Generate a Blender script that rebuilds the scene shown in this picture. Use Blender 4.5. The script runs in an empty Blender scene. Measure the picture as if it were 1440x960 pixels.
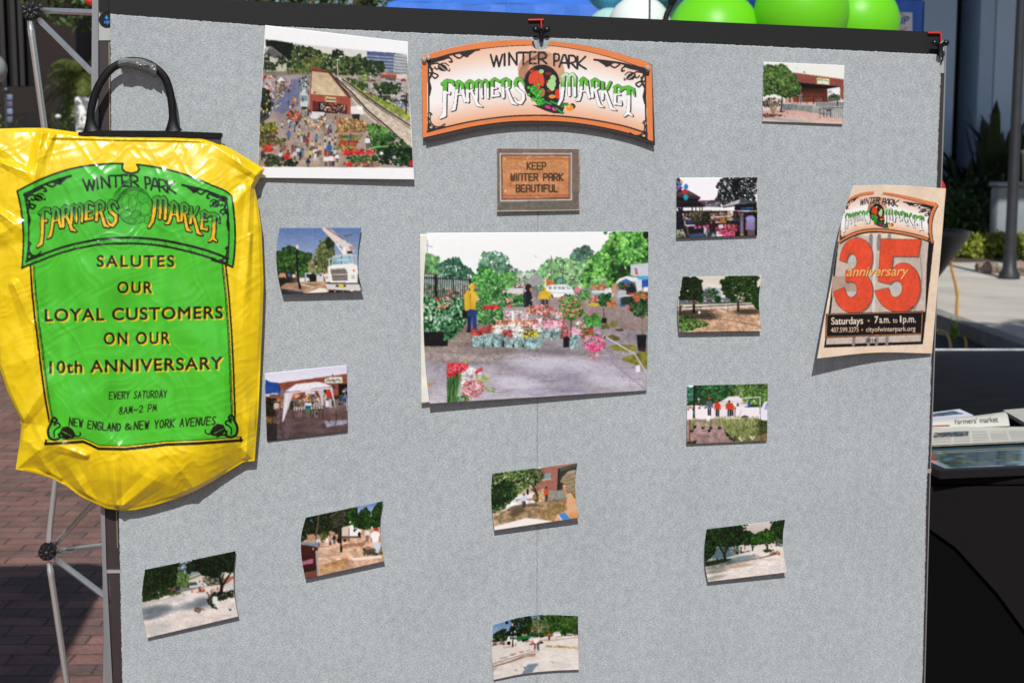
import bpy, bmesh, math, random
import numpy as np
from mathutils import Vector, Matrix

# ------------------------------------------------------------------ camera, sky, sun, exposure
SC = bpy.context.scene
COL = SC.collection
F_PX = 2000.0                       # focal length in photo pixels (1440 wide)
YAW, PITCH = math.radians(7.0), math.atan((480 - 225) / F_PX)
FWD = Vector((math.sin(YAW) * math.cos(PITCH), math.cos(YAW) * math.cos(PITCH), -math.sin(PITCH)))
RIGHT = Vector((math.cos(YAW), -math.sin(YAW), 0))
UP = RIGHT.cross(FWD)
CAM = Vector((-2.6 * FWD.x, -2.6 * FWD.y, 1.6))
cam_data = bpy.data.cameras.new('camera')
cam_data.lens, cam_data.sensor_width = 36.0 * F_PX / 1440, 36.0
cam_data.clip_start, cam_data.clip_end = 0.05, 2000
cam_data.dof.use_dof = True
cam_data.dof.focus_distance = 2.6
cam_data.dof.aperture_fstop = 9.0
cam = bpy.data.objects.new('camera', cam_data)
COL.objects.link(cam)
cam.location = CAM
cam.rotation_euler = Matrix((RIGHT, UP, -FWD)).transposed().to_euler()
SC.camera = cam

SUN_EL, SUN_AZ = math.radians(43), math.radians(6)     # azimuth: to the left of straight in front of the board
TO_SUN = Vector((-math.sin(SUN_AZ) * math.cos(SUN_EL), -math.cos(SUN_AZ) * math.cos(SUN_EL), math.sin(SUN_EL)))
world = bpy.data.worlds.new('World')
SC.world = world
world.use_nodes = True
wn = world.node_tree.nodes
sky = wn.new('ShaderNodeTexSky')
sky.sky_type = 'NISHITA'
sky.sun_disc = False
sky.sun_elevation = SUN_EL
sky.sun_rotation = math.atan2(TO_SUN.x, TO_SUN.y)
world.node_tree.links.new(sky.outputs[0], wn['Background'].inputs[0])
wn['Background'].inputs[1].default_value = 0.062
sun_d = bpy.data.lights.new('sun', 'SUN')
sun_d.energy, sun_d.angle, sun_d.color = 3.75, math.radians(0.55), (1.0, 0.975, 0.935)
sun = bpy.data.objects.new('sun', sun_d)
COL.objects.link(sun)
sun.rotation_euler = TO_SUN.to_track_quat('Z', 'Y').to_euler()
SC.view_settings.view_transform = 'Standard'
SC.view_settings.look = 'None'
SC.view_settings.exposure = 0.0
SC.view_settings.gamma = 1.0

rnd = random.Random(7)
RNG = np.random.default_rng(11)

# ------------------------------------------------------------------ where things stand
def ray(px, py):
    return FWD + RIGHT * ((px - 720) / F_PX) - UP * ((py - 480) / F_PX)
def P(px, py, y=0.0):
    "point of the vertical plane at distance y behind the board"
    r = ray(px, py)
    return CAM + r * ((y - CAM.y) / r.y)
def G(px, py, z=0.0):
    r = ray(px, py)
    return CAM + r * ((z - CAM.z) / r.z)
RX, RY, RZ = [np.array([v[i] for v in (FWD, RIGHT, UP)]) for i in range(3)]
def P_arr(PX, PY, Y):
    a, b = (PX - 720) / F_PX, (PY - 480) / F_PX
    rx = FWD.x + RIGHT.x * a - UP.x * b
    ry = FWD.y + RIGHT.y * a - UP.y * b
    rz = FWD.z + RIGHT.z * a - UP.z * b
    t = (Y - CAM.y) / ry
    return np.stack([CAM.x + rx * t, CAM.y + ry * t, CAM.z + rz * t], -1)
INK_GAIN = 0.92
MM = 0.0013                          # one photo pixel on the board, in metres

# ------------------------------------------------------------------ materials
def lin(h):
    if isinstance(h, str):
        c = [int(h[i:i + 2], 16) / 255 for i in (0, 2, 4)]
        return tuple(x / 12.92 if x <= 0.04045 else ((x + 0.055) / 1.055) ** 2.4 for x in c)
    return tuple(h)
MATS = {}
def mat(name, col, rough=0.6, metal=0.0, var=0.0, scale=20.0, bump=0.0, bscale=None, spec=0.5, coat=0.0, stretch=None, dist=0.002, trans=0.0):
    if name in MATS: return MATS[name]
    m = bpy.data.materials.new(name); m.use_nodes = True
    nt = m.node_tree; b = nt.nodes['Principled BSDF']
    c = lin(col)
    b.inputs['Base Color'].default_value = (*c, 1)
    b.inputs['Roughness'].default_value = rough
    b.inputs['Metallic'].default_value = metal
    b.inputs['Specular IOR Level'].default_value = spec
    b.inputs['Coat Weight'].default_value = coat
    if trans: b.inputs['Transmission Weight'].default_value = trans
    tc = nt.nodes.new('ShaderNodeTexCoord'); mp = nt.nodes.new('ShaderNodeMapping')
    nt.links.new(tc.outputs['Object'], mp.inputs[0])
    if stretch: mp.inputs['Scale'].default_value = stretch
    if var:
        n = nt.nodes.new('ShaderNodeTexNoise'); n.inputs['Scale'].default_value = scale; n.inputs['Detail'].default_value = 6
        n.inputs['Roughness'].default_value = 0.65
        nt.links.new(mp.outputs[0], n.inputs[0])
        r = nt.nodes.new('ShaderNodeValToRGB')
        r.color_ramp.elements[0].position, r.color_ramp.elements[1].position = 0.3, 0.7
        r.color_ramp.elements[0].color = (*[x * (1 - var) for x in c], 1)
        r.color_ramp.elements[1].color = (*[min(1, x * (1 + var)) for x in c], 1)
        nt.links.new(n.outputs[0], r.inputs[0]); nt.links.new(r.outputs[0], b.inputs['Base Color'])
        rr = nt.nodes.new('ShaderNodeMapRange'); rr.inputs[3].default_value = max(0, rough - 0.12); rr.inputs[4].default_value = min(1, rough + 0.12)
        nt.links.new(n.outputs[0], rr.inputs[0]); nt.links.new(rr.outputs[0], b.inputs['Roughness'])
    if bump:
        n = nt.nodes.new('ShaderNodeTexNoise'); n.inputs['Scale'].default_value = bscale or scale * 3; n.inputs['Detail'].default_value = 4
        nt.links.new(mp.outputs[0], n.inputs[0])
        bp = nt.nodes.new('ShaderNodeBump'); bp.inputs['Strength'].default_value = bump; bp.inputs['Distance'].default_value = dist
        nt.links.new(n.outputs[0], bp.inputs['Height']); nt.links.new(bp.outputs[0], b.inputs['Normal'])
    MATS[name] = m
    return m
def print_mat(name, rough=0.35, spec=0.45, coat=0.0, bump=0.0, bscale=400, sss=0.0):
    "ink on a surface: the colour comes from the mesh's own colour attribute"
    if name in MATS: return MATS[name]
    m = bpy.data.materials.new(name); m.use_nodes = True
    nt = m.node_tree; b = nt.nodes['Principled BSDF']
    a = nt.nodes.new('ShaderNodeVertexColor'); a.layer_name = 'ink'
    nt.links.new(a.outputs[0], b.inputs['Base Color'])
    b.inputs['Roughness'].default_value = rough
    b.inputs['Specular IOR Level'].default_value = spec
    b.inputs['Coat Weight'].default_value = coat
    if bump:
        tc = nt.nodes.new('ShaderNodeTexCoord')
        n = nt.nodes.new('ShaderNodeTexNoise'); n.inputs['Scale'].default_value = bscale; n.inputs['Detail'].default_value = 5
        nt.links.new(tc.outputs['Object'], n.inputs[0])
        bp = nt.nodes.new('ShaderNodeBump'); bp.inputs['Strength'].default_value = bump; bp.inputs['Distance'].default_value = 0.002
        nt.links.new(n.outputs[0], bp.inputs['Height']); nt.links.new(bp.outputs[0], b.inputs['Normal'])
    MATS[name] = m
    return m

# ------------------------------------------------------------------ objects
def tag(o, label=None, cat=None, group=None, kind=None):
    if label: o['label'] = label
    if cat: o['category'] = cat
    if group: o['group'] = group
    if kind: o['kind'] = kind
    return o
def thing(name, loc, label, cat, group=None):
    o = bpy.data.objects.new(name, None); COL.objects.link(o); o.location = loc
    o.empty_display_size = 0.1
    return tag(o, label, cat, group)
class MB:
    def __init__(s): s.v, s.f, s.mi = [], [], []
    def quad(s, *p, mi=0):
        i = len(s.v); s.v += [Vector(q) for q in p]; s.f.append(tuple(range(i, i + len(p)))); s.mi.append(mi); return s
    def box(s, c, d, rot=None, bev=0.0, mi=0):
        "box as a bevelled mesh, centre c, full size d"
        bm = bmesh.new(); bmesh.ops.create_cube(bm, size=1)
        bmesh.ops.scale(bm, vec=Vector(d), verts=bm.verts)
        if bev: bmesh.ops.bevel(bm, geom=bm.edges[:], offset=bev, segments=2, affect='EDGES', profile=0.5)
        return s.add(bm, Matrix.Translation(Vector(c)) @ (rot or Matrix()), mi)
    def add(s, bm, M=Matrix(), mi=0):
        i = len(s.v); bm.verts.index_update()
        s.v += [M @ v.co for v in bm.verts]
        for f in bm.faces: s.f.append(tuple(i + v.index for v in f.verts)); s.mi.append(mi)
        bm.free(); return s
    def sph(s, c, r, seg=32, rings=20, mi=0):
        bm = bmesh.new(); bmesh.ops.create_uvsphere(bm, u_segments=seg, v_segments=rings, radius=1)
        r = Vector((r, r, r)) if isinstance(r, (int, float)) else Vector(r)
        return s.add(bm, Matrix.Translation(Vector(c)) @ Matrix.Diagonal((*r, 1)), mi)
    def tube(s, pts, r, n=12, cap=True, flat=None, mi=0):
        "round (or flattened: flat=(width dir scale, y scale)) bar through pts; r number or list"
        pts = [Vector(p) for p in pts]; N = len(pts)
        rs = r if isinstance(r, (list, tuple)) else [r] * N
        i0 = len(s.v); prev = None
        for k, p in enumerate(pts):
            t = (pts[min(k + 1, N - 1)] - pts[max(k - 1, 0)]).normalized()
            ref = Vector((0, 1, 0)) if abs(t.y) < 0.9 else Vector((1, 0, 0))
            a = t.cross(ref).normalized(); b = a.cross(t).normalized()
            for j in range(n):
                an = 2 * math.pi * j / n
                ca, sa = math.cos(an), math.sin(an)
                if flat: ca *= flat[0]; sa *= flat[1]
                s.v.append(p + a * (ca * rs[k]) + b * (sa * rs[k]))
        for k in range(N - 1):
            for j in range(n):
                s.f.append((i0 + k * n + j, i0 + k * n + (j + 1) % n, i0 + (k + 1) * n + (j + 1) % n, i0 + (k + 1) * n + j)); s.mi.append(mi)
        if cap:
            s.f.append(tuple(i0 + j for j in range(n))[::-1]); s.mi.append(mi)
            s.f.append(tuple(i0 + (N - 1) * n + j for j in range(n))); s.mi.append(mi)
        return s
    def slab(s, outline, back, mi=0):
        "closed plate: outline is the list of front points, back the vector to the rear face"
        n = len(outline); i = len(s.v); back = Vector(back)
        s.v += [Vector(p) for p in outline] + [Vector(p) + back for p in outline]
        s.f.append(tuple(range(i, i + n))); s.mi.append(mi)
        s.f.append(tuple(range(i + n, i + 2 * n))[::-1]); s.mi.append(mi)
        for k in range(n):
            s.f.append((i + k, i + n + k, i + n + (k + 1) % n, i + (k + 1) % n)); s.mi.append(mi)
        return s
    def build(s, name, mats, parent=None, smooth=True, angle=40):
        me = bpy.data.meshes.new(name)
        off = parent.matrix_world.translation if False else Vector((0, 0, 0))
        o = bpy.data.objects.new(name, me); COL.objects.link(o)
        if parent:
            o.parent = parent
            q = parent
            while q: off = off + Vector(q.location); q = q.parent
        base = off
        me.from_pydata([tuple(v - base) for v in s.v], [], s.f)
        for m in (mats if isinstance(mats, (list, tuple)) else [mats]): me.materials.append(m)
        me.polygons.foreach_set('material_index', s.mi)
        if smooth:
            me.shade_smooth()
            me.set_sharp_from_angle(angle=math.radians(angle))
        me.update()
        bm = bmesh.new(); bm.from_mesh(me); bmesh.ops.recalc_face_normals(bm, faces=bm.faces); bm.to_mesh(me); bm.free()
        return o
def solo(mb, name, mats, label, cat, group=None, kind=None, smooth=True):
    "a top-level thing that is one mesh; its origin is put at its base"
    c = Vector((sum(v.x for v in mb.v) / len(mb.v), sum(v.y for v in mb.v) / len(mb.v), min(v.z for v in mb.v)))
    mb.v = [v - c for v in mb.v]
    o = mb.build(name, mats, None, smooth); o.location = c
    return tag(o, label, cat, group, kind)

# ------------------------------------------------------------------ printing: a small raster painter
def h2c(h): return np.array([int(h[i:i + 2], 16) / 255 for i in (0, 2, 4)])
def vnoise(X, Y, s, seed=0):
    x, y = X / s, Y / s
    xi, yi = np.floor(x).astype(np.int64), np.floor(y).astype(np.int64)
    fx, fy = x - xi, y - yi
    fx, fy = fx * fx * (3 - 2 * fx), fy * fy * (3 - 2 * fy)
    def hh(a, b):
        n = (a * 374761393 + b * 668265263 + seed * 974634777) & 0xffffffff
        n = ((n ^ (n >> 13)) * 1274126177) & 0xffffffff
        return ((n ^ (n >> 16)) & 0xffff) / 65535.0
    return (hh(xi, yi) * (1 - fx) + hh(xi + 1, yi) * fx) * (1 - fy) + (hh(xi, yi + 1) * (1 - fx) + hh(xi + 1, yi + 1) * fx) * fy
def fbm(X, Y, s, seed=0, o=3):
    r, a, t = 0, 1.0, 0
    for k in range(o):
        r = r + a * vnoise(X, Y, s / 2 ** k, seed + k * 17); t += a; a *= 0.55
    return r / t
class Cv:
    "canvas: A holds colours, X/Y the drawing coordinates of every pixel"
    def __init__(s, X, Y, A=None, base='808080', seed=1):
        s.X, s.Y = X, Y
        s.A = A if A is not None else np.ones(X.shape + (3,)) * h2c(base)
        s.r = np.random.default_rng(seed)
        H, W = X.shape
        jj, ii = np.meshgrid(np.arange(W), np.arange(H))
        q = (slice(None, None, max(1, H // 25)), slice(None, None, max(1, W // 25)))
        M = np.stack([X[q].ravel(), Y[q].ravel(), np.ones(X[q].size)], 1)
        s.inv = np.linalg.lstsq(M, np.stack([jj[q].ravel(), ii[q].ravel()], 1), rcond=None)[0]
        pr = M @ s.inv
        s.err = np.abs(pr - np.stack([jj[q].ravel(), ii[q].ravel()], 1)).max() + 2
        s.sc = np.abs(s.inv[:2]).sum(0).max()
    def win(s, x0, y0, x1, y1):
        c = np.array([[x0, y0, 1], [x1, y0, 1], [x0, y1, 1], [x1, y1, 1]]) @ s.inv
        a, b = c.min(0) - s.err, c.max(0) + s.err
        H, W = s.X.shape
        return (slice(int(min(max(0, a[1]), H)), int(max(0, min(H, b[1] + 1)))), slice(int(min(max(0, a[0]), W)), int(max(0, min(W, b[0] + 1)))))
    def put(s, w, m, col):
        if isinstance(col, str): col = h2c(col)
        a = s.A[w]
        if m.dtype == bool: a[m] = col if getattr(col, 'ndim', 1) == 1 else col[m]
        else: a[:] = a * (1 - m[..., None]) + m[..., None] * col
    def pm(s, pts, w=None):
        "polygon mask inside window w"
        xs, ys = [p[0] for p in pts], [p[1] for p in pts]
        if w is None: w = s.win(min(xs), min(ys), max(xs), max(ys))
        X, Y = s.X[w], s.Y[w]; m = np.zeros(X.shape, bool)
        for k in range(len(pts)):
            (x0, y0), (x1, y1) = pts[k - 1][:2], pts[k][:2]
            if y0 == y1: continue
            m ^= ((y0 > Y) != (y1 > Y)) & (X < (x1 - x0) * (Y - y0) / (y1 - y0) + x0)
        return w, m
    def p(s, pts, col):
        w, m = s.pm(pts); s.put(w, m, col); return s
    def rc(s, x0, y0, x1, y1, col): return s.p([(x0, y0), (x1, y0), (x1, y1), (x0, y1)], col)
    def gr(s, pts, c0, c1, ax=1):
        w, m = s.pm(pts); v = (s.Y if ax else s.X)[w]
        lo, hi = min(q[ax] for q in pts), max(q[ax] for q in pts)
        t = np.clip((v - lo) / (hi - lo), 0, 1)[..., None]
        s.put(w, m, h2c(c0) * (1 - t) + h2c(c1) * t); return s
    def e(s, cx, cy, rx, ry=None, col='000000', an=0.0, al=1.0, soft=0.0):
        ry = rx if ry is None else ry; R = max(rx, ry) * (1 + soft)
        w = s.win(cx - R, cy - R, cx + R, cy + R)
        x, y = s.X[w] - cx, s.Y[w] - cy
        if an: x, y = x * math.cos(an) + y * math.sin(an), -x * math.sin(an) + y * math.cos(an)
        d = (x / rx) ** 2 + (y / ry) ** 2
        if soft: m = np.clip((1 + soft - np.sqrt(d)) / (2 * soft), 0, 1) * al
        else: m = (d < 1) if al == 1 else (d < 1) * al
        s.put(w, m, col); return s
    def lm(s, pts, wd, pad=0):
        xs, ys = [p[0] for p in pts], [p[1] for p in pts]; wm = max(wd) if isinstance(wd, (list, tuple)) else wd
        w = s.win(min(xs) - wm, min(ys) - wm, max(xs) + wm, max(ys) + wm)
        X, Y = s.X[w], s.Y[w]; m = np.zeros(X.shape, bool)
        for k in range(len(pts) - 1):
            (x0, y0), (x1, y1) = pts[k][:2], pts[k + 1][:2]
            L = (x1 - x0) ** 2 + (y1 - y0) ** 2 + 1e-9
            t = np.clip(((X - x0) * (x1 - x0) + (Y - y0) * (y1 - y0)) / L, 0, 1)
            if isinstance(wd, (list, tuple)): ww = wd[k] + (wd[k + 1] - wd[k]) * t
            else: ww = wd
            m |= (X - x0 - t * (x1 - x0)) ** 2 + (Y - y0 - t * (y1 - y0)) ** 2 < (ww / 2) ** 2
        return w, m
    def l(s, pts, wd, col, al=1.0):
        w, m = s.lm(pts, wd); s.put(w, m if al == 1 else m * al, col); return s
    def nz(s, pts, amp, sc, seed=0, sx=1.0, tint=None):
        "mottle what is already there"
        if pts is None: w = (slice(None), slice(None)); m = np.ones(s.X.shape, bool)
        else: w, m = s.pm(pts)
        n = (fbm(s.X[w] / sx, s.Y[w], sc, seed, 4) - 0.5) * 2.7 * amp
        a = s.A[w]; b = np.clip(a * (1 + n[..., None]) + (0 if tint is None else np.clip(n, 0, 1)[..., None] * (h2c(tint) - a)), 0, 1)
        a[m] = b[m]; return s
    def fol(s, pts, cols, n, r, top=0.0, sq=0.7):
        "leaf masses: many small overlapping flecks inside a polygon, lighter ones later"
        xs, ys = [p[0] for p in pts], [p[1] for p in pts]
        k = 0; tries = 0; n = int(n * 1.6); r = r * .76
        while k < n and tries < n * 12:
            tries += 1
            x, y = s.r.uniform(min(xs) - r, max(xs) + r), s.r.uniform(min(ys) - r, max(ys) + r * .3)
            ins = False
            for q in range(len(pts)):
                (x0, y0), (x1, y1) = pts[q - 1][:2], pts[q][:2]
                if (y0 > y) != (y1 > y) and x < (x1 - x0) * (y - y0) / (y1 - y0) + x0: ins = not ins
            if not ins and s.r.random() > .004: continue
            f = k / n
            ci = int(np.clip(s.r.normal(f * (len(cols) - 1), 0.8) + 0.4, 0, len(cols) - 1))
            rr = r * s.r.uniform(0.5, 1.25) * (1.15 - 0.5 * f)
            s.e(x, y, rr, rr * s.r.uniform(0.4, 0.95) * sq / 0.7, cols[ci], an=s.r.uniform(0, 3.1))
            k += 1
        q = [(x, y) for x, y in pts]
        s.nz(q, .26, r * 3.2, int(r * 7)); s.nz(q, .24, r * .6, int(r * 3))
        return s
    def person(s, x, y, h, top, bot, head='6b4a38', wd=0.3, hat=None):
        "small standing figure, feet at (x, y)"
        s.rc(x - h * wd * .34, y - h * .5, x - h * .01, y, bot); s.rc(x + h * .02, y - h * .5, x + h * wd * .36, y, bot)
        s.p([(x - h * wd * .4, y - h * .45), (x - h * wd * .55, y - h * .78), (x - h * .07, y - h * .86), (x + h * .07, y - h * .86), (x + h * wd * .55, y - h * .78), (x + h * wd * .42, y - h * .45)], top)
        s.l([(x - h * wd * .5, y - h * .77), (x - h * wd * .62, y - h * .47)], h * .07, top)
        s.l([(x + h * wd * .5, y - h * .77), (x + h * wd * .62, y - h * .47)], h * .07, top)
        s.e(x, y - h * .93, h * .065, h * .08, head)
        if hat: s.e(x, y - h * .97, h * .08, h * .055, hat)
        return s
    def car(s, x, y, w, col, glass='39424c'):
        h = w * .34
        s.p([(x - w / 2, y), (x - w / 2, y - h * .5), (x - w * .3, y - h * .6), (x - w * .18, y - h), (x + w * .22, y - h), (x + w * .36, y - h * .55), (x + w / 2, y - h * .45), (x + w / 2, y)], col)
        s.p([(x - w * .26, y - h * .6), (x - w * .16, y - h * .92), (x + w * .2, y - h * .92), (x + w * .3, y - h * .58)], glass)
        s.e(x - w * .3, y, w * .09, w * .09, '15161a'); s.e(x + w * .3, y, w * .09, w * .09, '15161a')
        return s
def down(A, k):
    H, W, _ = A.shape
    return A[:H // k * k, :W // k * k].reshape(H // k, k, W // k, k, 3).mean((1, 3))

_txt = {}
def text_tris(t, bold=0.0, shear=0.0, spc=1.0):
    key = (t, bold, shear, spc)
    if key in _txt: return _txt[key]
    cu = bpy.data.curves.new('lettering', 'FONT'); cu.body = t; cu.size = 1.0; cu.shear = shear; cu.space_character = spc
    cu.resolution_u = 6; cu.fill_mode = 'FRONT' if cu.dimensions == '3D' else cu.fill_mode
    ob = bpy.data.objects.new('lettering', cu); COL.objects.link(ob)
    dg = bpy.context.evaluated_depsgraph_get(); dg.update()
    me = ob.evaluated_get(dg).to_mesh(); me.calc_loop_triangles()
    V = np.array([v.co[:2] for v in me.vertices]); T = np.array([list(x.vertices) for x in me.loop_triangles])
    cnt = {}
    for t_ in T:
        for i in range(3): e_ = tuple(sorted((int(t_[i - 1]), int(t_[i])))); cnt[e_] = cnt.get(e_, 0) + 1
    T = (T, [e_ for e_, q in cnt.items() if q == 1])
    bpy.data.objects.remove(ob); bpy.data.curves.remove(cu)
    _txt[key] = (V, T)
    return V, T
def text(c, t, x0, x1, base, cap, col, bold=0.0, shear=0.0, spc=1.0, sh=None):
    "write t between x0 and x1 on the baseline function base(x); cap = height of capitals"
    V, T = text_tris(t, bold, shear, spc)
    T, E = T
    if len(T) == 0: return
    V = V.copy(); lo, hi = V[:, 0].min(), V[:, 0].max()
    ch = 0.70
    X = x0 + (V[:, 0] - lo) / (hi - lo) * (x1 - x0)
    bf = base if callable(base) else (lambda x: base + 0 * x)
    Yb = bf(X); Y = Yb - V[:, 1] / ch * cap
    for (dx, dy, cc) in ([(sh[0], sh[1], sh[2])] if sh else []) + [(0, 0, col)]:
        if bold:
            for a, b in E: c.l([(X[a] + dx, Y[a] + dy), (X[b] + dx, Y[b] + dy)], bold * 2 * cap / .7, cc)
        for a, b, d in T: c.p([(X[a] + dx, Y[a] + dy), (X[b] + dx, Y[b] + dy), (X[d] + dx, Y[d] + dy)], cc)

# ------------------------------------------------------------------ sheets: curved papers with a print on them
def curve(pts, t):
    "smooth curve through pts (Catmull-Rom by chord length), t array 0..1"
    p = np.array(pts, float); n = len(p)
    if n == 2: return p[0] + np.asarray(t)[..., None] * (p[1] - p[0])
    d = np.r_[0, np.cumsum(np.hypot(*(p[1:] - p[:-1]).T))]; d /= d[-1]
    t = np.clip(t, 0, 1); k = np.clip(np.searchsorted(d, t, 'right') - 1, 0, n - 2)
    u = ((t - d[k]) / (d[k + 1] - d[k]))[..., None]
    m = np.gradient(p, d, axis=0)
    h = (d[k + 1] - d[k])[..., None]
    return (2 * u**3 - 3 * u**2 + 1) * p[k] + (u**3 - 2 * u**2 + u) * h * m[k] + (-2 * u**3 + 3 * u**2) * p[k + 1] + (u**3 - u**2) * h * m[k + 1]
def poly(pts, t):
    p = np.array(pts, float)
    d = np.r_[0, np.cumsum(np.hypot(*(p[1:] - p[:-1]).T))]; d /= d[-1]
    return np.stack([np.interp(t, d, p[:, 0]), np.interp(t, d, p[:, 1])], -1)
class Patch:
    "surface patch in photo coordinates from its four edges (top and bottom run left to right, left and right run down)"
    def __init__(s, top, right, bottom, left, f=curve):
        s.e = (top, right, bottom, left); s.f = f
    def __call__(s, U, V):
        u, v = U[0], V[:, 0]
        T, B, L, R = s.f(s.e[0], u), s.f(s.e[2], u), s.f(s.e[3], v), s.f(s.e[1], v)
        U3, V3 = U[..., None], V[..., None]
        S = (1 - V3) * T[None] + V3 * B[None] + (1 - U3) * L[:, None] + U3 * R[:, None]
        S -= (1 - U3) * (1 - V3) * T[0] + U3 * (1 - V3) * T[-1] + (1 - U3) * V3 * B[0] + U3 * V3 * B[-1]
        return S[..., 0], S[..., 1]
def uv(W, H, k=1):
    u = (np.arange(W * k) + 0.5) / (W * k); v = (np.arange(H * k) + 0.5) / (H * k)
    return np.meshgrid(u, v)
def grid_mesh(name, pts, ink, mats, thick=0.0006, parent=None, smooth=True):
    "grid of points -> mesh with an ink colour per point and a plain back"
    H, W = pts.shape[:2]
    pts = pts.reshape(-1, 3)
    c = np.array([pts[:, 0].mean(), pts[:, 1].mean(), pts[:, 2].min()])
    if parent:
        q, off = parent, Vector((0, 0, 0))
        while q: off = off + Vector(q.location); q = q.parent
        c = np.array(off)
    pts = pts - c
    idx = np.arange(H * W).reshape(H, W)
    q = np.stack([idx[:-1, :-1], idx[1:, :-1], idx[1:, 1:], idx[:-1, 1:]], -1).reshape(-1, 4)
    me = bpy.data.meshes.new(name)
    me.vertices.add(len(pts)); me.vertices.foreach_set('co', pts.ravel())
    me.loops.add(q.size); me.loops.foreach_set('vertex_index', q.ravel().astype(np.int32))
    me.polygons.add(len(q)); me.polygons.foreach_set('loop_start', np.arange(0, q.size, 4, dtype=np.int32))
    me.update(calc_edges=True)
    if ink is not None:
        a = me.attributes.new('ink', 'FLOAT_COLOR', 'POINT')
        A = np.clip(ink.reshape(-1, 3), 0, 1)
        L = np.where(A <= 0.04045, A / 12.92, ((A + 0.055) / 1.055) ** 2.4) * INK_GAIN
        a.data.foreach_set('color', np.c_[L, np.ones(len(L))].ravel())
    for m in mats: me.materials.append(m)
    if smooth: me.shade_smooth()
    o = bpy.data.objects.new(name, me); COL.objects.link(o)
    if parent: o.parent = parent
    else: o.location = c
    if thick:
        md = o.modifiers.new('thickness', 'SOLIDIFY'); md.thickness = thick; md.offset = -1
        md.material_offset = 1; md.material_offset_rim = 1
    return o
def sheet_mesh(name, PX, PY, depth, ink, mats, thick=0.0006, parent=None):
    return grid_mesh(name, P_arr(PX, PY, -depth), ink, mats, thick, parent)
# ================================================================== the place
def ground_mats():
    m = bpy.data.materials.new('brick_paving'); m.use_nodes = True; nt = m.node_tree; b = nt.nodes['Principled BSDF']; N = nt.nodes.new; L = nt.links.new
    tc = N('ShaderNodeTexCoord'); mp = N('ShaderNodeMapping'); L(tc.outputs['Object'], mp.inputs[0]); mp.inputs['Rotation'].default_value = (0, 0, math.radians(6.5))
    nz = N('ShaderNodeTexNoise'); nz.inputs['Scale'].default_value = 9; nz.inputs['Detail'].default_value = 3
    L(mp.outputs[0], nz.inputs[0])
    mx = N('ShaderNodeVectorMath'); mx.operation = 'MULTIPLY_ADD'; mx.inputs[1].default_value = (.016, .016, 0); L(nz.outputs['Color'], mx.inputs[0]); L(mp.outputs[0], mx.inputs[2])
    br = N('ShaderNodeTexBrick'); L(mx.outputs[0], br.inputs[0])
    br.inputs['Scale'].default_value = 1; br.inputs['Brick Width'].default_value = .2; br.inputs['Row Height'].default_value = .096; br.inputs['Mortar Size'].default_value = .005; br.inputs['Mortar Smooth'].default_value = .3; br.inputs['Bias'].default_value = -.1
    br.inputs['Color1'].default_value = (*lin('946e64'), 1); br.inputs['Color2'].default_value = (*lin('73605b'), 1); br.inputs['Mortar'].default_value = (*lin('5c4e48'), 1)
    n2 = N('ShaderNodeTexNoise'); n2.inputs['Scale'].default_value = 3.2; n2.inputs['Detail'].default_value = 8; n2.inputs['Roughness'].default_value = .7; L(mp.outputs[0], n2.inputs[0])
    n3 = N('ShaderNodeTexNoise'); n3.inputs['Scale'].default_value = 60; n3.inputs['Detail'].default_value = 5; L(mp.outputs[0], n3.inputs[0])
    r = N('ShaderNodeValToRGB'); r.color_ramp.elements[0].color = (.5, .5, .5, 1); r.color_ramp.elements[1].color = (1.35, 1.3, 1.25, 1); r.color_ramp.elements[0].position = .3; r.color_ramp.elements[1].position = .72; L(n2.outputs[0], r.inputs[0])
    mm = N('ShaderNodeMixRGB'); mm.blend_type = 'MULTIPLY'; mm.inputs[0].default_value = 1; L(br.outputs[0], mm.inputs[1]); L(r.outputs[0], mm.inputs[2])
    r3 = N('ShaderNodeValToRGB'); r3.color_ramp.elements[0].color = (.75, .75, .75, 1); r3.color_ramp.elements[1].color = (1.2, 1.2, 1.2, 1); L(n3.outputs[0], r3.inputs[0])
    m2 = N('ShaderNodeMixRGB'); m2.blend_type = 'MULTIPLY'; m2.inputs[0].default_value = 1; L(mm.outputs[0], m2.inputs[1]); L(r3.outputs[0], m2.inputs[2])
    L(m2.outputs[0], b.inputs['Base Color']); b.inputs['Roughness'].default_value = .85
    bp = N('ShaderNodeBump'); bp.inputs['Strength'].default_value = .7; bp.inputs['Distance'].default_value = .01; 
    ad = N('ShaderNodeMath'); ad.operation = 'MULTIPLY_ADD'; ad.inputs[1].default_value = -1.0; L(br.outputs['Fac'], ad.inputs[0]); L(n3.outputs[0], ad.inputs[2]); L(ad.outputs[0], bp.inputs['Height']); L(bp.outputs[0], b.inputs['Normal'])
    return m
def plane(name, pts, m, thick=0.0):
    mb = MB()
    if thick: mb.slab(pts, (0, 0, -thick))
    else: mb.quad(*pts)
    return tag(mb.build(name, m, smooth=False), kind='structure')
plane('ground', [(-120, -60, 0), (120, -60, 0), (120, 240, 0), (-120, 240, 0)], ground_mats())
cA, cB = G(1180, 392, .13), G(1560, 530, .13)                        # kerb line of the pavement on the right
cd = (cB - cA).normalized(); cn = Vector((-cd.y, cd.x, 0))
CONC = mat('concrete', 'c6bfb2', rough=.9, var=.18, scale=1.3, bump=.25, bscale=60)
def flat(v, z): return Vector((v.x, v.y, z))
kA, kB = cA - cd * 30, cB + cd * 4
plane('road', [flat(kA - cn * 2.6, .004), flat(kB - cn * 2.6, .004), flat(kB, .004), flat(kA, .004)], mat('asphalt', '35353a', rough=.9, var=.3, scale=6, bump=.3, bscale=150))
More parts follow.
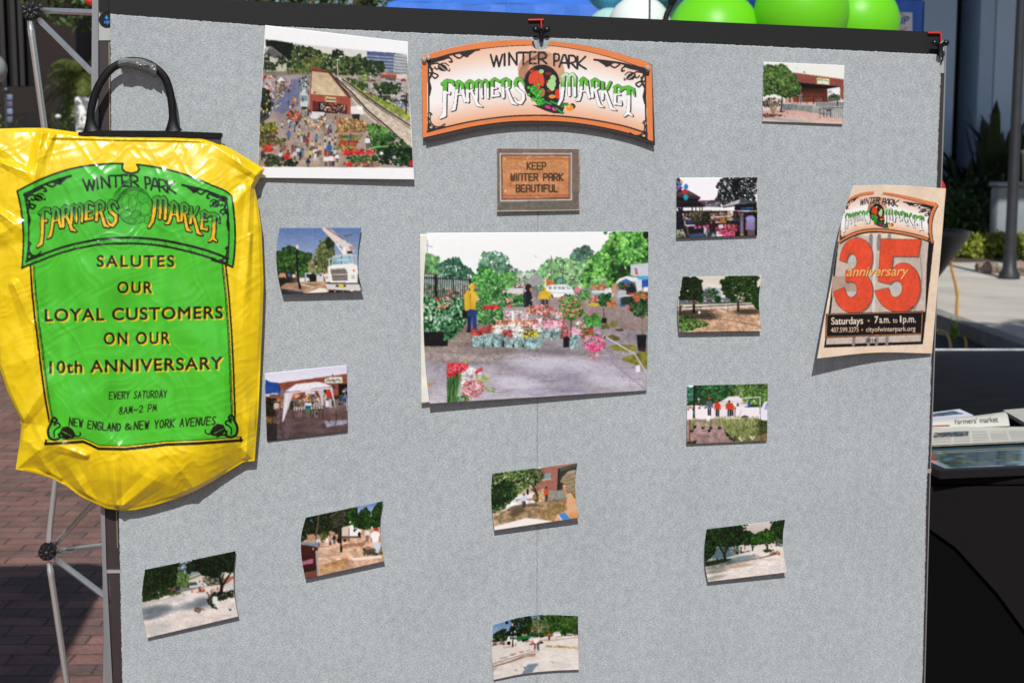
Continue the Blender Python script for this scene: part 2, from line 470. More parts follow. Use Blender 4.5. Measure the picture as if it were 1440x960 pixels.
plane('kerb', [flat(kA, .134), flat(kB, .134), flat(kB + cn * .16, .134), flat(kA + cn * .16, .134)], mat('kerb_concrete', '8f8b84', rough=.9, var=.25, scale=4, bump=.3, bscale=80), .134)
plane('pavement', [flat(kA + cn * .165, .13), flat(kB + cn * .165, .13), flat(kB + cn * 9, .13), flat(kA + cn * 40, .13)], CONC, .12)
for k, a in enumerate((-1.2, .35, 1.9, 3.45)):                      # joints sawn in the pavement
    q = cA + cd * ((cB - cA).length * .55 + a)
plane('planting_soil', [P(1180, 395, 17.3).xy.to_3d() + Vector((0, 0, .14)), P(1700, 395, 16.6).xy.to_3d() + Vector((0, 0, .14)), P(1700, 395, 27).xy.to_3d() + Vector((0, 0, .14)), P(1180, 395, 27).xy.to_3d() + Vector((0, 0, .14))], mat('soil', '5a4a3e', rough=1, var=.4, scale=5, bump=.6, bscale=30))

# ------------------------------------------------------------------ plants
LEAFM = {}
def leaf_mat(name, col, var=.45):
    if name in MATS: return MATS[name]
    m = bpy.data.materials.new(name); m.use_nodes = True; nt = m.node_tree; b = nt.nodes['Principled BSDF']
    g = nt.nodes.new('ShaderNodeNewGeometry'); r = nt.nodes.new('ShaderNodeValToRGB'); c = lin(col)
    r.color_ramp.elements[0].color = (*[x * (1 - var) for x in c], 1); r.color_ramp.elements[1].color = (c[0] * (1 + var * 1.3), c[1] * (1 + var), c[2] * (1 + var * .3), 1)
    nt.links.new(g.outputs['Random Per Island'], r.inputs[0]); nt.links.new(r.outputs[0], b.inputs['Base Color']); b.inputs['Roughness'].default_value = .5
    MATS[name] = m; return m
def leaves(centres, n, size, seed, flat=.6):
    "n small bent leaves scattered through the clumps (x, y, z, rx, ry, rz)"
    rg = np.random.default_rng(seed); mb = MB(); w = np.array([c[3] * c[4] * c[5] for c in centres]) ** .8; w /= w.sum()
    for k in range(n):
        c = centres[rg.choice(len(centres), p=w)]
        d = rg.normal(size=3); d /= np.linalg.norm(d); d *= rg.uniform(.35, 1) ** .5 * rg.uniform(.85, 1.12)
        p = Vector((c[0] + d[0] * c[3], c[1] + d[1] * c[4], c[2] + d[2] * c[5]))
        s_ = size * rg.uniform(.6, 1.4); a = Vector(rg.normal(size=3)).normalized(); up = Vector((d[0], d[1], d[2] + .8)).normalized(); b = a.cross(up)
        if b.length < .1: continue
        b.normalize(); t = up.cross(b).normalized() if False else a
        mb.quad(p - t * s_, p + b * s_ * .42, p + t * s_ + up * s_ * -.25, p - b * s_ * .42)
    return mb
def tree(name, base, h, crown, nleaf, size, col, label, seed, cat='tree', group=None, trunk_r=.14):
    t = thing(name, base, label, cat, group)
    rg = random.Random(seed); mb = MB(); top = Vector(base) + Vector((rg.uniform(-.2, .2), rg.uniform(-.2, .2), h))
    mb.tube([base, Vector(base) + Vector((.05, .03, h * .5)), top], [trunk_r, trunk_r * .75, trunk_r * .5], 12)
    for c in crown:
        mid = top.lerp(Vector(c[:3]), .5) + Vector((rg.uniform(-.2, .2), rg.uniform(-.2, .2), .1))
        mb.tube([top - Vector((0, 0, h * .12)), mid, Vector(c[:3])], [trunk_r * .5, trunk_r * .3, trunk_r * .1], 7)
    mb.build('trunk', mat('bark', '57493c', rough=.95, var=.35, scale=9, bump=.5, bscale=30), t)
    leaves(crown, nleaf, size, seed).build('crown', leaf_mat('leaf_' + col, col), t, smooth=False)
    return t
def crown_at(c, R, n, r, seed, sq=.75):
    rg = random.Random(seed); o = []
    for k in range(n):
        while True:
            d = Vector((rg.uniform(-1, 1), rg.uniform(-1, 1), rg.uniform(-1, 1)))
            if d.length < 1: break
        q = rg.uniform(.7, 1.3) * r
        o.append((c[0] + d.x * R[0], c[1] + d.y * R[1], c[2] + d.z * R[2], q, q, q * sq))
    return o
def at(px, Y, z=0): v = P(px, 400, Y); return Vector((v.x, v.y, z))
# trees seen above the left half of the board
for k, (px, Y, cz, R, col, lab, nl) in enumerate([
        (300, 13, 3.75, (1.9, 1.2, 1.0), '3c5628', 'broad olive green tree above the aerial photo at the top left', 9000),
        (455, 15, 3.9, (2.3, 1.2, 1.1), '2f4a22', 'dark green tree just left of the blue canopy', 7000)]):
    b = at(px, Y); tree('broadleaf_tree', b, 2.6, crown_at((b.x, b.y, cz), R, 18, .6, 40 + k), nl, .05, col, lab, 50 + k, group='trees behind the board')
b = at(-60, 15); tree('broadleaf_tree', b, 3.2, crown_at((b.x + .55, b.y, 3.95), (.7, .6, .25), 9, .26, 71), 2600, .035, '1c2c16', 'dark leafy tree over the top of the brown building', 72, group='trees behind the board')
# palm at the left
def palm(px, Y, h, label, seed, L=1.5, n=26):
    b = at(px, Y); t = thing('palm_tree', b, label, 'palm tree'); mb = MB()
    mb.tube([b, b + Vector((.05, 0, h * .5)), b + Vector((0, 0, h))], [.17, .14, .12], 12); mb.build('trunk', mat('palm_bark', '6c5c48', rough=.95, var=.4, scale=12, bump=.6, bscale=25, stretch=(1, 1, 5)), t)
    rg = random.Random(seed); mb = MB(); top = b + Vector((0, 0, h))
    for k in range(n):
        a = rg.uniform(0, 6.28); el = rg.uniform(-1.0, 1.1); d = Vector((math.cos(a), math.sin(a), 0)); side = Vector((-d.y, d.x, 0)); pts = []
        for q in range(9):
            u = q / 8; pts.append(top + d * (L * u * math.cos(el * .7)) + Vector((0, 0, L * (math.sin(el) * u - .75 * u * u))))
        for q in range(1, 9):
            for s_ in (-1, 1):
                for j in range(3):
                    p = pts[q - 1].lerp(pts[q], j / 3); l = .34 * L / 1.5 * math.sin(math.pi * min(1, (q + j / 3) / 9.2)) + .03; tip = p + side * s_ * l + (pts[q] - pts[q - 1]).normalized() * l * .7 + Vector((0, 0, -l * .45)); w = (pts[q] - pts[q - 1]) * .22
                    mb.quad(p, p + w, tip + w * .2, tip)
    mb.build('fronds', leaf_mat('leaf_palm', '5a6a34', .5), t, smooth=False); return t
palm(133, 17, 2.75, 'olive palm tree between the brown building and the board', 3, .62, 60)
palm(128, 24, 4.0, 'taller palm tree behind the olive one, left of the board', 9, .75, 44)

# ------------------------------------------------------------------ dark building, left
def building_left():
    Y = 22; a, b = at(-420, Y), at(108, Y); t = thing('brown_building', a, 'dark brown office building with black windows, at the far left', 'building')
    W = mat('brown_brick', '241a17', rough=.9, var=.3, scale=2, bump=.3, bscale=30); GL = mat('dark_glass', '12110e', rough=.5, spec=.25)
    def zz(py): return P(50, py, Y).z
    x = lambda px: P(px, 100, Y).x
    def wl(x0, x1, z0, z1, d=.6): 
        m = MB(); m.box(((x0 + x1) / 2, Y + d / 2, (z0 + z1) / 2), (x1 - x0, d, z1 - z0)); return m
    top = zz(-260)
    m = MB()
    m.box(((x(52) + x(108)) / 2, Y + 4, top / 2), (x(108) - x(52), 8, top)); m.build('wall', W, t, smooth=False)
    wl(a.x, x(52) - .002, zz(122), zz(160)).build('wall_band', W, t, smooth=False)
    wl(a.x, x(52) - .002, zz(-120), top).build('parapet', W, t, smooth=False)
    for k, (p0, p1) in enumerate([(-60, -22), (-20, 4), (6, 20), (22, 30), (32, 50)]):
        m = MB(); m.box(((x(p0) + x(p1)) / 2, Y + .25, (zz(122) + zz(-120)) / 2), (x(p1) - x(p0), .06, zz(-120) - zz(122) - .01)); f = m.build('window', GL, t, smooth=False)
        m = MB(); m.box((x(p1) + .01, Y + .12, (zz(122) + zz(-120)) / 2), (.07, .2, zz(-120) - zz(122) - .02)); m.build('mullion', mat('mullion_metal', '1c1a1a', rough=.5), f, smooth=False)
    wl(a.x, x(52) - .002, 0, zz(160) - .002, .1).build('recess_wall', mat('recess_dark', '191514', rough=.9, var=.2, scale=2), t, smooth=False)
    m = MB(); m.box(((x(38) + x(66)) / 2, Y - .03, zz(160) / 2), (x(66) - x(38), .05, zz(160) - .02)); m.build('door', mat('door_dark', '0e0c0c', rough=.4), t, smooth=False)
building_left()
def blocky(name, px0, px1, py0, py1, Y, d, m, label, cat, extra=None):
    x0, x1 = P(px0, py1, Y).x, P(px1, py1, Y).x; z1 = P(px0, py0, Y).z
    t = thing(name, Vector(((x0 + x1) / 2, Y, 0)), label, cat); mb = MB(); mb.box(((x0 + x1) / 2, Y + d / 2, z1 / 2), (x1 - x0, d, z1), bev=.03); mb.build('body', m, t)
    return t, x0, x1, z1
t, x0, x1, z1 = blocky('white_kiosk', 106, 160, 136, 180, 14, .4, mat('white_paint', 'e4e4e0', rough=.5, var=.05, scale=3), 'low white kiosk beside the brown building', 'kiosk')
for q in (.72, .86):
    m = MB(); m.box(((x0 + x1) / 2, 13.985, z1 * q), (x1 - x0 - .02, .03, .05)); m.build('trim_band', mat('trim_grey', 'b4b4b0', rough=.5), t, smooth=False)
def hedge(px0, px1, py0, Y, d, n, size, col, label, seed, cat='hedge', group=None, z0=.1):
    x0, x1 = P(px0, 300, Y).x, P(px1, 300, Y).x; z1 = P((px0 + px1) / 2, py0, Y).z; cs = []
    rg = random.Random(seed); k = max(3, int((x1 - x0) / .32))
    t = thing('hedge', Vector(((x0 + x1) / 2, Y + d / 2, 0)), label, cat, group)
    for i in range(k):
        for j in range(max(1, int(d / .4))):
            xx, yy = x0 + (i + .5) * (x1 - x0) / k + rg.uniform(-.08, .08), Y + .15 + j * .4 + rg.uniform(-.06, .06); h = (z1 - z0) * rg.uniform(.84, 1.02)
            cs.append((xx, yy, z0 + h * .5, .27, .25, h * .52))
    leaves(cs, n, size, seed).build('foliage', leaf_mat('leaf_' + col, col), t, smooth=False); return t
hedge(-30, 38, 152, 17, .8, 1500, .06, '5c7a30', 'yellow green hedge at the foot of the brown building', 5)
# globe lamp and sign post at the left edge
def globe():
    b = at(-13, 9); t = thing('globe_lamp', b, 'round white globe lamp on a thin post at the left edge', 'lamp'); c = P(-13, 97, 9); m = MB(); m.sph(c, .12, 32, 20); m.build('globe', mat('opal_glass', '9a9e9c', rough=.25, spec=.6), t)
    m = MB(); m.tube([b, c - Vector((0, 0, .1))], .025, 12); m.tube([c - Vector((0, 0, .15)), c - Vector((0, 0, .085))], [.05, .06], 16); m.build('post', mat('lamp_black', '17191b', rough=.45), t)
globe()
def signpost():
    Y = 12; b = at(9, Y); t = thing('sign_post', b, 'slim post with four stacked grey plates, in front of the yellow green hedge', 'sign'); m = MB(); m.tube([b, P(9, 128, Y)], .018, 10); m.sph(P(9, 127, Y), .035, 16, 12); m.build('post', mat('post_grey', '4c5054', rough=.4, metal=.6), t)
    for py, k in ((137, '6a7890'), (147, '5c5866'), (157, '7888a0'), (168, '5a6478')):
        q = P(14, py, Y - .03); m = MB(); m.box(q, (.05, .012, .052), bev=.003); m.build('plate', mat('plate_' + k, k, rough=.4), t)
signpost()
def small_lamp():
    Y = 15; b = at(82, Y); t = thing('path_light', b, 'small white path light in front of the brown building', 'lamp'); m = MB(); m.tube([b, P(82, 167, Y)], .014, 8); m.build('post', mat('post_grey', '4c5054'), t); m = MB(); m.sph(P(82, 164, Y), (.035, .035, .025), 14, 10); m.build('lamp_head', mat('white_paint', 'e4e4e0'), t)
small_lamp()

# ------------------------------------------------------------------ pale building, right, under an unseen roof added for shade
def building_right():
    Y = 26.5; x = lambda px: P(px, 150, Y).x; t = thing('columned_building', at(1380, Y), 'blue grey columned building in shade, at the far right', 'building')
    S = mat('blue_stucco', 'a3bcd8', rough=.85, var=.06, scale=.8, bump=.1, bscale=40); S2 = mat('blue_stucco_light', 'b4cbe4', rough=.85, var=.06, scale=.8)
    for p0, p1, nm, mt, d in [(1150, 1341, 'column', S, 1.2), (1374, 1395, 'column', S, 1.2), (1396, 1460, 'wall', S2, .9), (1461, 1900, 'wall', S, 1.2)]:
        m = MB(); m.box(((x(p0) + x(p1)) / 2, Y + d / 2, 3.6), (x(p1) - x(p0) - .004, d, 7.2), bev=.02); m.build(nm, mt, t, smooth=False)
    m = MB(); m.box(((x(1341) + x(1374)) / 2, Y + 1.0, 3.6), (x(1374) - x(1341) + .3, .1, 7.2)); f = m.build('window', mat('dark_glass', '0b0d0f'), t, smooth=False)
    m = MB(); m.box(((x(1150) + x(1900)) / 2, Y - 4.2, 7.45), (x(1900) - x(1150), 14.5, .5)); m.build('added_shade_roof', S, t, smooth=False)  # unseen overhang, added to keep the facade and plants in shade
    for px in (1130, 1930):  # unseen posts carrying the added roof
        m = MB(); m.tube([(P(px, 150, Y).x, Y - 10.6, 0), (P(px, 150, Y).x, Y - 10.6, 7.2)], .3, 24); m.build('added_roof_post', S, t)
building_right()
def spiky(px, Y, h, label, seed, n=46, spread=1.0, group='spiky dark plants in front of the columns'):
    b = at(px, Y, .12); t = thing('agave_plant', b, label, 'plant', group); rg = random.Random(seed); mb = MB()
    for k in range(n):
        a = rg.uniform(0, 6.28); el = rg.uniform(.35, 1.35); L = h * rg.uniform(.6, 1.1); d = Vector((math.cos(a) * math.cos(el) * spread, math.sin(a) * math.cos(el) * spread, math.sin(el))); s_ = d.cross(Vector((0, 0, 1))).normalized() * (.06 * h); o = b + Vector((0, 0, .25 * h * rg.random()))
        m1, m2, tip = o + d * L * .45, o + d * L * .8 + Vector((0, 0, -.02)), o + d * L + Vector((0, 0, -.07 * L)); up = s_.cross(d).normalized() * .03
        mb.quad(o - s_ * .6, m1 - s_, m1 + up, o + up); mb.quad(o + up, m1 + up, m1 + s_, o + s_ * .6); mb.quad(m1 - s_, m2 - s_ * .6, m2 + up * .5, m1 + up); mb.quad(m1 + up, m2 + up * .5, m2 + s_ * .6, m1 + s_); mb.quad(m2 - s_ * .6, tip, m2 + up * .5); mb.quad(m2 + up * .5, tip, m2 + s_ * .6)
    mb.build('leaves', leaf_mat('leaf_agave', '2c3a28', .4), t, smooth=False)
for k, (px, Y, h, lab) in enumerate([(1352, 25.2, 1.6, 'dark spiky plant nearest the right upright of the board'), (1388, 25.4, 2.5, 'tallest dark spiky plant, against the pale wall left of the lamp post'), (1436, 25.2, 2.3, 'dark spiky plant right of the lamp post')]): spiky(px, Y, h, lab, 20 + k)
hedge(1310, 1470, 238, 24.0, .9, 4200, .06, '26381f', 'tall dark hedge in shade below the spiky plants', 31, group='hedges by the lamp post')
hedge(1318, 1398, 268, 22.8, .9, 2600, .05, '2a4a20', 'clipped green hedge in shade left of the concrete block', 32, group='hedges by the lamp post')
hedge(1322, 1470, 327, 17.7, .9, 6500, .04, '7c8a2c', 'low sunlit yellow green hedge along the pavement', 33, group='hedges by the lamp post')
# concrete block behind the post
def block():
    Y = 21.8; x0, x1, z1 = P(1404, 260, Y).x, P(1470, 260, Y).x, P(1420, 261, Y).z; t = thing('concrete_block', Vector(((x0 + x1) / 2, Y, .1)), 'grey concrete utility block behind the lamp post', 'concrete block'); CB = mat('block_concrete', '8a9296', rough=.85, var=.12, scale=3, bump=.2, bscale=50)
    m = MB(); m.box(((x0 + x1) / 2, Y + .16, z1 / 2), (x1 - x0, .32, z1 - .05), bev=.05); m.build('body', CB, t); m = MB(); m.box(((x0 + x1) / 2, Y + .16, z1 + .02), (x1 - x0 + .06, .38, .08), bev=.03); m.build('lid', CB, t)
block()
def lamp_post():
    b = G(1419, 392, .13); t = thing('lamp_post', b, 'dark grey metal lamp post standing on the pavement at the right', 'lamp post'); m = MB(); m.tube([b, b + Vector((0, 0, 2.4)), b + Vector((-.0, 0, 5.2))], [.072, .062, .05], 20); m.build('pole', mat('post_iron', '34373b', rough=.5, metal=.3, var=.15, scale=6), t)
    m = MB(); m.tube([b, b + Vector((0, 0, .06)), b + Vector((0, 0, .12)), b + Vector((0, 0, .3))], [.13, .13, .09, .075], 20); m.build('base_plate', MATS['post_iron'], t); m = MB(); m.sph(b + Vector((0, 0, 5.4)), .2, 24, 16); m.build('globe', mat('opal_glass', 'c9ccc9'), t)
lamp_post()
def pale_post():
    b = at(1441, 23); t = thing('cream_post', b, 'slim cream post cut by the right edge of the picture', 'post'); m = MB(); m.tube([b, P(1441, 215, 23)], .05, 14); m.build('pole', mat('cream_paint', 'b4aa90', rough=.6), t); m = MB(); m.tube([P(1441, 215, 23), P(1441, 211, 23)], [.06, .055], 14); m.build('cap', mat('white_paint', 'e4e4e0'), t)
pale_post()
# stones at the edge of the planting
for k, (px, py, r) in enumerate([(1380, 379, .1), (1392, 383, .13), (1434, 386, .17), (1401, 382, .08)]):
    q = G(px, py, .14); m = MB(); m.sph(q + Vector((0, 0, r * .4)), (r, r * .8, r * .6), 12, 8)
    for v in m.v: v += Vector((rnd.uniform(-1, 1), rnd.uniform(-1, 1), rnd.uniform(-1, 1))) * r * .14
    solo(m, 'stone', mat('stone', '8c7a6a', rough=.95, var=.3, scale=20), ['small pale stone left of the lamp post foot, farthest left', 'tan stone close beside the lamp post foot, left', 'largest grey stone right of the lamp post foot', 'smallest stone between two others left of the lamp post'][k], 'stone', 'stones at the hedge edge')
# black flared planter, red balloon beside the board
def bowl():
    Y = 5.5; c = P(1299, 324, Y); b = at(1299, Y); t = thing('flared_planter', b, 'black flared bowl planter half hidden behind the poster', 'planter'); m = MB(); R = (1364 - 1299) / 2000 * 8.1
    prof = [(.03, b.z), (.13, b.z), (.05, .12), (.04, c.z - .5), (R * .3, c.z - .3), (R, c.z - .03), (R, c.z), (R * .92, c.z), (R * .4, c.z - .2)]
    n = 40; i0 = len(m.v)
    for r, z in prof: m.v += [Vector((c.x + r * math.cos(6.2832 * j / n), Y + r * math.sin(6.2832 * j / n), z)) for j in range(n)]
    for k in range(len(prof) - 1):
        for j in range(n): m.f.append((k * n + j, k * n + (j + 1) % n, (k + 1) * n + (j + 1) % n, (k + 1) * n + j)); m.mi.append(0)
    m.build('bowl', mat('black_plastic', '0d0d0f', rough=.35), t)
    m = MB(); m.sph((c.x, Y, c.z - .06), (R * .88, R * .88, .03), 32, 8); m.build('soil_fill', MATS['soil'], t)
bowl()

def balloon(px, py, rpx, Y, col, name_mat, label, group, sq=1.12):
    c = P(px, py, Y); d = (c - CAM).dot(FWD); r = rpx / F_PX * d; m = MB(); n, k = 48, 32
    for i in range(k + 1):
        th = math.pi * i / k; z = math.cos(th) * (1 if th < 1.57 else sq); rr = math.sin(th) ** (1 if th < 1.57 else 1.12)
        m.v += [c + Vector((rr * r * math.cos(6.2832 * j / n), rr * r * math.sin(6.2832 * j / n), z * r)) for j in range(n)]
    for i in range(k):
        for j in range(n): m.f.append((i * n + j, i * n + (j + 1) % n, (i + 1) * n + (j + 1) % n, (i + 1) * n + j)); m.mi.append(0)
    m2 = MB(); bt = c - Vector((0, 0, r * sq)); m2.tube([bt + Vector((0, 0, .006)), bt - Vector((0, 0, .012)), bt - Vector((0, 0, .022))], [.012, .006, .016], 14)
    t = thing('balloon', bt - Vector((0, 0, .022)), label, 'balloon', group); M_ = mat(name_mat, col, rough=.4, spec=.35); 
    M_.node_tree.nodes['Principled BSDF'].inputs['Subsurface Weight'].default_value = .25; M_.node_tree.nodes['Principled BSDF'].inputs['Subsurface Radius'].default_value = (.05, .08, .03)
    m.build('latex_skin', M_, t); m2.build('knot', M_, t)
GB = 'balloons above the board'
for a in [(1127, 18, 66, 4.6, '6fd01e', 'latex_lime', 'biggest lime green balloon, middle one of the three lime ones'), (1004, 52, 66, 4.75, '6fd01e', 'latex_lime', 'lime green balloon at the left, beside the white one'), (1204, 34, 60, 4.85, '6fd01e', 'latex_lime', 'lime green balloon at the right, in front of the blue tent corner'), (1061, 50, 30, 5.1, '3f8f18', 'latex_green', 'darker green balloon showing in the gap between two lime ones'),
          (899, 40, 45, 4.7, 'e2ebe6', 'latex_white', 'white balloon above the arched sign'), (857, 45, 33, 4.9, 'a9cfcb', 'latex_mint', 'pale mint balloon left of the white one'), (858, -24, 37, 5.0, '5cb4d8', 'latex_sky', 'sky blue balloon above the mint one'), (930, -26, 36, 5.15, '6cc0dc', 'latex_aqua', 'aqua balloon just above and right of the white one'), (1042, -40, 38, 4.9, 'bcdcd4', 'latex_pale', 'pale mint balloon at the top between two lime ones'), (936, 22, 36, 5.3, 'b4d8dc', 'latex_ice', 'icy blue balloon behind the white one')]:
    balloon(*a, GB)
balloon(1302, 270, 27, 4.2, 'd8231c', 'latex_red', 'red balloon just behind the right upright of the board', None, 1.4)
# ------------------------------------------------------------------ blue canopy tent behind the balloons
def canopy(name, fl, fr, depth, zp, m, label, logo_=False, valance=.34):
    "fl, fr: front eave corners; posts at the four corners"
    d = Vector((fr.x - fl.x, fr.y - fl.y, 0)).normalized(); bk = Vector((-d.y, d.x, 0)); bk = bk if bk.y > 0 else -bk
    bl, brr = fl + bk * depth, fr + bk * depth; ap = (fl + brr) / 2; ap.z = zp
    t = thing(name, Vector((ap.x, ap.y, 0)), label, 'canopy tent')
    mb = MB(); N = 14
    for a, b in ((fl, fr), (fr, brr), (brr, bl), (bl, fl)):
        g = [[a.lerp(b, i / N).lerp(ap, j / N) + Vector((0, 0, -.10 * math.sin(math.pi * j / N) * (1 - j / N) - .02 * math.sin(math.pi * i / N) + .008 * math.sin(i * 2.3 + j * 1.7))) for i in range(N + 1)] for j in range(N + 1)]
        for j in range(N):
            for i in range(N): mb.quad(g[j][i], g[j][i + 1], g[j + 1][i + 1], g[j + 1][i])
    bm = None; mb.build('roof_cloth', m, t)
    for a, b in ((fl, fr), (fr, brr), (brr, bl), (bl, fl)):
        mb = MB(); n = 36; o_ = (b - a).normalized().cross(Vector((0, 0, 1))); 
        for i in range(n):
            def pt(i, z): 
                u = i / n; return a.lerp(b, u) + o_ * (.01 + .014 * math.sin(i * 1.9) * (1 if z else .2) + (.012 * math.sin(i * .7))) + Vector((0, 0, -valance * z - .02 * math.sin(math.pi * u)))
            for z in range(4): mb.quad(pt(i, z / 4), pt(i + 1, z / 4), pt(i + 1, (z + 1) / 4), pt(i, (z + 1) / 4))
        mb.build('valance', m, t)
    for c in (fl, fr, bl, brr):
        q = c.lerp(ap, .02); mb = MB(); mb.box((q.x, q.y, c.z / 2), (.04, .04, c.z - .05)); mb.build('pole', mat('tent_steel', 'a9acae', rough=.35, metal=.8), t)
    return t, d, bk
fl, fr = P(545, 12, 6.4), P(1298, 1, 5.9); fl.z = fr.z = P(1298, 1, 5.9).z
TB = mat('tent_blue', '3f7ade', rough=.6, var=.12, scale=5, bump=.3, bscale=9, dist=.03)
tent, td, tb = canopy('canopy_tent', fl, fr, 3.0, fl.z + .75, TB, 'blue canopy tent with a white maker label, behind the balloons', True)
def tent_label():
    n_ = td.cross(Vector((0, 0, 1))); n_ = n_ if n_.y < 0 else -n_
    def w(px, py):
        r = ray(px, py); o = fr + n_ * .05; return CAM + r * ((o - CAM).dot(n_) / r.dot(n_))
    W, H = 90, 70; u = np.linspace(0, 1, W); v = np.linspace(0, 1, H)
    a, b, c_, d_ = [np.array(w(*q)) for q in ((1216, 17), (1283, 18), (1283, 62), (1216, 62))]
    U, V = np.meshgrid(u, v); U3, V3 = U[..., None], V[..., None]; pts = (1 - V3) * ((1 - U3) * a + U3 * b) + V3 * ((1 - U3) * d_ + U3 * c_)
    X2, Y2 = uv(W, H, 2); c = Cv(X2 * 67, Y2 * 44, base='eeeef2'); 
    for k in range(60): an = k / 60 * 6.283; c.e(45 + 16 * math.cos(an), 14 + 12 * math.sin(an), 1.6, 1.6, 'e4b4b4')
    c.p([(20, 8), (66, 6), (64, 20), (20, 22)], 'eeeef2'); text(c, 'EZUP', 26, 62, lambda x: 21 - (x - 26) * .16, 10, '3b62b4', bold=.03, shear=.15)
    grid_mesh('maker_label', pts, down(c.A, 2), [print_mat('label_print', .5), PAPERB], .0008, parent=tent)
PAPERB = mat('paper_back', 'e4e2dc', rough=.7)
tent_label()
# thin pole and black bent arm in front of the balloons
m = MB(); a = P(913, 60, 3.6); m.tube([(a.x, a.y, 0), (a.x, a.y, 2.35)], .0045, 10); o = solo(m, 'thin_pole', mat('pole_dark', '3a3f40', rough=.5), 'thin dark pole in front of the white balloon', 'pole')
def arm():
    Y = 3.4; b = at(925, Y); t = thing('microphone_stand', b, 'black bent stand arm between the white and lime balloons', 'stand'); m = MB(); m.tube([b, P(929, 70, Y), P(934, 34, Y), P(938, 20, Y), P(944, 8, Y), P(949, -12, Y)], [.012, .012, .013, .0125, .012, .012], 12); m.build('arm', mat('black_plastic', '0d0d0f'), t)
    m = MB(); m.tube([P(943, 8, Y), P(946, 1, Y), P(950, -14, Y)], [.013, .02, .021], 14); m.build('sleeve', mat('black_plastic', '0d0d0f'), t)
    m = MB(); m.tube([b, b + Vector((0, 0, .03))], [.14, .13], 24); m.build('base_plate', mat('black_plastic', '0d0d0f'), t)
arm()
# unseen tree added out of view to throw shade on the kerb
q = G(1400, 478, .1) + TO_SUN * (6.2 / TO_SUN.z); b = Vector((q.x + 2.2, q.y + .3, 0))
tree('added_shade_tree', b, 4.6, crown_at((q.x - .3, q.y + .2, 6.2), (2.3, .75, .5), 16, .55, 81), 6000, .09, '3c5a28', 'unseen leafy tree added right of the table to shade the kerb', 82, trunk_r=.2)
# ================================================================== the display board
def felt_mat():
    m = bpy.data.materials.new('grey_felt'); m.use_nodes = True; nt = m.node_tree; b = nt.nodes['Principled BSDF']; N = nt.nodes.new; L = nt.links.new
    tc = N('ShaderNodeTexCoord')
    n1 = N('ShaderNodeTexNoise'); n1.inputs['Scale'].default_value = 240; n1.inputs['Detail'].default_value = 5; n1.inputs['Roughness'].default_value = .75
    mp = N('ShaderNodeMapping'); mp.inputs['Rotation'].default_value = (0, math.radians(35), 0); mp.inputs['Scale'].default_value = (1, 1, 2.2); L(tc.outputs['Object'], mp.inputs[0]); L(mp.outputs[0], n1.inputs[0])
    n2 = N('ShaderNodeTexNoise'); n2.inputs['Scale'].default_value = 70; n2.inputs['Detail'].default_value = 4; L(tc.outputs['Object'], n2.inputs[0])
    n3 = N('ShaderNodeTexNoise'); n3.inputs['Scale'].default_value = 5; n3.inputs['Detail'].default_value = 3; L(tc.outputs['Object'], n3.inputs[0])
    r = N('ShaderNodeValToRGB'); e = r.color_ramp.elements; e[0].position, e[1].position = .32, .68; e[0].color = (*lin('7c8388'), 1); e[1].color = (*lin('c6ccce'), 1); L(n1.outputs[0], r.inputs[0])
    r2 = N('ShaderNodeValToRGB'); e = r2.color_ramp.elements; e[0].position, e[1].position = .3, .7; e[0].color = (.885, .89, .90, 1); e[1].color = (1.08, 1.08, 1.075, 1); L(n2.outputs[0], r2.inputs[0])
    r3 = N('ShaderNodeValToRGB'); e = r3.color_ramp.elements; e[0].position, e[1].position = .3, .7; e[0].color = (.95, .955, .96, 1); e[1].color = (1.05, 1.05, 1.05, 1); L(n3.outputs[0], r3.inputs[0])
    a = N('ShaderNodeMixRGB'); a.blend_type = 'MULTIPLY'; a.inputs[0].default_value = 1; L(r.outputs[0], a.inputs[1]); L(r2.outputs[0], a.inputs[2])
    c = N('ShaderNodeMixRGB'); c.blend_type = 'MULTIPLY'; c.inputs[0].default_value = 1; L(a.outputs[0], c.inputs[1]); L(r3.outputs[0], c.inputs[2])
    L(c.outputs[0], b.inputs['Base Color']); b.inputs['Roughness'].default_value = .95; b.inputs['Specular IOR Level'].default_value = .1
    b.inputs['Sheen Weight'].default_value = .15
    bp = N('ShaderNodeBump'); bp.inputs['Strength'].default_value = .6; bp.inputs['Distance'].default_value = .0012; ad = N('ShaderNodeMath'); ad.operation = 'ADD'; L(n1.outputs[0], ad.inputs[0]); L(n2.outputs[0], ad.inputs[1]); L(ad.outputs[0], bp.inputs['Height']); L(bp.outputs[0], b.inputs['Normal'])
    return m
board = thing('display_board', Vector((0, 0, 0)), 'large grey felt pop up display board covered with pinned photographs', 'display board')
def edge(pts, n, amp, seed):
    r = np.random.default_rng(seed); q = poly(pts, np.linspace(0, 1, n)); ax = int(abs(pts[-1][0] - pts[0][0]) > abs(pts[-1][1] - pts[0][1])); q[:, ax] += r.normal(size=n) * amp; q[0], q[-1] = pts[0], pts[-1]; return [tuple(x) for x in q]
LE = [(155, 20), (156, 120), (157, 250), (160, 480), (167, 720), (172, 960), (178, 1300)]
TE = [(155, 20), (380, 37), (600, 47), (1000, 62), (1321, 77)]
RE = [(1323, 77), (1323, 110), (1320, 180), (1316, 300), (1311, 470), (1306.5, 620), (1302.5, 700), (1301, 800), (1297, 960), (1290, 1300)]
SEAM = [(757, 52.5), (756.5, 300), (756, 600), (755, 960), (754, 1300)]
MATS['grey_felt'] = felt_mat()
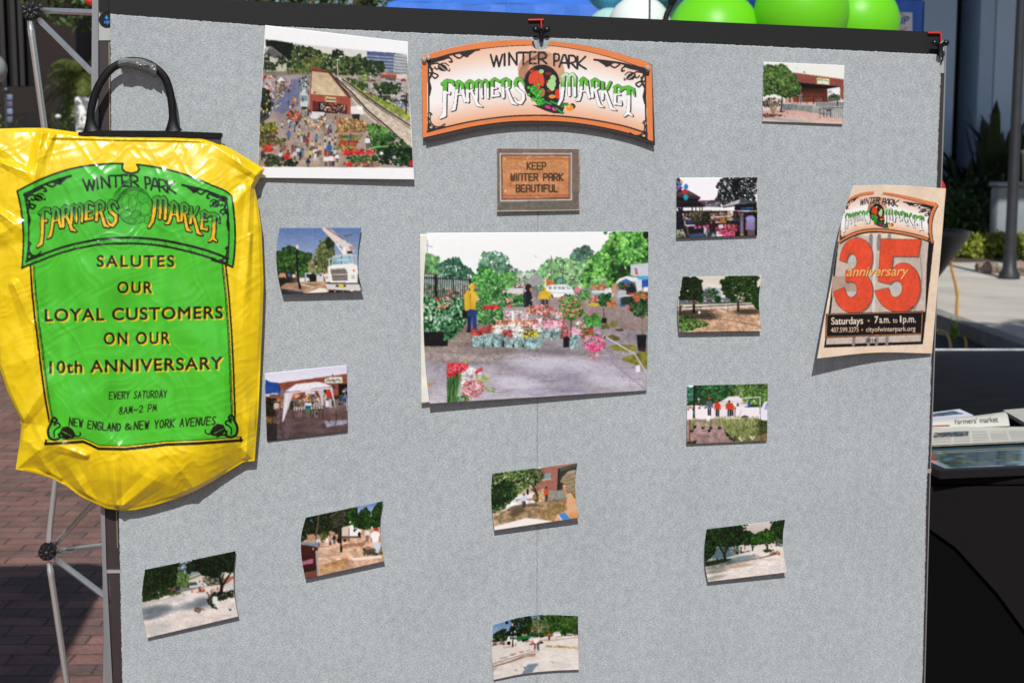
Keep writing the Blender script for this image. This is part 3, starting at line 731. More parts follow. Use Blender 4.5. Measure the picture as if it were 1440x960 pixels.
def felt(top, right, bottom, left, W):
    U, V = np.meshgrid(np.linspace(0, 1, W), np.linspace(0, 1, 760)); X, Y = Patch(top, right, bottom, left, poly)(U, V)
    return grid_mesh('felt_panel', P_arr(X, Y, np.zeros_like(X)), None, [MATS['grey_felt']], .004, board, False)
TL = edge(TE, 1000, .4, 3); tl = [p for p in TL if p[0] < 756.7] + [(756.92, 52.5)]; tr = [(757.08, 52.5)] + [p for p in TL if p[0] >= 757.3]
felt(tl, [(p[0] - .08, p[1]) for p in SEAM], [(178, 1300), (SEAM[-1][0] - .08, 1300)], edge(LE, 760, .35, 1), 300)
felt(tr, edge([TE[-1]] + RE[1:], 760, .33, 2), [(SEAM[-1][0] + .08, 1300), RE[-1]], [(p[0] + .08, p[1]) for p in SEAM], 300)
BLK = mat('rail_black', '18191b', rough=.6, spec=.3, var=.05, scale=40, bump=.08, bscale=300)
mb = MB(); mb.slab([P(px, py, .0055) for px, py in [(150, -8), (1312, 45.2), (1322, 46), (1322, 82), (152, 24)]], (0, .02, 0)); mb.build('top_rail', BLK, board, smooth=False)
STEEL = mat('brushed_aluminium', 'dcdddc', rough=.24, metal=.75, var=.1, scale=25, stretch=(1, 1, .05))
STEELD = mat('upright_aluminium', '94969a', rough=.4, metal=.5, var=.1, scale=25, stretch=(1, 1, .05))
PLATE = mat('upright_plate', 'a9aeac', rough=.5, metal=.2, var=.06, scale=30)
BRN = mat('magnet_strip', '33282b', rough=.6, var=.08, scale=50)
def strip(name, m, pts, y, d): mb = MB(); mb.slab([P(px, py, y) for px, py in pts], (0, d, 0)); return mb.build(name, m, board, smooth=False)
# left upright: rounded silver edge, pale head plate, brown magnetic strip, joint
u = thing('x', (0, 0, 0), None, None); bpy.data.objects.remove(u)
strip('upright', STEELD, [(130, -60), (138, -60), (138.2, 200), (141, 480), (149.5, 797), (158, 960), (173, 1300), (166, 1300), (147, 960), (144, 797), (134, 480), (128.5, 120)], .004, .022)
strip('head_plate', PLATE, [(138.4, -40), (160, -40), (160, 57), (138.4, 57)], .0075, .012)
strip('magnetic_strip', BRN, [(138.6, 57.6), (160, 57.6), (166, 480), (172, 800.5), (152.5, 800.5), (150, 797), (141.3, 480)], .009, .010)
strip('magnetic_strip', BRN, [(154, 806), (176, 806), (180, 960), (186, 1300), (174, 1300), (159, 960)], .009, .010)
strip('joint_band', STEEL, [(146, 801), (173, 801), (173, 805.5), (146, 805.5)], .0065, .014)
strip('edge_trim', mat('brass_trim', 'a59a72', rough=.4, metal=.6), [(152.6, 60), (154, 60), (158, 480), (166, 770), (164.6, 770), (156.6, 480)], .0075, .001)
strip('head_block', mat('black_plastic', '0d0d0f', rough=.35), [(139, -30), (153, -30), (153, 16.5), (139, 16.5)], .0035, .004)
def sticker():
    c = P(150, 28.5, .0068); W = 60; u = np.linspace(-1, 1, W); U, V = np.meshgrid(u, -u)
    R = 10 * MM * 1.02
    # round disc as a polar grid so that its edge is clean
    rr, th = np.meshgrid(np.linspace(0, 1, 24), np.linspace(0, 2 * math.pi, 72)); X, Z = rr * np.cos(th), rr * np.sin(th)
    cc = Cv(X * 30, -Z * 30, base='0c0f14'); cc.p([(0, -19), (8, -6), (-8, -6)], '2f8ee0'); cc.rc(-3, -8, 3, -3, '2f8ee0'); text(cc, 'up', -9, 11, 12, 13, '2f8ee0', bold=.03)
    pts = np.stack([c.x + X * R, np.full_like(X, c.y), c.z + Z * R], -1)[::-1]
    o = grid_mesh('round_sticker', pts, cc.A[::-1], [print_mat('sticker_print', .3), BLK], .0004, parent=board); o['label'] = 'round black sticker with a blue up arrow'
sticker()
# right upright
strip('upright', STEELD, [(1327.5, 58), (1331.5, 56), (1330, 110), (1325, 250), (1315.5, 480), (1308, 690), (1301, 960), (1294, 1300), (1292, 1300), (1299.4, 960), (1306.6, 690), (1314, 480), (1323.2, 250), (1328, 104)], .008, .02)
strip('head_plate', PLATE, [(1300, 56), (1327.3, 58), (1327.8, 103), (1300, 103)], .009, .012)
strip('magnetic_strip', BRN, [(1290, 103.6), (1327.8, 103.6), (1323, 250), (1313.8, 480), (1309, 658), (1290, 658)], .009, .012)
strip('magnetic_strip', BRN, [(1280, 666), (1306, 666), (1299, 960), (1291, 1300), (1275, 1300)], .009, .012)
strip('joint_band', STEEL, [(1288, 659), (1310, 659), (1309, 665), (1288, 665)], .007, .016)
# folding frame behind: tubes and hubs
TY = .30
def tb(a, b, ya=TY, yb=TY, r=5.0, parent=board):
    m = MB(); A, B = P(*a, ya), P(*b, yb); rr = r * MM * .96; d = (B - A).normalized()
    m.tube([A, A + d * .012, A + d * .014, A + d * .03, A + d * .032, B - d * .012, B], [rr * .8, rr * .85, rr, rr, rr * .97, rr * .97, rr * .8], 18); return m.build('frame_tube', STEEL, parent)
tb((42, 30), (101, 462), r=5.2); tb((59, 15), (137, 18), yb=.03, r=4.6); tb((54, 27), (131, 104), yb=.03, r=4.6)
tb((102, 474), (68, 762), r=5); tb((79, 764), (146, 690), yb=.03, r=4.6); tb((82, 774), (150, 766), yb=.03, r=4.8); tb((79, 786), (158, 846), yb=.03, r=5); tb((69, 790), (124, 1160), r=5.2)
tb((150, 806), (146, 1180), .03, .06, r=4)
def hub(px, py, r=13):
    c = P(px, py, TY); m = MB(); bm = bmesh.new(); R = r * MM * 1.1
    bmesh.ops.create_cone(bm, cap_ends=True, segments=28, radius1=R, radius2=R * .93, depth=.024); bmesh.ops.bevel(bm, geom=bm.edges[:], offset=.003, segments=2, affect='EDGES')
    m.add(bm, Matrix.Translation(c) @ Matrix.Rotation(math.radians(90), 4, 'X')); h = m.build('frame_hub', mat('hub_black', '131316', rough=.4, var=.3, scale=60, bump=.3, bscale=120), board)
    m = MB()
    for k in range(8):
        a = k * .785 + .3; m.box(c + Vector((math.cos(a) * R * .62, -.0135, math.sin(a) * R * .62)), (R * .5, .004, .003), Matrix.Rotation(-a, 4, 'Y'), .0006)
    m.sph(c + Vector((0, -.0125, 0)), (R * .28, .004, R * .28), 16, 8); m.build('hub_ribs', mat('hub_rib', '2a2a2e', rough=.35), h)
hub(67, 775, 12.5); hub(44, 16, 13); hub(102, 468, 12.5); hub(126, 1170, 12.5)
m = MB(); m.tube([P(126, 0, .06), P(128, -14, .06)], 5 * MM, 12); m.sph(P(127, 2, .06), .008, 14, 10); o = m.build('red_button', mat('red_plastic', 'd2301f', rough=.35), board)
# hooks with black clamps at the top of the rail
def clip(px, py, label, right):
    t = thing('panel_hook', P(px, py + 16, -.01), label, 'hook', 'red hooks with black clamps on the top rail'); R_ = mat('red_plastic', 'd2301f'); y = .001
    m = MB(); x0, x1 = (-16, 4) if not right else (-15, 3)
    pts = [(px + x0, py), (px + x1 - 2, py), (px + x1, py + 1.5), (px + x1 + .3, py + 13)] if right else [(px - 16, py + .4), (px + 5, py)]
    m.tube([P(*q, y) for q in pts], 1.35 * MM, 10)
    if not right: m.tube([P(px + 2, py, y), P(px + 2.5, py + 12, y)], 1.2 * MM, 10)
    m.build('hook', R_, t); K = mat('clamp_black', '0b0b0d', rough=.32); m = MB(); cx, cy = px + 2.5, py + 15
    for s_ in (-1, 1):
        m.tube([P(cx, cy + 4, -.006), P(cx + s_ * 4, cy + 1, -.009), P(cx + s_ * 8, cy - 1, -.011)], [.004, .004, .0046], 12); m.sph(P(cx + s_ * 8, cy - 1, -.0115), (.0058, .0045, .0056), 18, 12)
    m.build('wing', K, t); m = MB(); a, b = P(cx, cy + 1, -.007), P(cx, cy + (16 if not right else 17), -.007); m.tube([a, a.lerp(b, .5), b], [.0055, .0045, .003 if not right else .0065], 12); m.build('stem', K, t)
    if right: m = MB(); m.tube([P(1321, 77, .004), P(1325, 79, .002), P(1326, 84, .002), P(1323, 88, .004)], .0016, 8); m.build('wire_loop', K, t)
clip(759, 28, 'red hook with a black clamp holding the arched sign at the middle of the rail', False)
clip(1320, 46.5, 'red hook with a black clamp at the right end of the rail', True)
# ================================================================== photographs pinned to the felt
PHOTO = print_mat('photo_paper_print', rough=0.3, spec=0.22, bump=0.006, bscale=50)
PAPER = mat('paper_white', 'e9e8e2', rough=0.7, var=0.04, scale=60)
GREENS = ['0c1a10', '16301a', '1f4421', '2c5a2a', '3f7434', '5f9344']
def photo(label, zoom, quad, lifts, paint, res=(116, 84), mt=None, mr=None, mb=None, ml=None, con=1.3, name='photo_print', cat='photograph', group='photo prints pinned to the grey felt board', belly=0.0, soft=0.0):
    x0, y0, s = zoom
    z = lambda p: (x0 + p[0] / s, y0 + p[1] / s)
    TL, TR, BR, BL = quad
    e = lambda a, m, b: [z(a)] + [z(q) for q in (m or [])] + [z(b)]
    pt = Patch(e(TL, mt, TR), e(TR, mr, BR), e(BL, mb, BR), e(TL, ml, BL))
    W, H = res
    U2, V2 = uv(W, H, 2)
    X2, Y2 = pt(U2, V2)
    c = Cv((X2 - x0) * s, (Y2 - y0) * s, seed=len(label))
    paint(c)
    A = down(c.A, 2)
    B = A.copy(); B[1:-1, 1:-1] = A[1:-1, 1:-1] * .60 + (A[:-2, 1:-1] + A[2:, 1:-1] + A[1:-1, :-2] + A[1:-1, 2:]) * .10      # the lens of a small camera
    g = B.mean(-1, keepdims=True); A = np.clip(g + (B - g) * .88, 0, 1) ** con
    A *= 1 + (fbm(*uv(W, H), 0.05, 9, 3)[..., None] - .5) * .16 * (1 - A.mean(-1, keepdims=True)) * 2 * (con > 1)
    A = np.clip(A * (1 + (fbm(*uv(W, H), 0.012, 5, 2)[..., None] - 0.5) * (0.02 + .22 * np.clip(1.5 - A.mean(-1, keepdims=True) * 1.6, 0, .6) * (con > 1))), 0, 1)                                   # film grain
    u = np.linspace(0, 1, W); v = np.linspace(0, 1, H); U, V = np.meshgrid(u, v)
    PX, PY = pt(U, V)
    a, b, cc, d = lifts
    dep = 0.0022 + (1 - V) * ((1 - U) * a + U * b) + V * ((1 - U) * d + U * cc) + belly * np.sin(np.pi * U) * (0.4 + 0.6 * V)
    # ragged push-pin style contact: edges stay flat where the print touches the felt
    o = sheet_mesh(name, PX, PY, dep, A, [PHOTO, PAPER], 0.0005)
    return tag(o, label, cat, group)

# 1 crane truck ------------------------------------------------------
def pt_crane(c):
    c.gr([(100, 60), (1150, 60), (1150, 640), (100, 640)], '6683b4', 'c3cde0')
    c.l([(562, 100), (545, 400)], 5, '8b9fc0')
    T = [(140, 380), (190, 350), (290, 280), (340, 300), (420, 350), (550, 380), (540, 460), (500, 600), (160, 620)]
    c.p(T, '1a3016'); c.fol(T, ['0f2210', '1c3a17', '2d5520', '43702b', '5d8838'], 420, 26)
    T = [(520, 600), (560, 450), (600, 330), (650, 260), (720, 195), (775, 200), (800, 260), (790, 420), (735, 600)]
    c.fol(T, ['33421f', '47562a', '5f6c38', '7c8450', '929a66'], 420, 24)
    c.fol([(700, 230), (740, 195), (790, 220), (800, 280), (720, 330)], ['2a3d24', '3d5230'], 60, 20)
    c.p([(500, 470), (560, 430), (600, 580), (510, 590)], '8a8960'); c.nz([(500, 430), (610, 430), (610, 590), (500, 590)], .4, 24, 4)
    c.rc(100, 600, 1150, 700, '6b5a4c'); c.fol([(150, 600), (370, 600), (380, 700), (180, 730)], ['10140e', '1c2114', '2b2d1c', '3d3a28'], 90, 30)
    c.p([(190, 590), (250, 590), (262, 640), (165, 640)], 'd39f80'); c.rc(278, 590, 312, 630, '4a6da0'); c.p([(392, 612), (430, 590), (470, 590), (470, 618)], '2d8a4c')
    c.person(372, 690, 110, 'c97b58', '77686a', hat='e8e4de'); c.person(345, 680, 90, 'd9d4cc', '6a6468')
    c.p([(470, 590), (540, 585), (548, 680), (478, 690)], 'd5dbe0'); c.rc(486, 600, 540, 640, '34404c'); c.rc(410, 640, 470, 690, 'e1dedd')
    c.rc(600, 590, 680, 690, 'd8d2d0'); c.car(620, 615, 90, 'a9b7c6'); c.e(560, 645, 42, 46, '14160f'); c.rc(500, 680, 600, 690, '241f1d')
    c.p([(190, 750), (260, 700), (700, 680), (760, 790), (450, 830), (200, 790)], 'b89478')
    c.nz([(190, 690), (760, 690), (760, 830), (190, 830)], .22, 30, 3, 2.5)
    c.l([(400, 710), (560, 745)], 16, 'd9c9b8'); c.l([(470, 700), (700, 690)], 14, 'cdb09a'); c.l([(440, 800), (720, 700)], 8, 'd6c4b2')
    c.p([(470, 818), (640, 752), (700, 760), (730, 790), (700, 815)], 'e9e3db'); c.p([(160, 770), (240, 770), (450, 800), (460, 830), (160, 830)], '2c3a32'); c.p([(300, 785), (440, 800), (450, 822), (240, 800)], '3c5484')
    c.l([(380, 330), (390, 620), (412, 760)], [20, 22, 18], '14171a'); c.p([(400, 710), (422, 710), (432, 765), (400, 765)], '14171a'); c.e(384, 300, 17, 24, 'e6cfc8')
    # boom, cab
    c.p([(650, 90), (700, 80), (780, 115), (900, 215), (1030, 300), (1020, 350), (950, 372), (890, 300), (790, 240)], 'dcd3d0')
    c.l([(700, 85), (900, 215)], 12, 'b06a62'); c.p([(645, 80), (672, 80), (664, 104)], 'b0463f'); c.e(824, 256, 10, 10, '222'*2); c.p([(960, 290), (1030, 290), (1030, 330), (985, 350)], 'b59d9a')
    c.l([(820, 260), (900, 370)], 20, 'e8e2de'); c.l([(940, 270), (930, 380)], 24, 'd8d0cc'); c.p([(890, 310), (930, 300), (925, 385), (895, 385)], 'efeae6'); c.rc(945, 345, 1000, 372, '3c3a36')
    c.l([(920, 180), (998, 160)], 14, '6f6a66'); c.l([(955, 170), (942, 250)], 10, '8a847e')
    c.p([(780, 400), (870, 385), (1000, 380), (1010, 485), (770, 505)], 'cfd2cf'); c.p([(785, 415), (990, 395), (998, 478), (776, 498)], '8fb2c4'); c.l([(882, 400), (880, 490)], 8, '51636e'); c.nz([(785, 415), (990, 395), (998, 478), (776, 498)], .25, 40, 2); c.rc(835, 430, 970, 455, 'c2d4dc')
    c.l([(740, 440), (745, 510)], 12, 'ded9d4'); c.l([(735, 440), (770, 425)], 8, 'ded9d4'); c.l([(1040, 395), (1020, 500)], 12, 'b5b0ac'); c.l([(1000, 395), (1045, 398)], 8, 'd8d2ce')
    c.p([(725, 520), (770, 500), (1010, 485), (1060, 510), (1070, 700), (760, 705), (730, 640)], 'eceae6')
    c.p([(755, 548), (915, 535), (948, 580), (948, 675), (780, 678)], '8a817a')
    for k in range(9): c.l([(758 + k * 3, 560 + k * 14), (945, 548 + k * 15)], 4, '57504b' if k % 2 else 'b8b0a8')
    c.l([(770, 608), (945, 602)], 7, 'dadad8')
    c.p([(680, 600), (740, 590), (755, 690), (700, 690)], 'e6e2de'); c.rc(700, 625, 730, 655, 'b8b4b0'); c.rc(992, 615, 1030, 655, 'c9c5c0'); c.e(1018, 562, 13, 11, 'd98a3a')
    c.e(700, 578, 13, 12, 'e0703a'); c.e(705, 700, 10, 10, 'd96a48'); c.e(984, 718, 9, 12, 'c85a50')
    c.p([(720, 695), (1060, 700), (1060, 712), (720, 708)], '3a352f'); c.p([(1060, 600), (1085, 640), (1110, 760), (1060, 700)], '4a4c3c')
    c.p([(700, 712), (1080, 712), (1095, 770), (1090, 790), (720, 770)], 'd8d4d4'); c.e(832, 732, 17, 11, '26282a'); c.e(914, 732, 17, 11, '26282a'); c.rc(848, 722, 905, 755, 'e6c93e')
    c.p([(740, 775), (1120, 790), (1120, 820), (740, 810)], '3a302b'); c.e(895, 795, 12, 11, 'e0664a'); c.p([(985, 765), (1005, 765), (1015, 800), (978, 800)], 'ecd9d0'); c.e(808, 795, 10, 12, 'd8b0a0')
photo('small print of a white crane truck with raised boom, upper left beside the yellow bag', (370, 310, 8), [(185, 80), (1105, 80), (1120, 795), (215, 828)], (0.004, 0.008, 0.016, 0.014), pt_crane, ml=[(148, 400), (165, 620)], mr=[(1068, 330), (1075, 620)])

# 2 white tent -------------------------------------------------------
def pt_tent(c):
    c.rc(80, 40, 1010, 900, 'dcdcea'); c.gr([(80, 40), (1010, 40), (1010, 270), (80, 270)], 'd8d6ea', 'e8e8f0')
    c.p([(240, 262), (980, 160), (990, 470), (240, 470)], '9a5848'); c.nz([(240, 262), (980, 160), (990, 470), (240, 470)], .16, 12, 2, 2)
    c.l([(240, 262), (980, 162)], 6, 'b0705c'); c.e(826, 174, 5, 9, '222020'); c.e(560, 250, 8, 4, '332a2a')
    c.rc(890, 268, 990, 390, '1c1a20'); c.rc(820, 280, 852, 315, '4a4450'); c.rc(840, 330, 890, 400, 'a5624c')
    c.p([(740, 215), (800, 192), (930, 190), (936, 258), (738, 262)], 'd8d2a0'); c.p([(748, 220), (802, 200), (922, 198), (926, 250), (746, 254)], 'd9dde0')
    c.l([(760, 240), (780, 220), (800, 240), (830, 222), (850, 236), (880, 218), (910, 236)], 9, '4d5a58'); c.e(838, 236, 12, 10, 'a8583c')
    c.rc(265, 330, 305, 400, '7f8890'); c.rc(150, 380, 245, 420, '9c5b47'); c.rc(170, 378, 215, 410, '5e6f80'); c.rc(100, 400, 300, 470, 'a06a52')
    c.p([(100, 222), (165, 250), (240, 255), (262, 350), (250, 368), (190, 366), (100, 380)], '2c5bb0'); c.l([(120, 260), (200, 300), (245, 290)], 7, '1f4690'); c.l([(100, 330), (180, 315), (250, 350)], 7, '3f70c4'); c.p([(240, 255), (268, 330), (258, 360)], '2a3560')
    c.rc(80, 470, 1010, 900, '75605f'); c.gr([(80, 430), (1010, 430), (1010, 600), (80, 600)], '8c7878', '7c6460'); c.gr([(80, 600), (1010, 600), (1010, 900), (80, 900)], '7c6462', '665558')
    c.nz([(80, 440), (1010, 440), (1010, 900), (80, 900)], .2, 40, 5, 3.0); c.nz([(80, 440), (1010, 440), (1010, 900), (80, 900)], .12, 12, 9, 1.0)
    for x0, w_, cc in [(110, 120, '3e3638'), (300, 60, '8b797b'), (560, 180, '857274'), (400, 100, '5f5052')]: c.rc(x0, 690, x0 + w_, 880, cc) if cc == '3e3638' else c.e(x0 + w_ / 2, 790, w_ / 2, 90, cc, al=.35)
    c.nz([(100, 680), (300, 680), (300, 890), (100, 890)], .3, 30, 6)
    c.p([(735, 660), (985, 650), (985, 690), (760, 730)], 'a3a4b4'); c.nz([(735, 650), (990, 650), (990, 735), (735, 735)], .15, 22, 8, 2); c.p([(765, 640), (800, 640), (795, 675), (770, 660)], '8a3f38')
    c.p([(110, 430), (210, 420), (215, 600), (108, 610)], '211d1e'); c.fol([(108, 420), (215, 420), (215, 620), (108, 620)], ['17201a', '242b24', '3a2f26', '5d3f2a'], 90, 20); c.fol([(110, 620), (200, 600), (190, 690), (118, 690)], ['5c4020', '8a6420', 'b08030'], 25, 16)
    c.fol([(200, 440), (300, 440), (300, 540), (200, 560)], ['7a5a48', 'a8684a', 'd0a080', '5e4c44'], 40, 15); c.person(222, 600, 150, 'd0c0bc', '6e5248'); c.rc(230, 425, 250, 455, 'd99a38')
    # goods under the tent
    c.fol([(370, 380), (720, 360), (720, 520), (370, 540)], ['2c3024', '4a3e34', '7a6a58', '8f8478', 'b8aea0', '9c6a50', 'cfc7bc'], 170, 18)
    c.fol([(400, 372), (470, 370), (470, 415), (400, 415)], ['e09a78', 'e8a888', 'd87a60'], 26, 15); c.rc(365, 450, 405, 540, '35462f')
    c.fol([(520, 430), (690, 425), (690, 450), (520, 450)], ['e0b030', 'e8e0d0', 'c84838', 'efefe6'], 26, 11); c.rc(560, 365, 575, 420, 'e0a030'); c.rc(596, 360, 608, 430, '3d6fa8'); c.rc(530, 350, 640, 372, 'dfdde2')
    c.rc(400, 530, 725, 548, '52463f')
    for k in range(12): c.rc(405 + k * 27, 520 - (k * 1.6), 420 + k * 27, 552 - k * 1.6, 'cfc8c4')
    c.rc(530, 495, 592, 528, '2458b0'); c.p([(535, 530), (595, 528), (590, 580), (560, 570)], '3c9a50'); c.rc(530, 470, 600, 500, 'e4e2e4'); c.p([(620, 470), (720, 462), (720, 500), (620, 510)], 'a9a29c')
    for x in (404, 505, 520, 590, 618, 680, 720): c.l([(x, 545), (x, 640)], 6, '332d2e')
    c.rc(628, 550, 668, 625, '8c8480'); c.e(655, 582, 12, 16, '2c2c2c'); c.fol([(720, 370), (760, 350), (775, 470), (725, 480)], ['8a7a70', 'c8beb8', '3c3a34', 'efe8e4'], 30, 14)
    c.p([(755, 345), (790, 325), (808, 360), (805, 410), (760, 405)], 'd8402f'); c.l([(775, 410), (775, 440)], 16, '5878b0'); c.e(772, 336, 12, 10, 'd86a50'); c.rc(738, 340, 756, 360, '221f1f')
    c.p([(750, 455), (785, 445), (780, 515), (750, 510)], 'e4e4ea'); c.p([(785, 430), (815, 430), (818, 520), (782, 515)], 'c9c4ca'); c.p([(815, 445), (838, 445), (835, 500), (818, 500)], '3a3a36')
    c.fol([(880, 390), (980, 370), (985, 480), (900, 485)], ['20281c', '2f3a26', '57607a', '7f8aa0'], 60, 18); c.p([(930, 335), (985, 300), (990, 345), (940, 355)], '9a72b8'); c.e(945, 350, 18, 10, 'd8d040'); c.rc(955, 380, 975, 420, '5a8ac8'); c.rc(978, 420, 992, 555, 'cfcad6')
    c.fol([(845, 395), (890, 385), (890, 430), (850, 430)], ['3a2c24', '7a4a30', '553a2c'], 18, 14)
    # canopy
    c.p([(308, 352), (430, 268), (680, 245), (822, 290), (822, 306), (640, 320), (400, 362), (308, 368)], 'ece9f0')
    for k in range(6): c.l([(340 + k * 80, 345 - k * 9), (430 + k * 50, 270 - k * 4)], 5, 'd6d2dc')
    c.l([(308, 356), (500, 338), (820, 296)], 5, '4a4854'); c.p([(308, 360), (820, 300), (824, 318), (308, 382)], 'dedae4')
    c.p([(308, 365), (405, 362), (350, 520), (300, 660), (285, 675), (300, 480)], 'd9d2d8'); c.l([(345, 370), (310, 560), (292, 660)], 14, 'e8e3ea')
    c.p([(665, 345), (728, 325), (728, 500), (708, 490), (690, 400)], 'cfc6ca'); c.p([(785, 310), (824, 306), (850, 470), (862, 560), (840, 470), (810, 360)], 'd6cfd6'); c.l([(862, 555), (872, 640), (845, 738)], 6, '2e2a2c')
    c.l([(262, 500), (265, 700)], 5, '57494a')
photo('print of a white canopy tent on wet bricks, just right of the yellow bag', (360, 505, 7.68), [(92, 152), (982, 60), (990, 780), (118, 885)], (0.002, 0.001, 0.003, 0.002), pt_tent)

# 3 cement truck -----------------------------------------------------
def pt_cement(c):
    c.rc(120, 80, 1010, 930, 'cfa890'); c.gr([(600, 90), (1010, 90), (1010, 260), (600, 260)], '5f83b4', 'b8c8e0')
    T = [(140, 520), (160, 270), (500, 190), (600, 180), (690, 165), (720, 200), (740, 400), (560, 440), (300, 450), (200, 500)]
    c.p(T, '1a2615'); c.fol(T, ['0d170d', '162414', '223418', '31421f', '4c5630'], 420, 22)
    for T in ([(600, 400), (610, 220), (690, 165), (735, 260), (730, 400)], [(730, 400), (740, 230), (800, 180), (850, 215), (860, 390)], [(860, 380), (870, 220), (930, 120), (975, 105), (970, 370)]):
        c.p(T, '1d3a14'); c.fol(T, ['10240c', '1b3c12', '2c541a', '3a6822'], 130, 20)
    c.fol([(420, 240), (600, 190), (600, 340), (520, 380), (440, 330)], ['3a3c2c', '55503c', '6b6450'], 90, 14); c.rc(230, 300, 250, 320, '4878b8')
    c.l([(320, 260), (285, 540)], [14, 18], '6d6450'); c.p([(200, 458), (275, 445), (275, 500), (200, 515)], 'c99878'); c.p([(200, 515), (320, 500), (320, 540), (200, 540)], 'b8a898')
    c.p([(370, 480), (440, 412), (490, 430), (495, 540), (375, 545)], 'c4a07c'); c.p([(385, 480), (490, 460), (490, 540), (385, 540)], 'e4dad4'); c.fol([(330, 450), (390, 420), (430, 440), (360, 540)], ['4a5a28', '6a7038', '3b4a20'], 40, 16)
    c.p([(330, 560), (520, 530), (960, 430), (1005, 720), (320, 880)], 'd9b69c'); c.nz([(310, 440), (1010, 440), (1010, 900), (310, 900)], .16, 36, 3, 1.6); c.nz([(310, 440), (1010, 440), (1010, 900), (310, 900)], .1, 10, 4)
    c.gr([(330, 760), (620, 690), (640, 800), (330, 880)], 'bf9066', 'd8b48c'); c.nz([(320, 680), (700, 660), (700, 870), (320, 890)], .2, 22, 8, 2)
    c.l([(560, 575), (780, 545)], 40, 'bd9076'); c.nz([(540, 520), (800, 520), (800, 620), (540, 620)], .2, 18, 1); c.l([(330, 680), (440, 660)], 18, 'b7a8a0'); c.l([(680, 705), (960, 680)], 26, 'f3e2d4'); c.l([(330, 580), (430, 575)], 12, '98a0a8')
    # truck
    c.p([(555, 380), (640, 360), (640, 470), (560, 470)], 'e0cbbc'); c.p([(635, 365), (660, 350), (680, 360), (680, 480), (640, 480)], 'f0ece8'); c.e(646, 326, 10, 12, 'e8e4e0'); c.p([(672, 395), (700, 380), (760, 400), (758, 450), (700, 480), (672, 470)], 'f2ede9'); c.p([(678, 400), (700, 390), (700, 420), (680, 428)], '4a5058'); c.rc(700, 392, 715, 405, '2c3034')
    c.p([(520, 380), (550, 370), (545, 520), (515, 520)], '4b4134'); c.rc(550, 468, 760, 486, '6d625a'); c.e(740, 450, 15, 26, '241e1c'); c.e(530, 510, 22, 30, '2a2422'); c.e(590, 500, 18, 26, '302a26'); c.rc(560, 480, 640, 500, '8c7a6c'); c.p([(612, 515), (620, 480), (634, 512)], 'e0603a'); c.rc(630, 380, 636, 520, '3a3c44')
    c.person(440, 560, 100, 'd8a080', '5a4844'); c.person(480, 545, 92, '2e3038', '24262c'); c.person(318, 580, 100, 'd0d0d8', '4c5c7c'); c.rc(538, 470, 556, 510, '324c7c')
    c.l([(550, 380), (548, 520), (552, 600)], [14, 16, 18], '1a1714'); c.p([(542, 570), (560, 570), (566, 635), (540, 635)], '1a1714'); c.rc(790, 512, 830, 524, 'b86a54')
    c.person(822, 518, 128, 'e8e0dc', '7c7474'); c.p([(780, 600), (860, 590), (910, 640), (905, 668), (780, 655)], '5f5e50'); c.fol([(780, 590), (900, 590), (910, 665), (780, 660)], ['46483e', '6a6a5a', '9a7a64'], 30, 18); c.e(830, 590, 32, 20, 'b08a70'); c.fol([(940, 600), (985, 560), (990, 650), (950, 655)], ['9a8a60', '7a6c4a'], 20, 18)
    # man in white
    c.p([(885, 530), (935, 520), (965, 570), (935, 640), (910, 640), (915, 600), (895, 590)], 'cfd8ea'); c.p([(860, 440), (900, 415), (945, 430), (955, 470), (935, 520), (880, 535), (855, 485)], 'f4efec'); c.l([(862, 490), (868, 530)], 14, 'b98c70'); c.l([(948, 470), (944, 520)], 12, 'c49a7c'); c.e(912, 398, 26, 15, 'd0492c'); c.rc(895, 400, 940, 412, 'c0402a'); c.rc(900, 640, 935, 662, '3c3a34'); c.rc(860, 370, 880, 395, 'e8e4e0')
    # car corner at the left
    c.p([(130, 540), (200, 535), (320, 560), (310, 600), (300, 885), (150, 930)], '54281f'); c.gr([(130, 540), (300, 570), (295, 800), (140, 850)], '5e2b1f', '4a201a'); c.p([(130, 535), (200, 530), (320, 560), (315, 585), (200, 562), (130, 558)], '8c98a4'); c.p([(285, 620), (315, 610), (325, 880), (305, 890)], 'b4aca4'); c.p([(145, 728), (260, 700), (262, 745), (150, 768)], 'b87890'); c.p([(150, 820), (280, 800), (285, 820), (160, 845)], '26281c'); c.p([(155, 845), (295, 815), (305, 885), (175, 920)], '8a5440'); c.e(262, 600, 7, 14, 'd8c8c0')
photo('small print of a cement truck on a dusty building site, below the yellow bag', (405, 690, 7.387), [(185, 275), (988, 103), (1000, 730), (180, 915)], (0.003, 0.007, 0.013, 0.010), pt_cement, ml=[(140, 450), (138, 660)], mr=[(957, 300), (968, 530)])

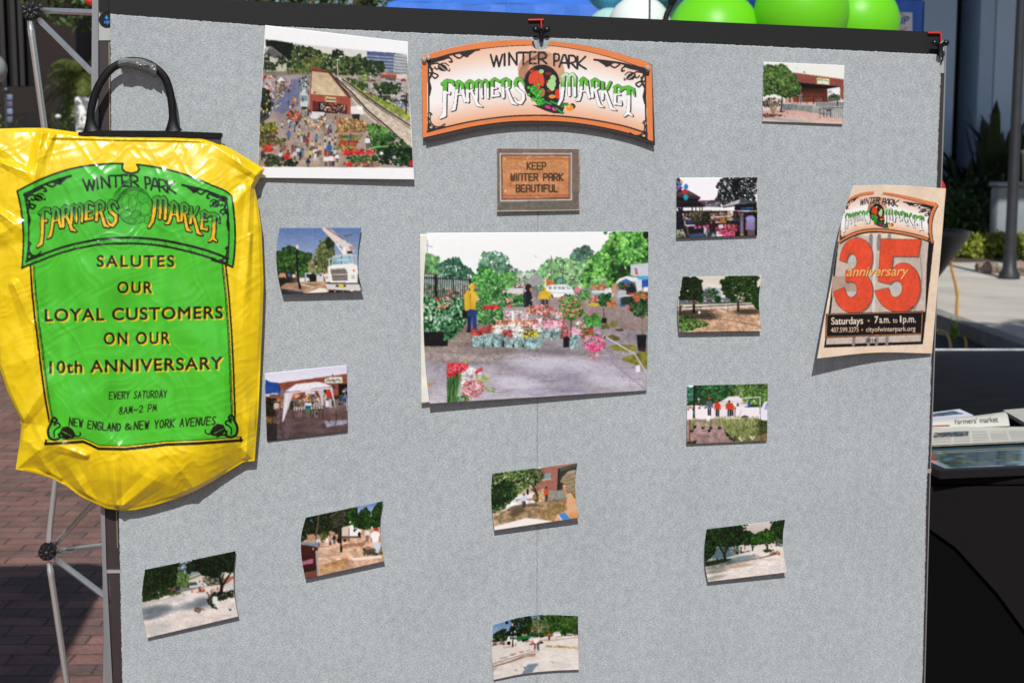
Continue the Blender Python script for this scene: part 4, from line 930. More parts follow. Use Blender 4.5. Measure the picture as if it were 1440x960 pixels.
# 4 street with shade trees -----------------------------------------
def pt_street(c):
    c.rc(80, 40, 1060, 920, 'd9d2cc'); c.rc(100, 60, 1010, 470, '8a9088'); c.gr([(430, 150), (620, 140), (620, 300), (430, 300)], 'a9bcd0', '93a0a8')
    c.fol([(420, 260), (560, 250), (560, 400), (420, 420)], ['3c5a30', '547438', '6c8a48'], 90, 20); c.p([(550, 350), (680, 300), (760, 320), (800, 400), (560, 420)], 'd8d0c0'); c.l([(560, 320), (660, 280)], 14, 'c8bca4'); c.p([(550, 370), (620, 360), (640, 390), (560, 400)], '5a6470'); c.fol([(680, 330), (860, 300), (850, 400), (690, 410)], ['5a4c40', '8a6a54', 'c8c0b8', '7a7a70', '3a4438'], 90, 18)
    c.p([(860, 250), (960, 210), (990, 330), (900, 360)], 'd8d4d0'); c.p([(880, 330), (990, 300), (990, 350), (900, 370)], 'c07a58')
    T = [(105, 560), (110, 440), (128, 245), (350, 195), (460, 175), (440, 260), (420, 300), (430, 390), (330, 430), (200, 460)]
    c.p(T, '10200f'); c.fol(T, ['070e07', '0d1a0c', '152a12', '1f3a18', '2a4a1f'], 480, 24)
    T = [(550, 270), (540, 200), (600, 155), (1005, 62), (985, 260), (870, 270), (840, 320), (780, 320), (690, 290), (640, 260)]
    c.p(T, '10200f'); c.fol(T, ['060d06', '0d1a0c', '14260f', '1d3616', '27441c'], 420, 22); c.fol([(430, 200), (560, 160), (560, 250), (450, 260)], ['18240f', '27381c'], 26, 12)
    c.fol([(100, 470), (250, 450), (360, 430), (430, 430), (430, 470), (110, 560)], ['10180d', '1c2a12', '2f4420', '486030'], 170, 16)
    c.p([(100, 600), (108, 560), (300, 520), (480, 460), (760, 400), (990, 370), (1040, 700), (140, 920), (100, 700)], 'ddd5d0')
    c.l([(105, 580), (330, 525), (500, 465)], 12, 'c4b8ac'); c.fol([(370, 470), (500, 455), (450, 480), (380, 495)], ['6a7a48', '4a5a34'], 25, 10)
    c.p([(980, 330), (1000, 330), (1000, 450), (900, 460), (890, 400)], 'cfcac8')
    # tree shadow on the road as printed
    for (x, y, rx, ry, a_) in [(180, 640, 150, 46, -.1), (300, 620, 120, 36, -.05), (620, 580, 150, 40, -.15), (700, 540, 90, 34, -.15), (200, 690, 120, 26, -.2)]: c.e(x, y, rx, ry, '77828a', an=a_, al=.8, soft=.5)
    c.nz([(100, 480), (1040, 400), (1040, 900), (100, 920)], .1, 34, 3, 2.4); c.nz([(100, 560), (1040, 500), (1040, 900), (100, 920)], .1, 9, 5); c.e(560, 740, 330, 60, 'e6d6cc', an=-.2, al=.4, soft=.6); c.e(250, 800, 120, 50, 'b9bdb8', an=-.3, al=.5, soft=.5)
    c.l([(860, 470), (870, 400), (850, 330)], [34, 30, 22], '2b2118'); c.l([(875, 400), (930, 310), (975, 250)], [24, 18, 10], '33271c'); c.l([(868, 360), (890, 280)], [16, 10], '33271c')
    c.fol([(730, 540), (770, 470), (860, 460), (990, 430), (990, 500), (840, 545), (780, 580), (830, 630), (760, 590)], ['10180d', '1f2c17', '33432a', '4b5a3c'], 170, 15); c.rc(780, 500, 828, 572, 'dfe0dc'); c.l([(740, 480), (752, 540)], 14, '7a5238'); c.l([(768, 445), (772, 480)], 12, '8a6a4c'); c.fol([(740, 560), (800, 580), (830, 630), (780, 610)], ['2c2a22', '4a463a'], 22, 12)
    c.fol([(585, 620), (640, 600), (700, 625), (640, 655)], ['3a3832', '6a5a48', '8c6a50'], 26, 11)
    c.person(655, 455, 105, 'c8ccd8', '5a3a34'); c.fol([(640, 420), (700, 420), (700, 460), (650, 462)], ['a85a48', '5a4038', 'c87858'], 18, 10); c.p([(420, 410), (465, 395), (470, 440), (425, 450)], '3c3a46'); c.fol([(370, 430), (420, 425), (415, 460), (375, 460)], ['b86848', 'a04a3a', '5a4440'], 12, 9)
    for x, y, h in [(583, 465, 30), (700, 455, 30), (828, 440, 36), (505, 425, 18), (785, 450, 18)]: c.p([(x - h * .3, y), (x - h * .08, y - h), (x + h * .08, y - h), (x + h * .3, y)], 'e8663c')
photo('print of a pale road between dark trees, lowest at the board\'s left edge', (185, 765, 6.857), [(130, 243), (1005, 62), (1028, 695), (148, 903)], (0.003, 0.006, 0.011, 0.008), pt_street, ml=[(103, 440), (106, 660)], mr=[(985, 270), (993, 500)])

# 5 brick pavilion ---------------------------------------------------
def pt_brick(c):
    c.rc(180, 90, 1220, 890, 'eeeeea'); c.p([(560, 240), (1190, 322), (1190, 520), (560, 520)], 'a05f52'); c.nz([(560, 240), (1190, 322), (1190, 420), (560, 400)], .08, 10, 2, 2)
    c.l([(580, 240), (1190, 322)], 8, 'd8c8bc'); c.e(708, 236, 13, 10, '8c9490')
    c.p([(640, 362), (1150, 412), (1150, 580), (640, 620)], '8a4836'); c.p([(640, 362), (1160, 412), (985, 440), (985, 460), (760, 470), (680, 480)], '1f1512'); c.gr([(690, 430), (980, 430), (980, 540), (690, 560)], '4a2218', '9a5644'); c.nz([(690, 430), (980, 430), (980, 620), (690, 620)], .12, 9, 4, 2.5)
    c.p([(990, 440), (1145, 415), (1148, 560), (990, 570)], 'eef0f0'); c.rc(1000, 455, 1042, 495, 'b8c0c4'); c.fol([(1000, 520), (1060, 500), (1150, 520), (1150, 575), (1000, 580)], ['2c3428', '445038', '5a6a44', '7c8a6a'], 70, 16)
    c.rc(962, 440, 985, 600, '7c3c30'); c.p([(1150, 412), (1190, 408), (1190, 570), (1160, 575)], 'a85c50'); c.rc(632, 500, 680, 600, '8c958a'); c.p([(480, 545), (640, 520), (640, 620), (480, 620)], 'a4523c'); c.rc(545, 540, 568, 610, 'c9c8c0'); c.rc(470, 520, 520, 600, 'c8a898')
    c.p([(855, 310), (870, 298), (1010, 312), (1020, 330), (1018, 390), (860, 380)], 'd0b060'); c.p([(864, 312), (1010, 322), (1010, 386), (866, 374)], 'e6e8da'); c.nz([(864, 340), (1010, 340), (1010, 386), (864, 374)], .1, 10, 3); c.l([(870, 328), (930, 330)], 16, '8fae86'); c.l([(950, 335), (1005, 345)], 14, '9fb896')
    c.rc(180, 600, 1220, 890, 'd8bcb4'); c.rc(190, 560, 460, 680, 'd8cfca'); c.p([(430, 620), (610, 610), (620, 700), (430, 700)], '8c9090'); c.nz([(430, 610), (620, 610), (620, 700), (430, 700)], .25, 16, 6)
    c.gr([(612, 620), (850, 640), (850, 756), (612, 700)], 'a5a6a4', '8d8e8c'); c.gr([(812, 640), (1190, 660), (1190, 790), (812, 750)], 'b4b4b0', '9c9d9a'); c.l([(812, 640), (812, 750)], 5, 'd0d0cc'); c.nz([(612, 620), (1190, 640), (1190, 790), (612, 720)], .08, 30, 7, 1.5)
    c.l([(430, 616), (850, 636), (1190, 655)], 8, 'cfcfca')
    for x in (630, 660, 740, 820, 860, 938, 975): c.l([(x, 535), (x, 625)], 7 if x in (630, 820, 938) else 3, '2a2422')
    c.l([(620, 535), (990, 528)], 6, '3a2c28'); c.l([(850, 570), (930, 570)], 6, 'a8a09a')
    c.rc(850, 595, 1190, 650, 'a5a6a6'); 
    for k in range(14): c.l([(860 + k * 24, 600), (860 + k * 24, 645)], 4, '6c6c6c')
    c.l([(1112, 570), (1112, 645)], 9, '1a1a1a'); c.l([(990, 572), (1190, 568)], 5, 'b8bcbc')
    c.gr([(190, 700), (640, 700), (1180, 790), (1180, 870), (190, 840)], 'd8b4ac', 'e0c6bc'); c.nz([(190, 690), (1190, 690), (1190, 880), (190, 880)], .05, 16, 2, 3)
    c.p([(195, 770), (300, 770), (480, 800), (760, 840), (900, 870), (700, 862), (450, 830), (195, 800)], 'b4b6b8'); c.p([(190, 795), (450, 830), (700, 862), (190, 850)], 'e2c4ba'); c.rc(195, 670, 280, 700, 'dcd6d4')
    for x in (900, 945, 985, 1030, 1080, 1128, 1175): c.l([(x, 690), (x, 790)], 6, '33353a' if x < 1050 else '83888a')
    c.l([(890, 700), (900, 675), (1180, 665)], 7, '60635f'); c.l([(945, 690), (1040, 690)], 6, '2a2c30'); c.l([(985, 705), (1030, 700)], 8, '2a2c30'); c.l([(900, 740), (945, 745)], 5, '50534f'); c.gr([(1040, 690), (1190, 680), (1190, 780), (1040, 790)], 'b9bab4', 'c9cac4')
    for x in (1055, 1080, 1105, 1128, 1150, 1175): c.l([(x, 690), (x, 785)], 5, '7c8084')
    c.fol([(200, 745), (330, 735), (460, 758), (400, 775), (220, 775)], ['5a3020', '7a4028', '8c5436'], 40, 16); c.fol([(370, 710), (500, 708), (500, 722), (380, 722)], ['5a3020', '7a4028'], 15, 10)
    c.fol([(200, 560), (440, 540), (440, 640), (200, 660)], ['3c322a', '5a5044', '7c7264', 'b8b0a8'], 50, 18)
    for a_, b_ in [((330, 750), (300, 560)), ((330, 750), (350, 600)), ((335, 740), (400, 560)), ((320, 740), (255, 560)), ((420, 700), (440, 560)), ((325, 720), (285, 600)), ((230, 660), (245, 560))]: c.l([a_, b_], [16, 9], 'a08a74' if a_[0] != 420 else '2a2420')
    T = [(208, 520), (212, 160), (270, 140), (330, 160), (430, 140), (470, 150), (520, 200), (560, 240), (620, 290), (640, 370), (680, 400), (660, 480), (600, 540), (480, 540), (340, 500)]
    c.p(T, '3c5630'); c.fol(T, ['243a1e', '34522a', '486a34', '5c7e40', '78944e', '8c9c60'], 560, 22)
    c.fol([(215, 200), (480, 160), (640, 400), (480, 420)], ['54783c', '6c8e48', '87a058'], 120, 15)
photo('flat print of a brick pavilion behind a bushy tree, top right of the board', (1050, 75, 8.725), [(208, 105), (1203, 148), (1178, 872), (192, 838)], (0.001, 0.001, 0.003, 0.002), pt_brick)

# 6 gazebo and flower stall -----------------------------------------
def pt_gazebo(c):
    c.rc(140, 140, 1100, 860, 'f4f2f6'); 
    T = [(620, 420), (640, 290), (620, 250), (680, 160), (1075, 160), (1070, 400), (1060, 420)]
    c.fol([(600, 400), (640, 330), (620, 250), (690, 158), (1072, 158), (1072, 260), (1060, 420), (900, 410), (700, 470)], ['12131c', '1b1d26', '262b2e', '343c38', '4d5650'], 520, 19)
    c.fol([(650, 200), (1070, 170), (1060, 330), (640, 360)], ['e6e6ee', 'c8ccd6'], 40, 11); c.fol([(800, 180), (900, 170), (900, 420), (800, 420)], ['0e0f16', '191b22'], 60, 20)
    c.fol([(168, 165), (210, 170), (240, 260), (230, 330), (168, 350)], ['1c1c24', '2d3038'], 60, 16)
    c.p([(430, 420), (660, 410), (670, 500), (430, 500)], '6c4a58'); c.fol([(500, 440), (650, 430), (650, 490), (500, 495)], ['8c98a0', 'a4b4b8', '5a6468', 'cfd6da'], 50, 12)
    c.p([(250, 490), (660, 490), (665, 535), (250, 535)], 'f0eef0')
    c.rc(165, 530, 1080, 860, '3a3038'); c.fol([(240, 540), (700, 530), (700, 640), (240, 640)], ['4a3c40', '7a6a68', 'a89a94', 'cfc4bc', '5c5a48', '8c4a44'], 160, 16)
    c.p([(168, 360), (200, 340), (300, 300), (380, 345), (440, 380), (440, 395), (400, 420), (168, 420)], '5a4048'); c.gr([(168, 340), (300, 300), (440, 385), (168, 385)], '8c7880', '4a343c'); c.p([(168, 380), (430, 400), (410, 430), (480, 470), (470, 490), (168, 495)], '1c1420'); c.p([(168, 420), (440, 425), (440, 445), (168, 445)], '33304a'); c.l([(168, 465), (470, 475)], 16, '3a2420')
    for x in (232, 348, 390, 433, 460): c.l([(x, 490), (x, 560 + (x < 300) * 130)], 14 if x < 300 else 9, '2a1c1c')
    c.rc(168, 560, 240, 740, '1a1628'); c.fol([(168, 500), (240, 500), (240, 700), (168, 720)], ['15121e', '241e30', '33304c', '0f0e16'], 40, 22)
    for x, y, rx, ry, k in [(226, 214, 17, 20, 'e0ae28'), (206, 236, 19, 22, '2a7ad8'), (194, 280, 21, 22, '8a4ac0'), (279, 264, 25, 31, '2a92e8'), (265, 318, 27, 31, 'e0342c'), (276, 382, 27, 34, '22a8b8')]: c.e(x, y, rx, ry, k); c.e(x - 7, y - 9, 6, 8, 'ffffff', al=.25)
    c.fol([(320, 560), (520, 540), (520, 680), (350, 660)], ['2a3028', '4a4e34', '6a6a48', '8a845c'], 90, 17); c.p([(470, 570), (500, 540), (525, 600), (540, 680), (450, 680)], '3c4430'); c.fol([(450, 560), (530, 550), (545, 690), (450, 690)], ['1a2018', '2c3626', '5c5c3a'], 50, 16)
    c.p([(260, 632), (355, 632), (362, 690), (268, 695)], '3c4468'); c.l([(262, 634), (270, 695), (380, 690)], 9, 'd8d8e4'); c.p([(270, 690), (385, 688), (365, 705), (285, 708)], 'e8e8ee'); c.l([(290, 705), (305, 800)], 13, '8c6c48')
    c.rc(310, 700, 560, 800, '1f2a30'); 
    for x in (384, 432, 484, 522): c.rc(x - 16, 693 + (484 - x) * .1, x + 15, 720 + (484 - x) * .1, 'e05aa0')
    c.rc(480, 715, 505, 790, 'd0ccd0'); c.rc(505, 720, 540, 800, '8a6a6c'); c.p([(320, 790), (480, 775), (500, 830), (310, 835)], '4c5c84'); c.fol([(500, 770), (620, 760), (620, 830), (500, 830)], ['3c4858', '7c8898', 'a8b8c8', '2a3038'], 40, 14)
    c.fol([(168, 740), (240, 735), (280, 830), (168, 835)], ['4a5440', '7c8468', 'a4a890', 'c8c8b4'], 90, 12)
    c.fol([(540, 660), (640, 650), (640, 740), (540, 740)], ['2a141c', '4a1c2c', '5c2434', '1a1216'], 40, 16); c.fol([(570, 560), (720, 560), (730, 660), (560, 670)], ['8c5a4c', 'b8806c', '5c4038', 'd8c0b4', 'c8a050'], 90, 13); c.l([(600, 600), (690, 595)], 8, 'efe4e4'); c.l([(610, 660), (660, 660)], 10, 'f0c8dc'); c.e(700, 645, 24, 20, 'd8902a'); c.fol([(670, 620), (720, 620), (720, 670), (670, 670)], ['d8902a', 'e8b040', 'a86820'], 20, 10)
    c.fol([(730, 530), (800, 525), (810, 650), (740, 655)], ['e8e4e4', 'f4f0f0', 'c8a888', 'd8a040', '8a6a58'], 80, 13); c.p([(730, 645), (880, 640), (890, 700), (730, 700)], '20242a'); c.fol([(820, 560), (890, 550), (890, 640), (820, 650)], ['20222a', '38343c', '7c6a64', '1a3030'], 40, 13)
    c.fol([(600, 720), (680, 680), (840, 680), (890, 730), (870, 820), (700, 830), (620, 790)], ['5a2430', 'a83c4c', 'd85a70', 'e86a8c', 'f08aa8', 'e8744c', '3c4834'], 240, 14); c.fol([(700, 780), (810, 780), (810, 820), (700, 820)], ['e04890', 'f070b0', 'd03878'], 50, 11); c.p([(640, 690), (690, 680), (700, 720), (650, 725)], 'd8d4e4'); c.rc(625, 760, 645, 800, 'dcdce8'); c.e(650, 805, 40, 14, 'dcdce4')
    c.fol([(820, 690), (890, 690), (890, 800), (840, 800)], ['e8587c', '4a2430', 'd83c5c', '2a2a26'], 40, 12); c.p([(830, 760), (890, 750), (890, 810), (830, 815)], '1c2420'); c.fol([(890, 790), (980, 785), (980, 815), (890, 815)], ['d8902a', 'e8b040', 'e05a90'], 26, 11)
    c.p([(670, 480), (890, 400), (1075, 425), (1075, 460), (850, 460), (760, 490), (690, 495)], '8a8894'); c.gr([(670, 480), (890, 402), (870, 450), (690, 492)], 'd8d4dc', 'b4aeb8'); c.p([(870, 445), (890, 402), (1075, 425), (1075, 450)], '585c68')
    for k in range(6): c.e(705 + k * 28, 492 - k * 4, 12, 9, '4a4854')
    c.p([(830, 460), (1075, 445), (1075, 540), (900, 540), (820, 520)], '1a1a22'); c.l([(900, 505), (1030, 500)], 15, '2c7ca8'); c.l([(860, 532), (1070, 534)], 14, 'c8d0e8'); c.rc(860, 530, 880, 550, 'e83c90'); c.rc(940, 535, 970, 550, 'e85a9c'); c.rc(1020, 528, 1072, 540, 'c8a83c'); c.fol([(880, 555), (980, 550), (980, 585), (890, 590)], ['5c7a3c', 'c8a070', '8aa050'], 26, 11)
    c.p([(885, 590), (925, 575), (930, 780), (895, 790)], '7c6a8c'); c.rc(888, 640, 915, 790, '8c80a8'); c.rc(925, 550, 1080, 810, '1c1820'); c.fol([(925, 560), (970, 560), (970, 700), (925, 700)], ['2a2028', '3a2c34', '5c4038'], 22, 14)
    c.p([(945, 610), (985, 580), (1030, 582), (1058, 630), (1050, 745), (965, 745), (958, 660)], '9a94d0'); c.gr([(960, 600), (1050, 600), (1050, 745), (965, 745)], 'a8a4dc', '8880bc'); c.l([(955, 660), (955, 740)], 16, 'b87860'); c.e(996, 562, 24, 24, '2a2024'); c.rc(968, 745, 1048, 812, '7a6066'); c.l([(1050, 640), (1048, 720)], 14, '9a6a58')
photo('small print of a gazebo, balloons and a flower stall, right of the arched sign', (930, 230, 8), [(172, 160), (1080, 155), (1078, 812), (170, 838)], (0.002, 0.001, 0.004, 0.005), pt_gazebo)

# 7 two round trees --------------------------------------------------
def pt_trees(c):
    c.rc(180, 120, 1140, 800, 'e4ddd0'); c.gr([(180, 130), (1140, 130), (1140, 300), (180, 300)], 'd8d0c2', 'e8e2da')
    c.p([(440, 310), (500, 280), (660, 280), (690, 430), (440, 430)], 'b4c0cc'); c.rc(520, 270, 560, 300, '98a4b0'); c.rc(460, 315, 530, 380, '6c6a68'); c.fol([(520, 310), (600, 285), (640, 330), (620, 400), (500, 410)], ['34502c', '44663a', '5a7c48'], 80, 16)
    c.rc(200, 390, 1110, 460, '77808a')
    for x, k in [(290, 'aab6c8'), (340, '8c98b0'), (495, 'd8dce4'), (545, 'b03c34'), (600, 'e8e8ee'), (690, 'e4e8f0'), (745, 'c8b0b0'), (910, 'c05a50'), (880, 'dcdfe6'), (985, 'b8c0cc')]: c.car(x, 432, 62, k)
    for x in (445, 638, 805, 972): c.e(x, 405, 32, 40, '244a1c'); c.fol([(x - 28, 370), (x + 28, 370), (x + 28, 440), (x - 28, 440)], ['16300f', '25481a', '386626'], 30, 14)
    c.l([(250, 462), (1020, 440)], 9, '5c7a3c'); c.p([(190, 475), (1020, 446), (1030, 500), (190, 545)], 'e0d8d2'); c.l([(190, 500), (1020, 462)], 13, '7a6658'); c.l([(190, 545), (640, 518), (1030, 490)], 7, 'b8a494')
    c.gr([(190, 520), (1130, 490), (1130, 790), (190, 790)], 'c8a68c', 'd8b496'); c.nz([(190, 500), (1130, 490), (1130, 790), (190, 790)], .2, 14, 4); c.nz([(190, 500), (1130, 490), (1130, 790), (190, 790)], .14, 40, 7, 2)
    for x, y, rx, ry, q in [(430, 585, 210, 42, .95), (300, 560, 130, 36, .95), (970, 545, 150, 32, .95), (530, 615, 100, 22, .7), (470, 535, 120, 10, .8)]: c.e(x, y, rx, ry, '564e42', al=q, soft=.35)
    c.nz([(190, 520), (640, 520), (640, 640), (190, 640)], .25, 12, 2); c.l([(640, 520), (710, 545)], 14, 'e8d4c0'); c.rc(416, 536, 440, 568, 'efefe8'); c.l([(748, 450), (746, 545)], 4, '4a4034'); c.l([(442, 490), (442, 540)], 4, '3c342a'); c.l([(700, 630), (1000, 680), (1120, 712)], 6, '94745c'); c.e(665, 630, 8, 9, 'b84c3c'); c.rc(1088, 655, 1112, 686, 'e8d4e4'); c.p([(900, 770), (1128, 742), (1128, 762), (900, 775)], 'f4ece4')
    c.l([(215, 580), (210, 450)], [22, 14], '4a4430'); c.l([(236, 470), (222, 520)], 10, '5c5440'); c.l([(366, 550), (368, 440)], [30, 26], '211c18'); c.e(370, 445, 20, 26, '8a3c20'); c.l([(862, 528), (864, 440)], [28, 26], '4a4430'); c.l([(864, 450), (885, 380)], 12, '4a4430'); c.l([(856, 450), (850, 380)], 12, '4a4430')
    T = [(205, 420), (240, 155), (330, 165), (380, 150), (430, 190), (468, 205), (440, 250), (465, 290), (455, 340), (430, 400), (340, 420), (240, 410)]
    c.p(T, '131c0f'); c.fol(T, ['080e07', '111b0c', '1b2c12', '27401a', '37521f'], 380, 20); c.e(298, 312, 11, 9, 'dcd8cc')
    T = [(665, 300), (690, 260), (660, 200), (720, 190), (730, 150), (800, 145), (900, 148), (1010, 145), (1110, 150), (1070, 200), (1060, 240), (1075, 290), (1000, 340), (940, 380), (860, 360), (800, 390), (740, 380), (700, 340)]
    c.fol(T, ['0c150a', '172710', '223a16', '30501c', '4a6c2a'], 560, 20); c.fol([(840, 330), (960, 320), (900, 400), (840, 400)], ['26361a', 'c8c4b4', '34501f'], 26, 10)
    T = [(1010, 330), (1060, 290), (1112, 262), (1100, 400), (1095, 520), (1060, 510), (1020, 440)]
    c.p(T, '2c4a20'); c.fol(T, ['1a3012', '2b4c1e', '3d6428'], 100, 18)
    c.fol([(195, 600), (260, 585), (400, 630), (470, 650), (550, 690), (420, 720), (330, 750), (200, 770)], ['1c3414', '2d5220', '44702e', '62943f', '84b058'], 300, 14); c.l([(235, 705), (270, 765)], 7, 'b8b8a8')
photo('small print of two round dark trees on bare ground, directly under the gazebo print', (930, 370, 8), [(242, 152), (1135, 138), (1128, 762), (200, 778)], (0.006, 0.004, 0.010, 0.010), pt_trees, ml=[(205, 300), (185, 560)], mr=[(1098, 380), (1110, 600)])

# 8 workers and grasses ----------------------------------------------
def pt_work(c):
    c.rc(190, 140, 1130, 840, 'efe8ea'); T = [(215, 175), (1115, 155), (1112, 420), (700, 420), (215, 400)]
    c.p(T, '2f5a34'); c.fol([(215, 180), (720, 170), (720, 330), (560, 350), (215, 400)], ['1d4026', '2b5634', '3c6c40', '548450'], 300, 24); c.fol([(700, 200), (1112, 158), (1112, 400), (800, 380), (700, 300)], ['3c6428', '547c38', '70944a', '8cac60'], 300, 22); c.fol([(760, 160), (850, 160), (850, 300), (730, 300)], ['8aa468', 'a4b884'], 40, 16); c.rc(215, 175, 285, 200, 'f0f0f4'); c.fol([(215, 200), (285, 190), (290, 340), (215, 360)], ['4a8070', '5c9480', '3a6c5a'], 60, 20); c.fol([(330, 330), (420, 330), (520, 370), (330, 400)], ['28442c', '3a5a3a'], 40, 18)
    c.rc(205, 400, 800, 560, 'f2ecee'); c.p([(505, 380), (580, 360), (680, 300), (790, 298), (830, 330), (860, 420), (860, 540), (500, 540)], 'ece4e8'); c.l([(580, 360), (840, 355)], 5, 'c8b8c0'); c.rc(768, 376, 792, 410, '6a5460'); c.rc(590, 365, 630, 420, 'e0d4dc'); c.fol([(640, 370), (690, 365), (680, 410), (640, 410)], ['c8d8b8', '9ab88c'], 14, 12)
    c.car(250, 445, 90, 'e0e0e4'); c.car(385, 425, 100, 'e4e2e6'); c.e(345, 370, 10, 10, 'e0484c'); c.rc(215, 405, 250, 440, 'd8a090'); c.e(345, 428, 9, 12, 'e86a48'); c.l([(340, 300), (340, 370)], 7, '9a9ca0'); c.p([(330, 320), (352, 320), (352, 345), (330, 345)], 'c8c8cc')
    c.l([(292, 178), (290, 440), (288, 530)], [14, 15, 22], '1a2028'); c.p([(276, 515), (302, 515), (302, 542), (276, 542)], '1a2028'); c.rc(340, 420, 356, 440, 'e8503c')
    c.p([(205, 560), (620, 540), (760, 805), (205, 830)], 'b89c98'); c.gr([(205, 600), (760, 600), (740, 810), (205, 828)], 'bca09c', 'a98c88'); c.nz([(205, 560), (760, 560), (760, 830), (205, 830)], .16, 22, 4, 2); c.nz([(205, 560), (760, 560), (760, 830), (205, 830)], .12, 8, 6)
    c.person(462, 516, 200, '6a7680', '3c3a40', '3a2620', .28, 'd85a50'); c.rc(430, 510, 472, 570, 'f4f2f4'); c.person(552, 525, 180, 'e0522c', '34323a', '3a2620', .3, 'e0582c'); c.person(715, 515, 140, 'd8602c', '3a3840', '3a2620', .3); c.person(684, 520, 176, 'e4552e', '2c2c34', '33211c', .32)
    c.p([(745, 420), (1045, 420), (1050, 570), (760, 560)], 'f0eaf0'); c.l([(1030, 420), (1032, 560)], 7, '70667a'); c.p([(1045, 430), (1075, 360), (1112, 352), (1112, 580), (1045, 575)], 'e8e4f0'); c.p([(1075, 445), (1092, 380), (1112, 375), (1112, 448)], 'a0b4d8'); c.l([(800, 325), (1030, 306), (1030, 420)], 10, 'e8e0e0'); c.l([(882, 320), (880, 400)], 8, 'e0d8d8'); c.rc(810, 370, 890, 410, 'e8e0d8'); c.l([(815, 378), (885, 378)], 8, 'b86a58'); c.rc(888, 366, 920, 412, '2c68b8'); c.p([(945, 335), (978, 345), (965, 360)], 'f0e0d0'); c.l([(820, 450), (795, 530)], 6, 'c8a090'); c.l([(755, 420), (745, 520)], 9, '7a4c40')
    c.e(860, 545, 46, 34, '3c363c'); c.e(868, 552, 30, 24, '8c8890'); c.rc(1000, 565, 1115, 600, 'cfd0cc')
    g = ['6a7440', '8a9458', 'a4ac70', 'c0c48c', 'd8d8ac']
    for x, y in [(280, 655), (390, 655), (480, 655), (575, 655), (262, 690), (300, 640)]:
        c.rc(x - 16, y - 24, x + 16, y + 8, '1c1c20'); 
        for k in range(22): c.l([(x + c.r.uniform(-8, 8), y - 15), (x + c.r.uniform(-34, 34), y - c.r.uniform(50, 100))], 4, g[int(c.r.integers(0, 4))])
    c.e(460, 680, 17, 17, '1f2026'); c.p([(600, 560), (1000, 545), (1110, 580), (1110, 800), (740, 805), (640, 720)], '6c7044')
    c.fol([(985, 590), (1112, 570), (1112, 720), (1000, 720)], ['2c3a22', '44542f', '5a683c'], 70, 18); c.p([(980, 740), (1112, 700), (1105, 800), (960, 800)], '8c7a58'); c.nz([(960, 700), (1112, 700), (1112, 800), (960, 800)], .2, 20, 3); c.fol([(640, 700), (760, 760), (740, 805), (660, 750)], ['2a2a20', '3c3c2a'], 22, 16)
    for k in range(520):
        x, y = c.r.uniform(600, 1000), c.r.uniform(600, 800)
        if y > 640 + (x - 600) * 1.1: continue
        c.l([(x, y), (x + c.r.uniform(-38, 38), y - c.r.uniform(30, 85))], 4, g[int(np.clip(c.r.normal(2, 1.2), 0, 4))])
    for k in range(120): x = c.r.uniform(530, 1000); c.l([(x, 575 + c.r.uniform(-10, 30)), (x + c.r.uniform(-22, 22), 530 + c.r.uniform(-15, 20))], 4, g[int(c.r.integers(0, 5))])
    for x, y in [(820, 780), (940, 760)]:
        for k in range(12): c.l([(x, y + 20), (x + c.r.uniform(-40, 40), y - c.r.uniform(10, 30))], 4, 'e8ecd8')
    c.l([(242, 560), (240, 790)], 13, '8a4a34'); c.fol([(207, 800), (320, 790), (320, 825), (207, 828)], ['3c3c1c', '5a5a2a'], 22, 14)
photo('flat print of workers in orange vests beside a white truck and tall grasses', (940, 520, 8), [(212, 175), (1118, 155), (1110, 798), (205, 832)], (0.001, 0.001, 0.004, 0.005), pt_work)

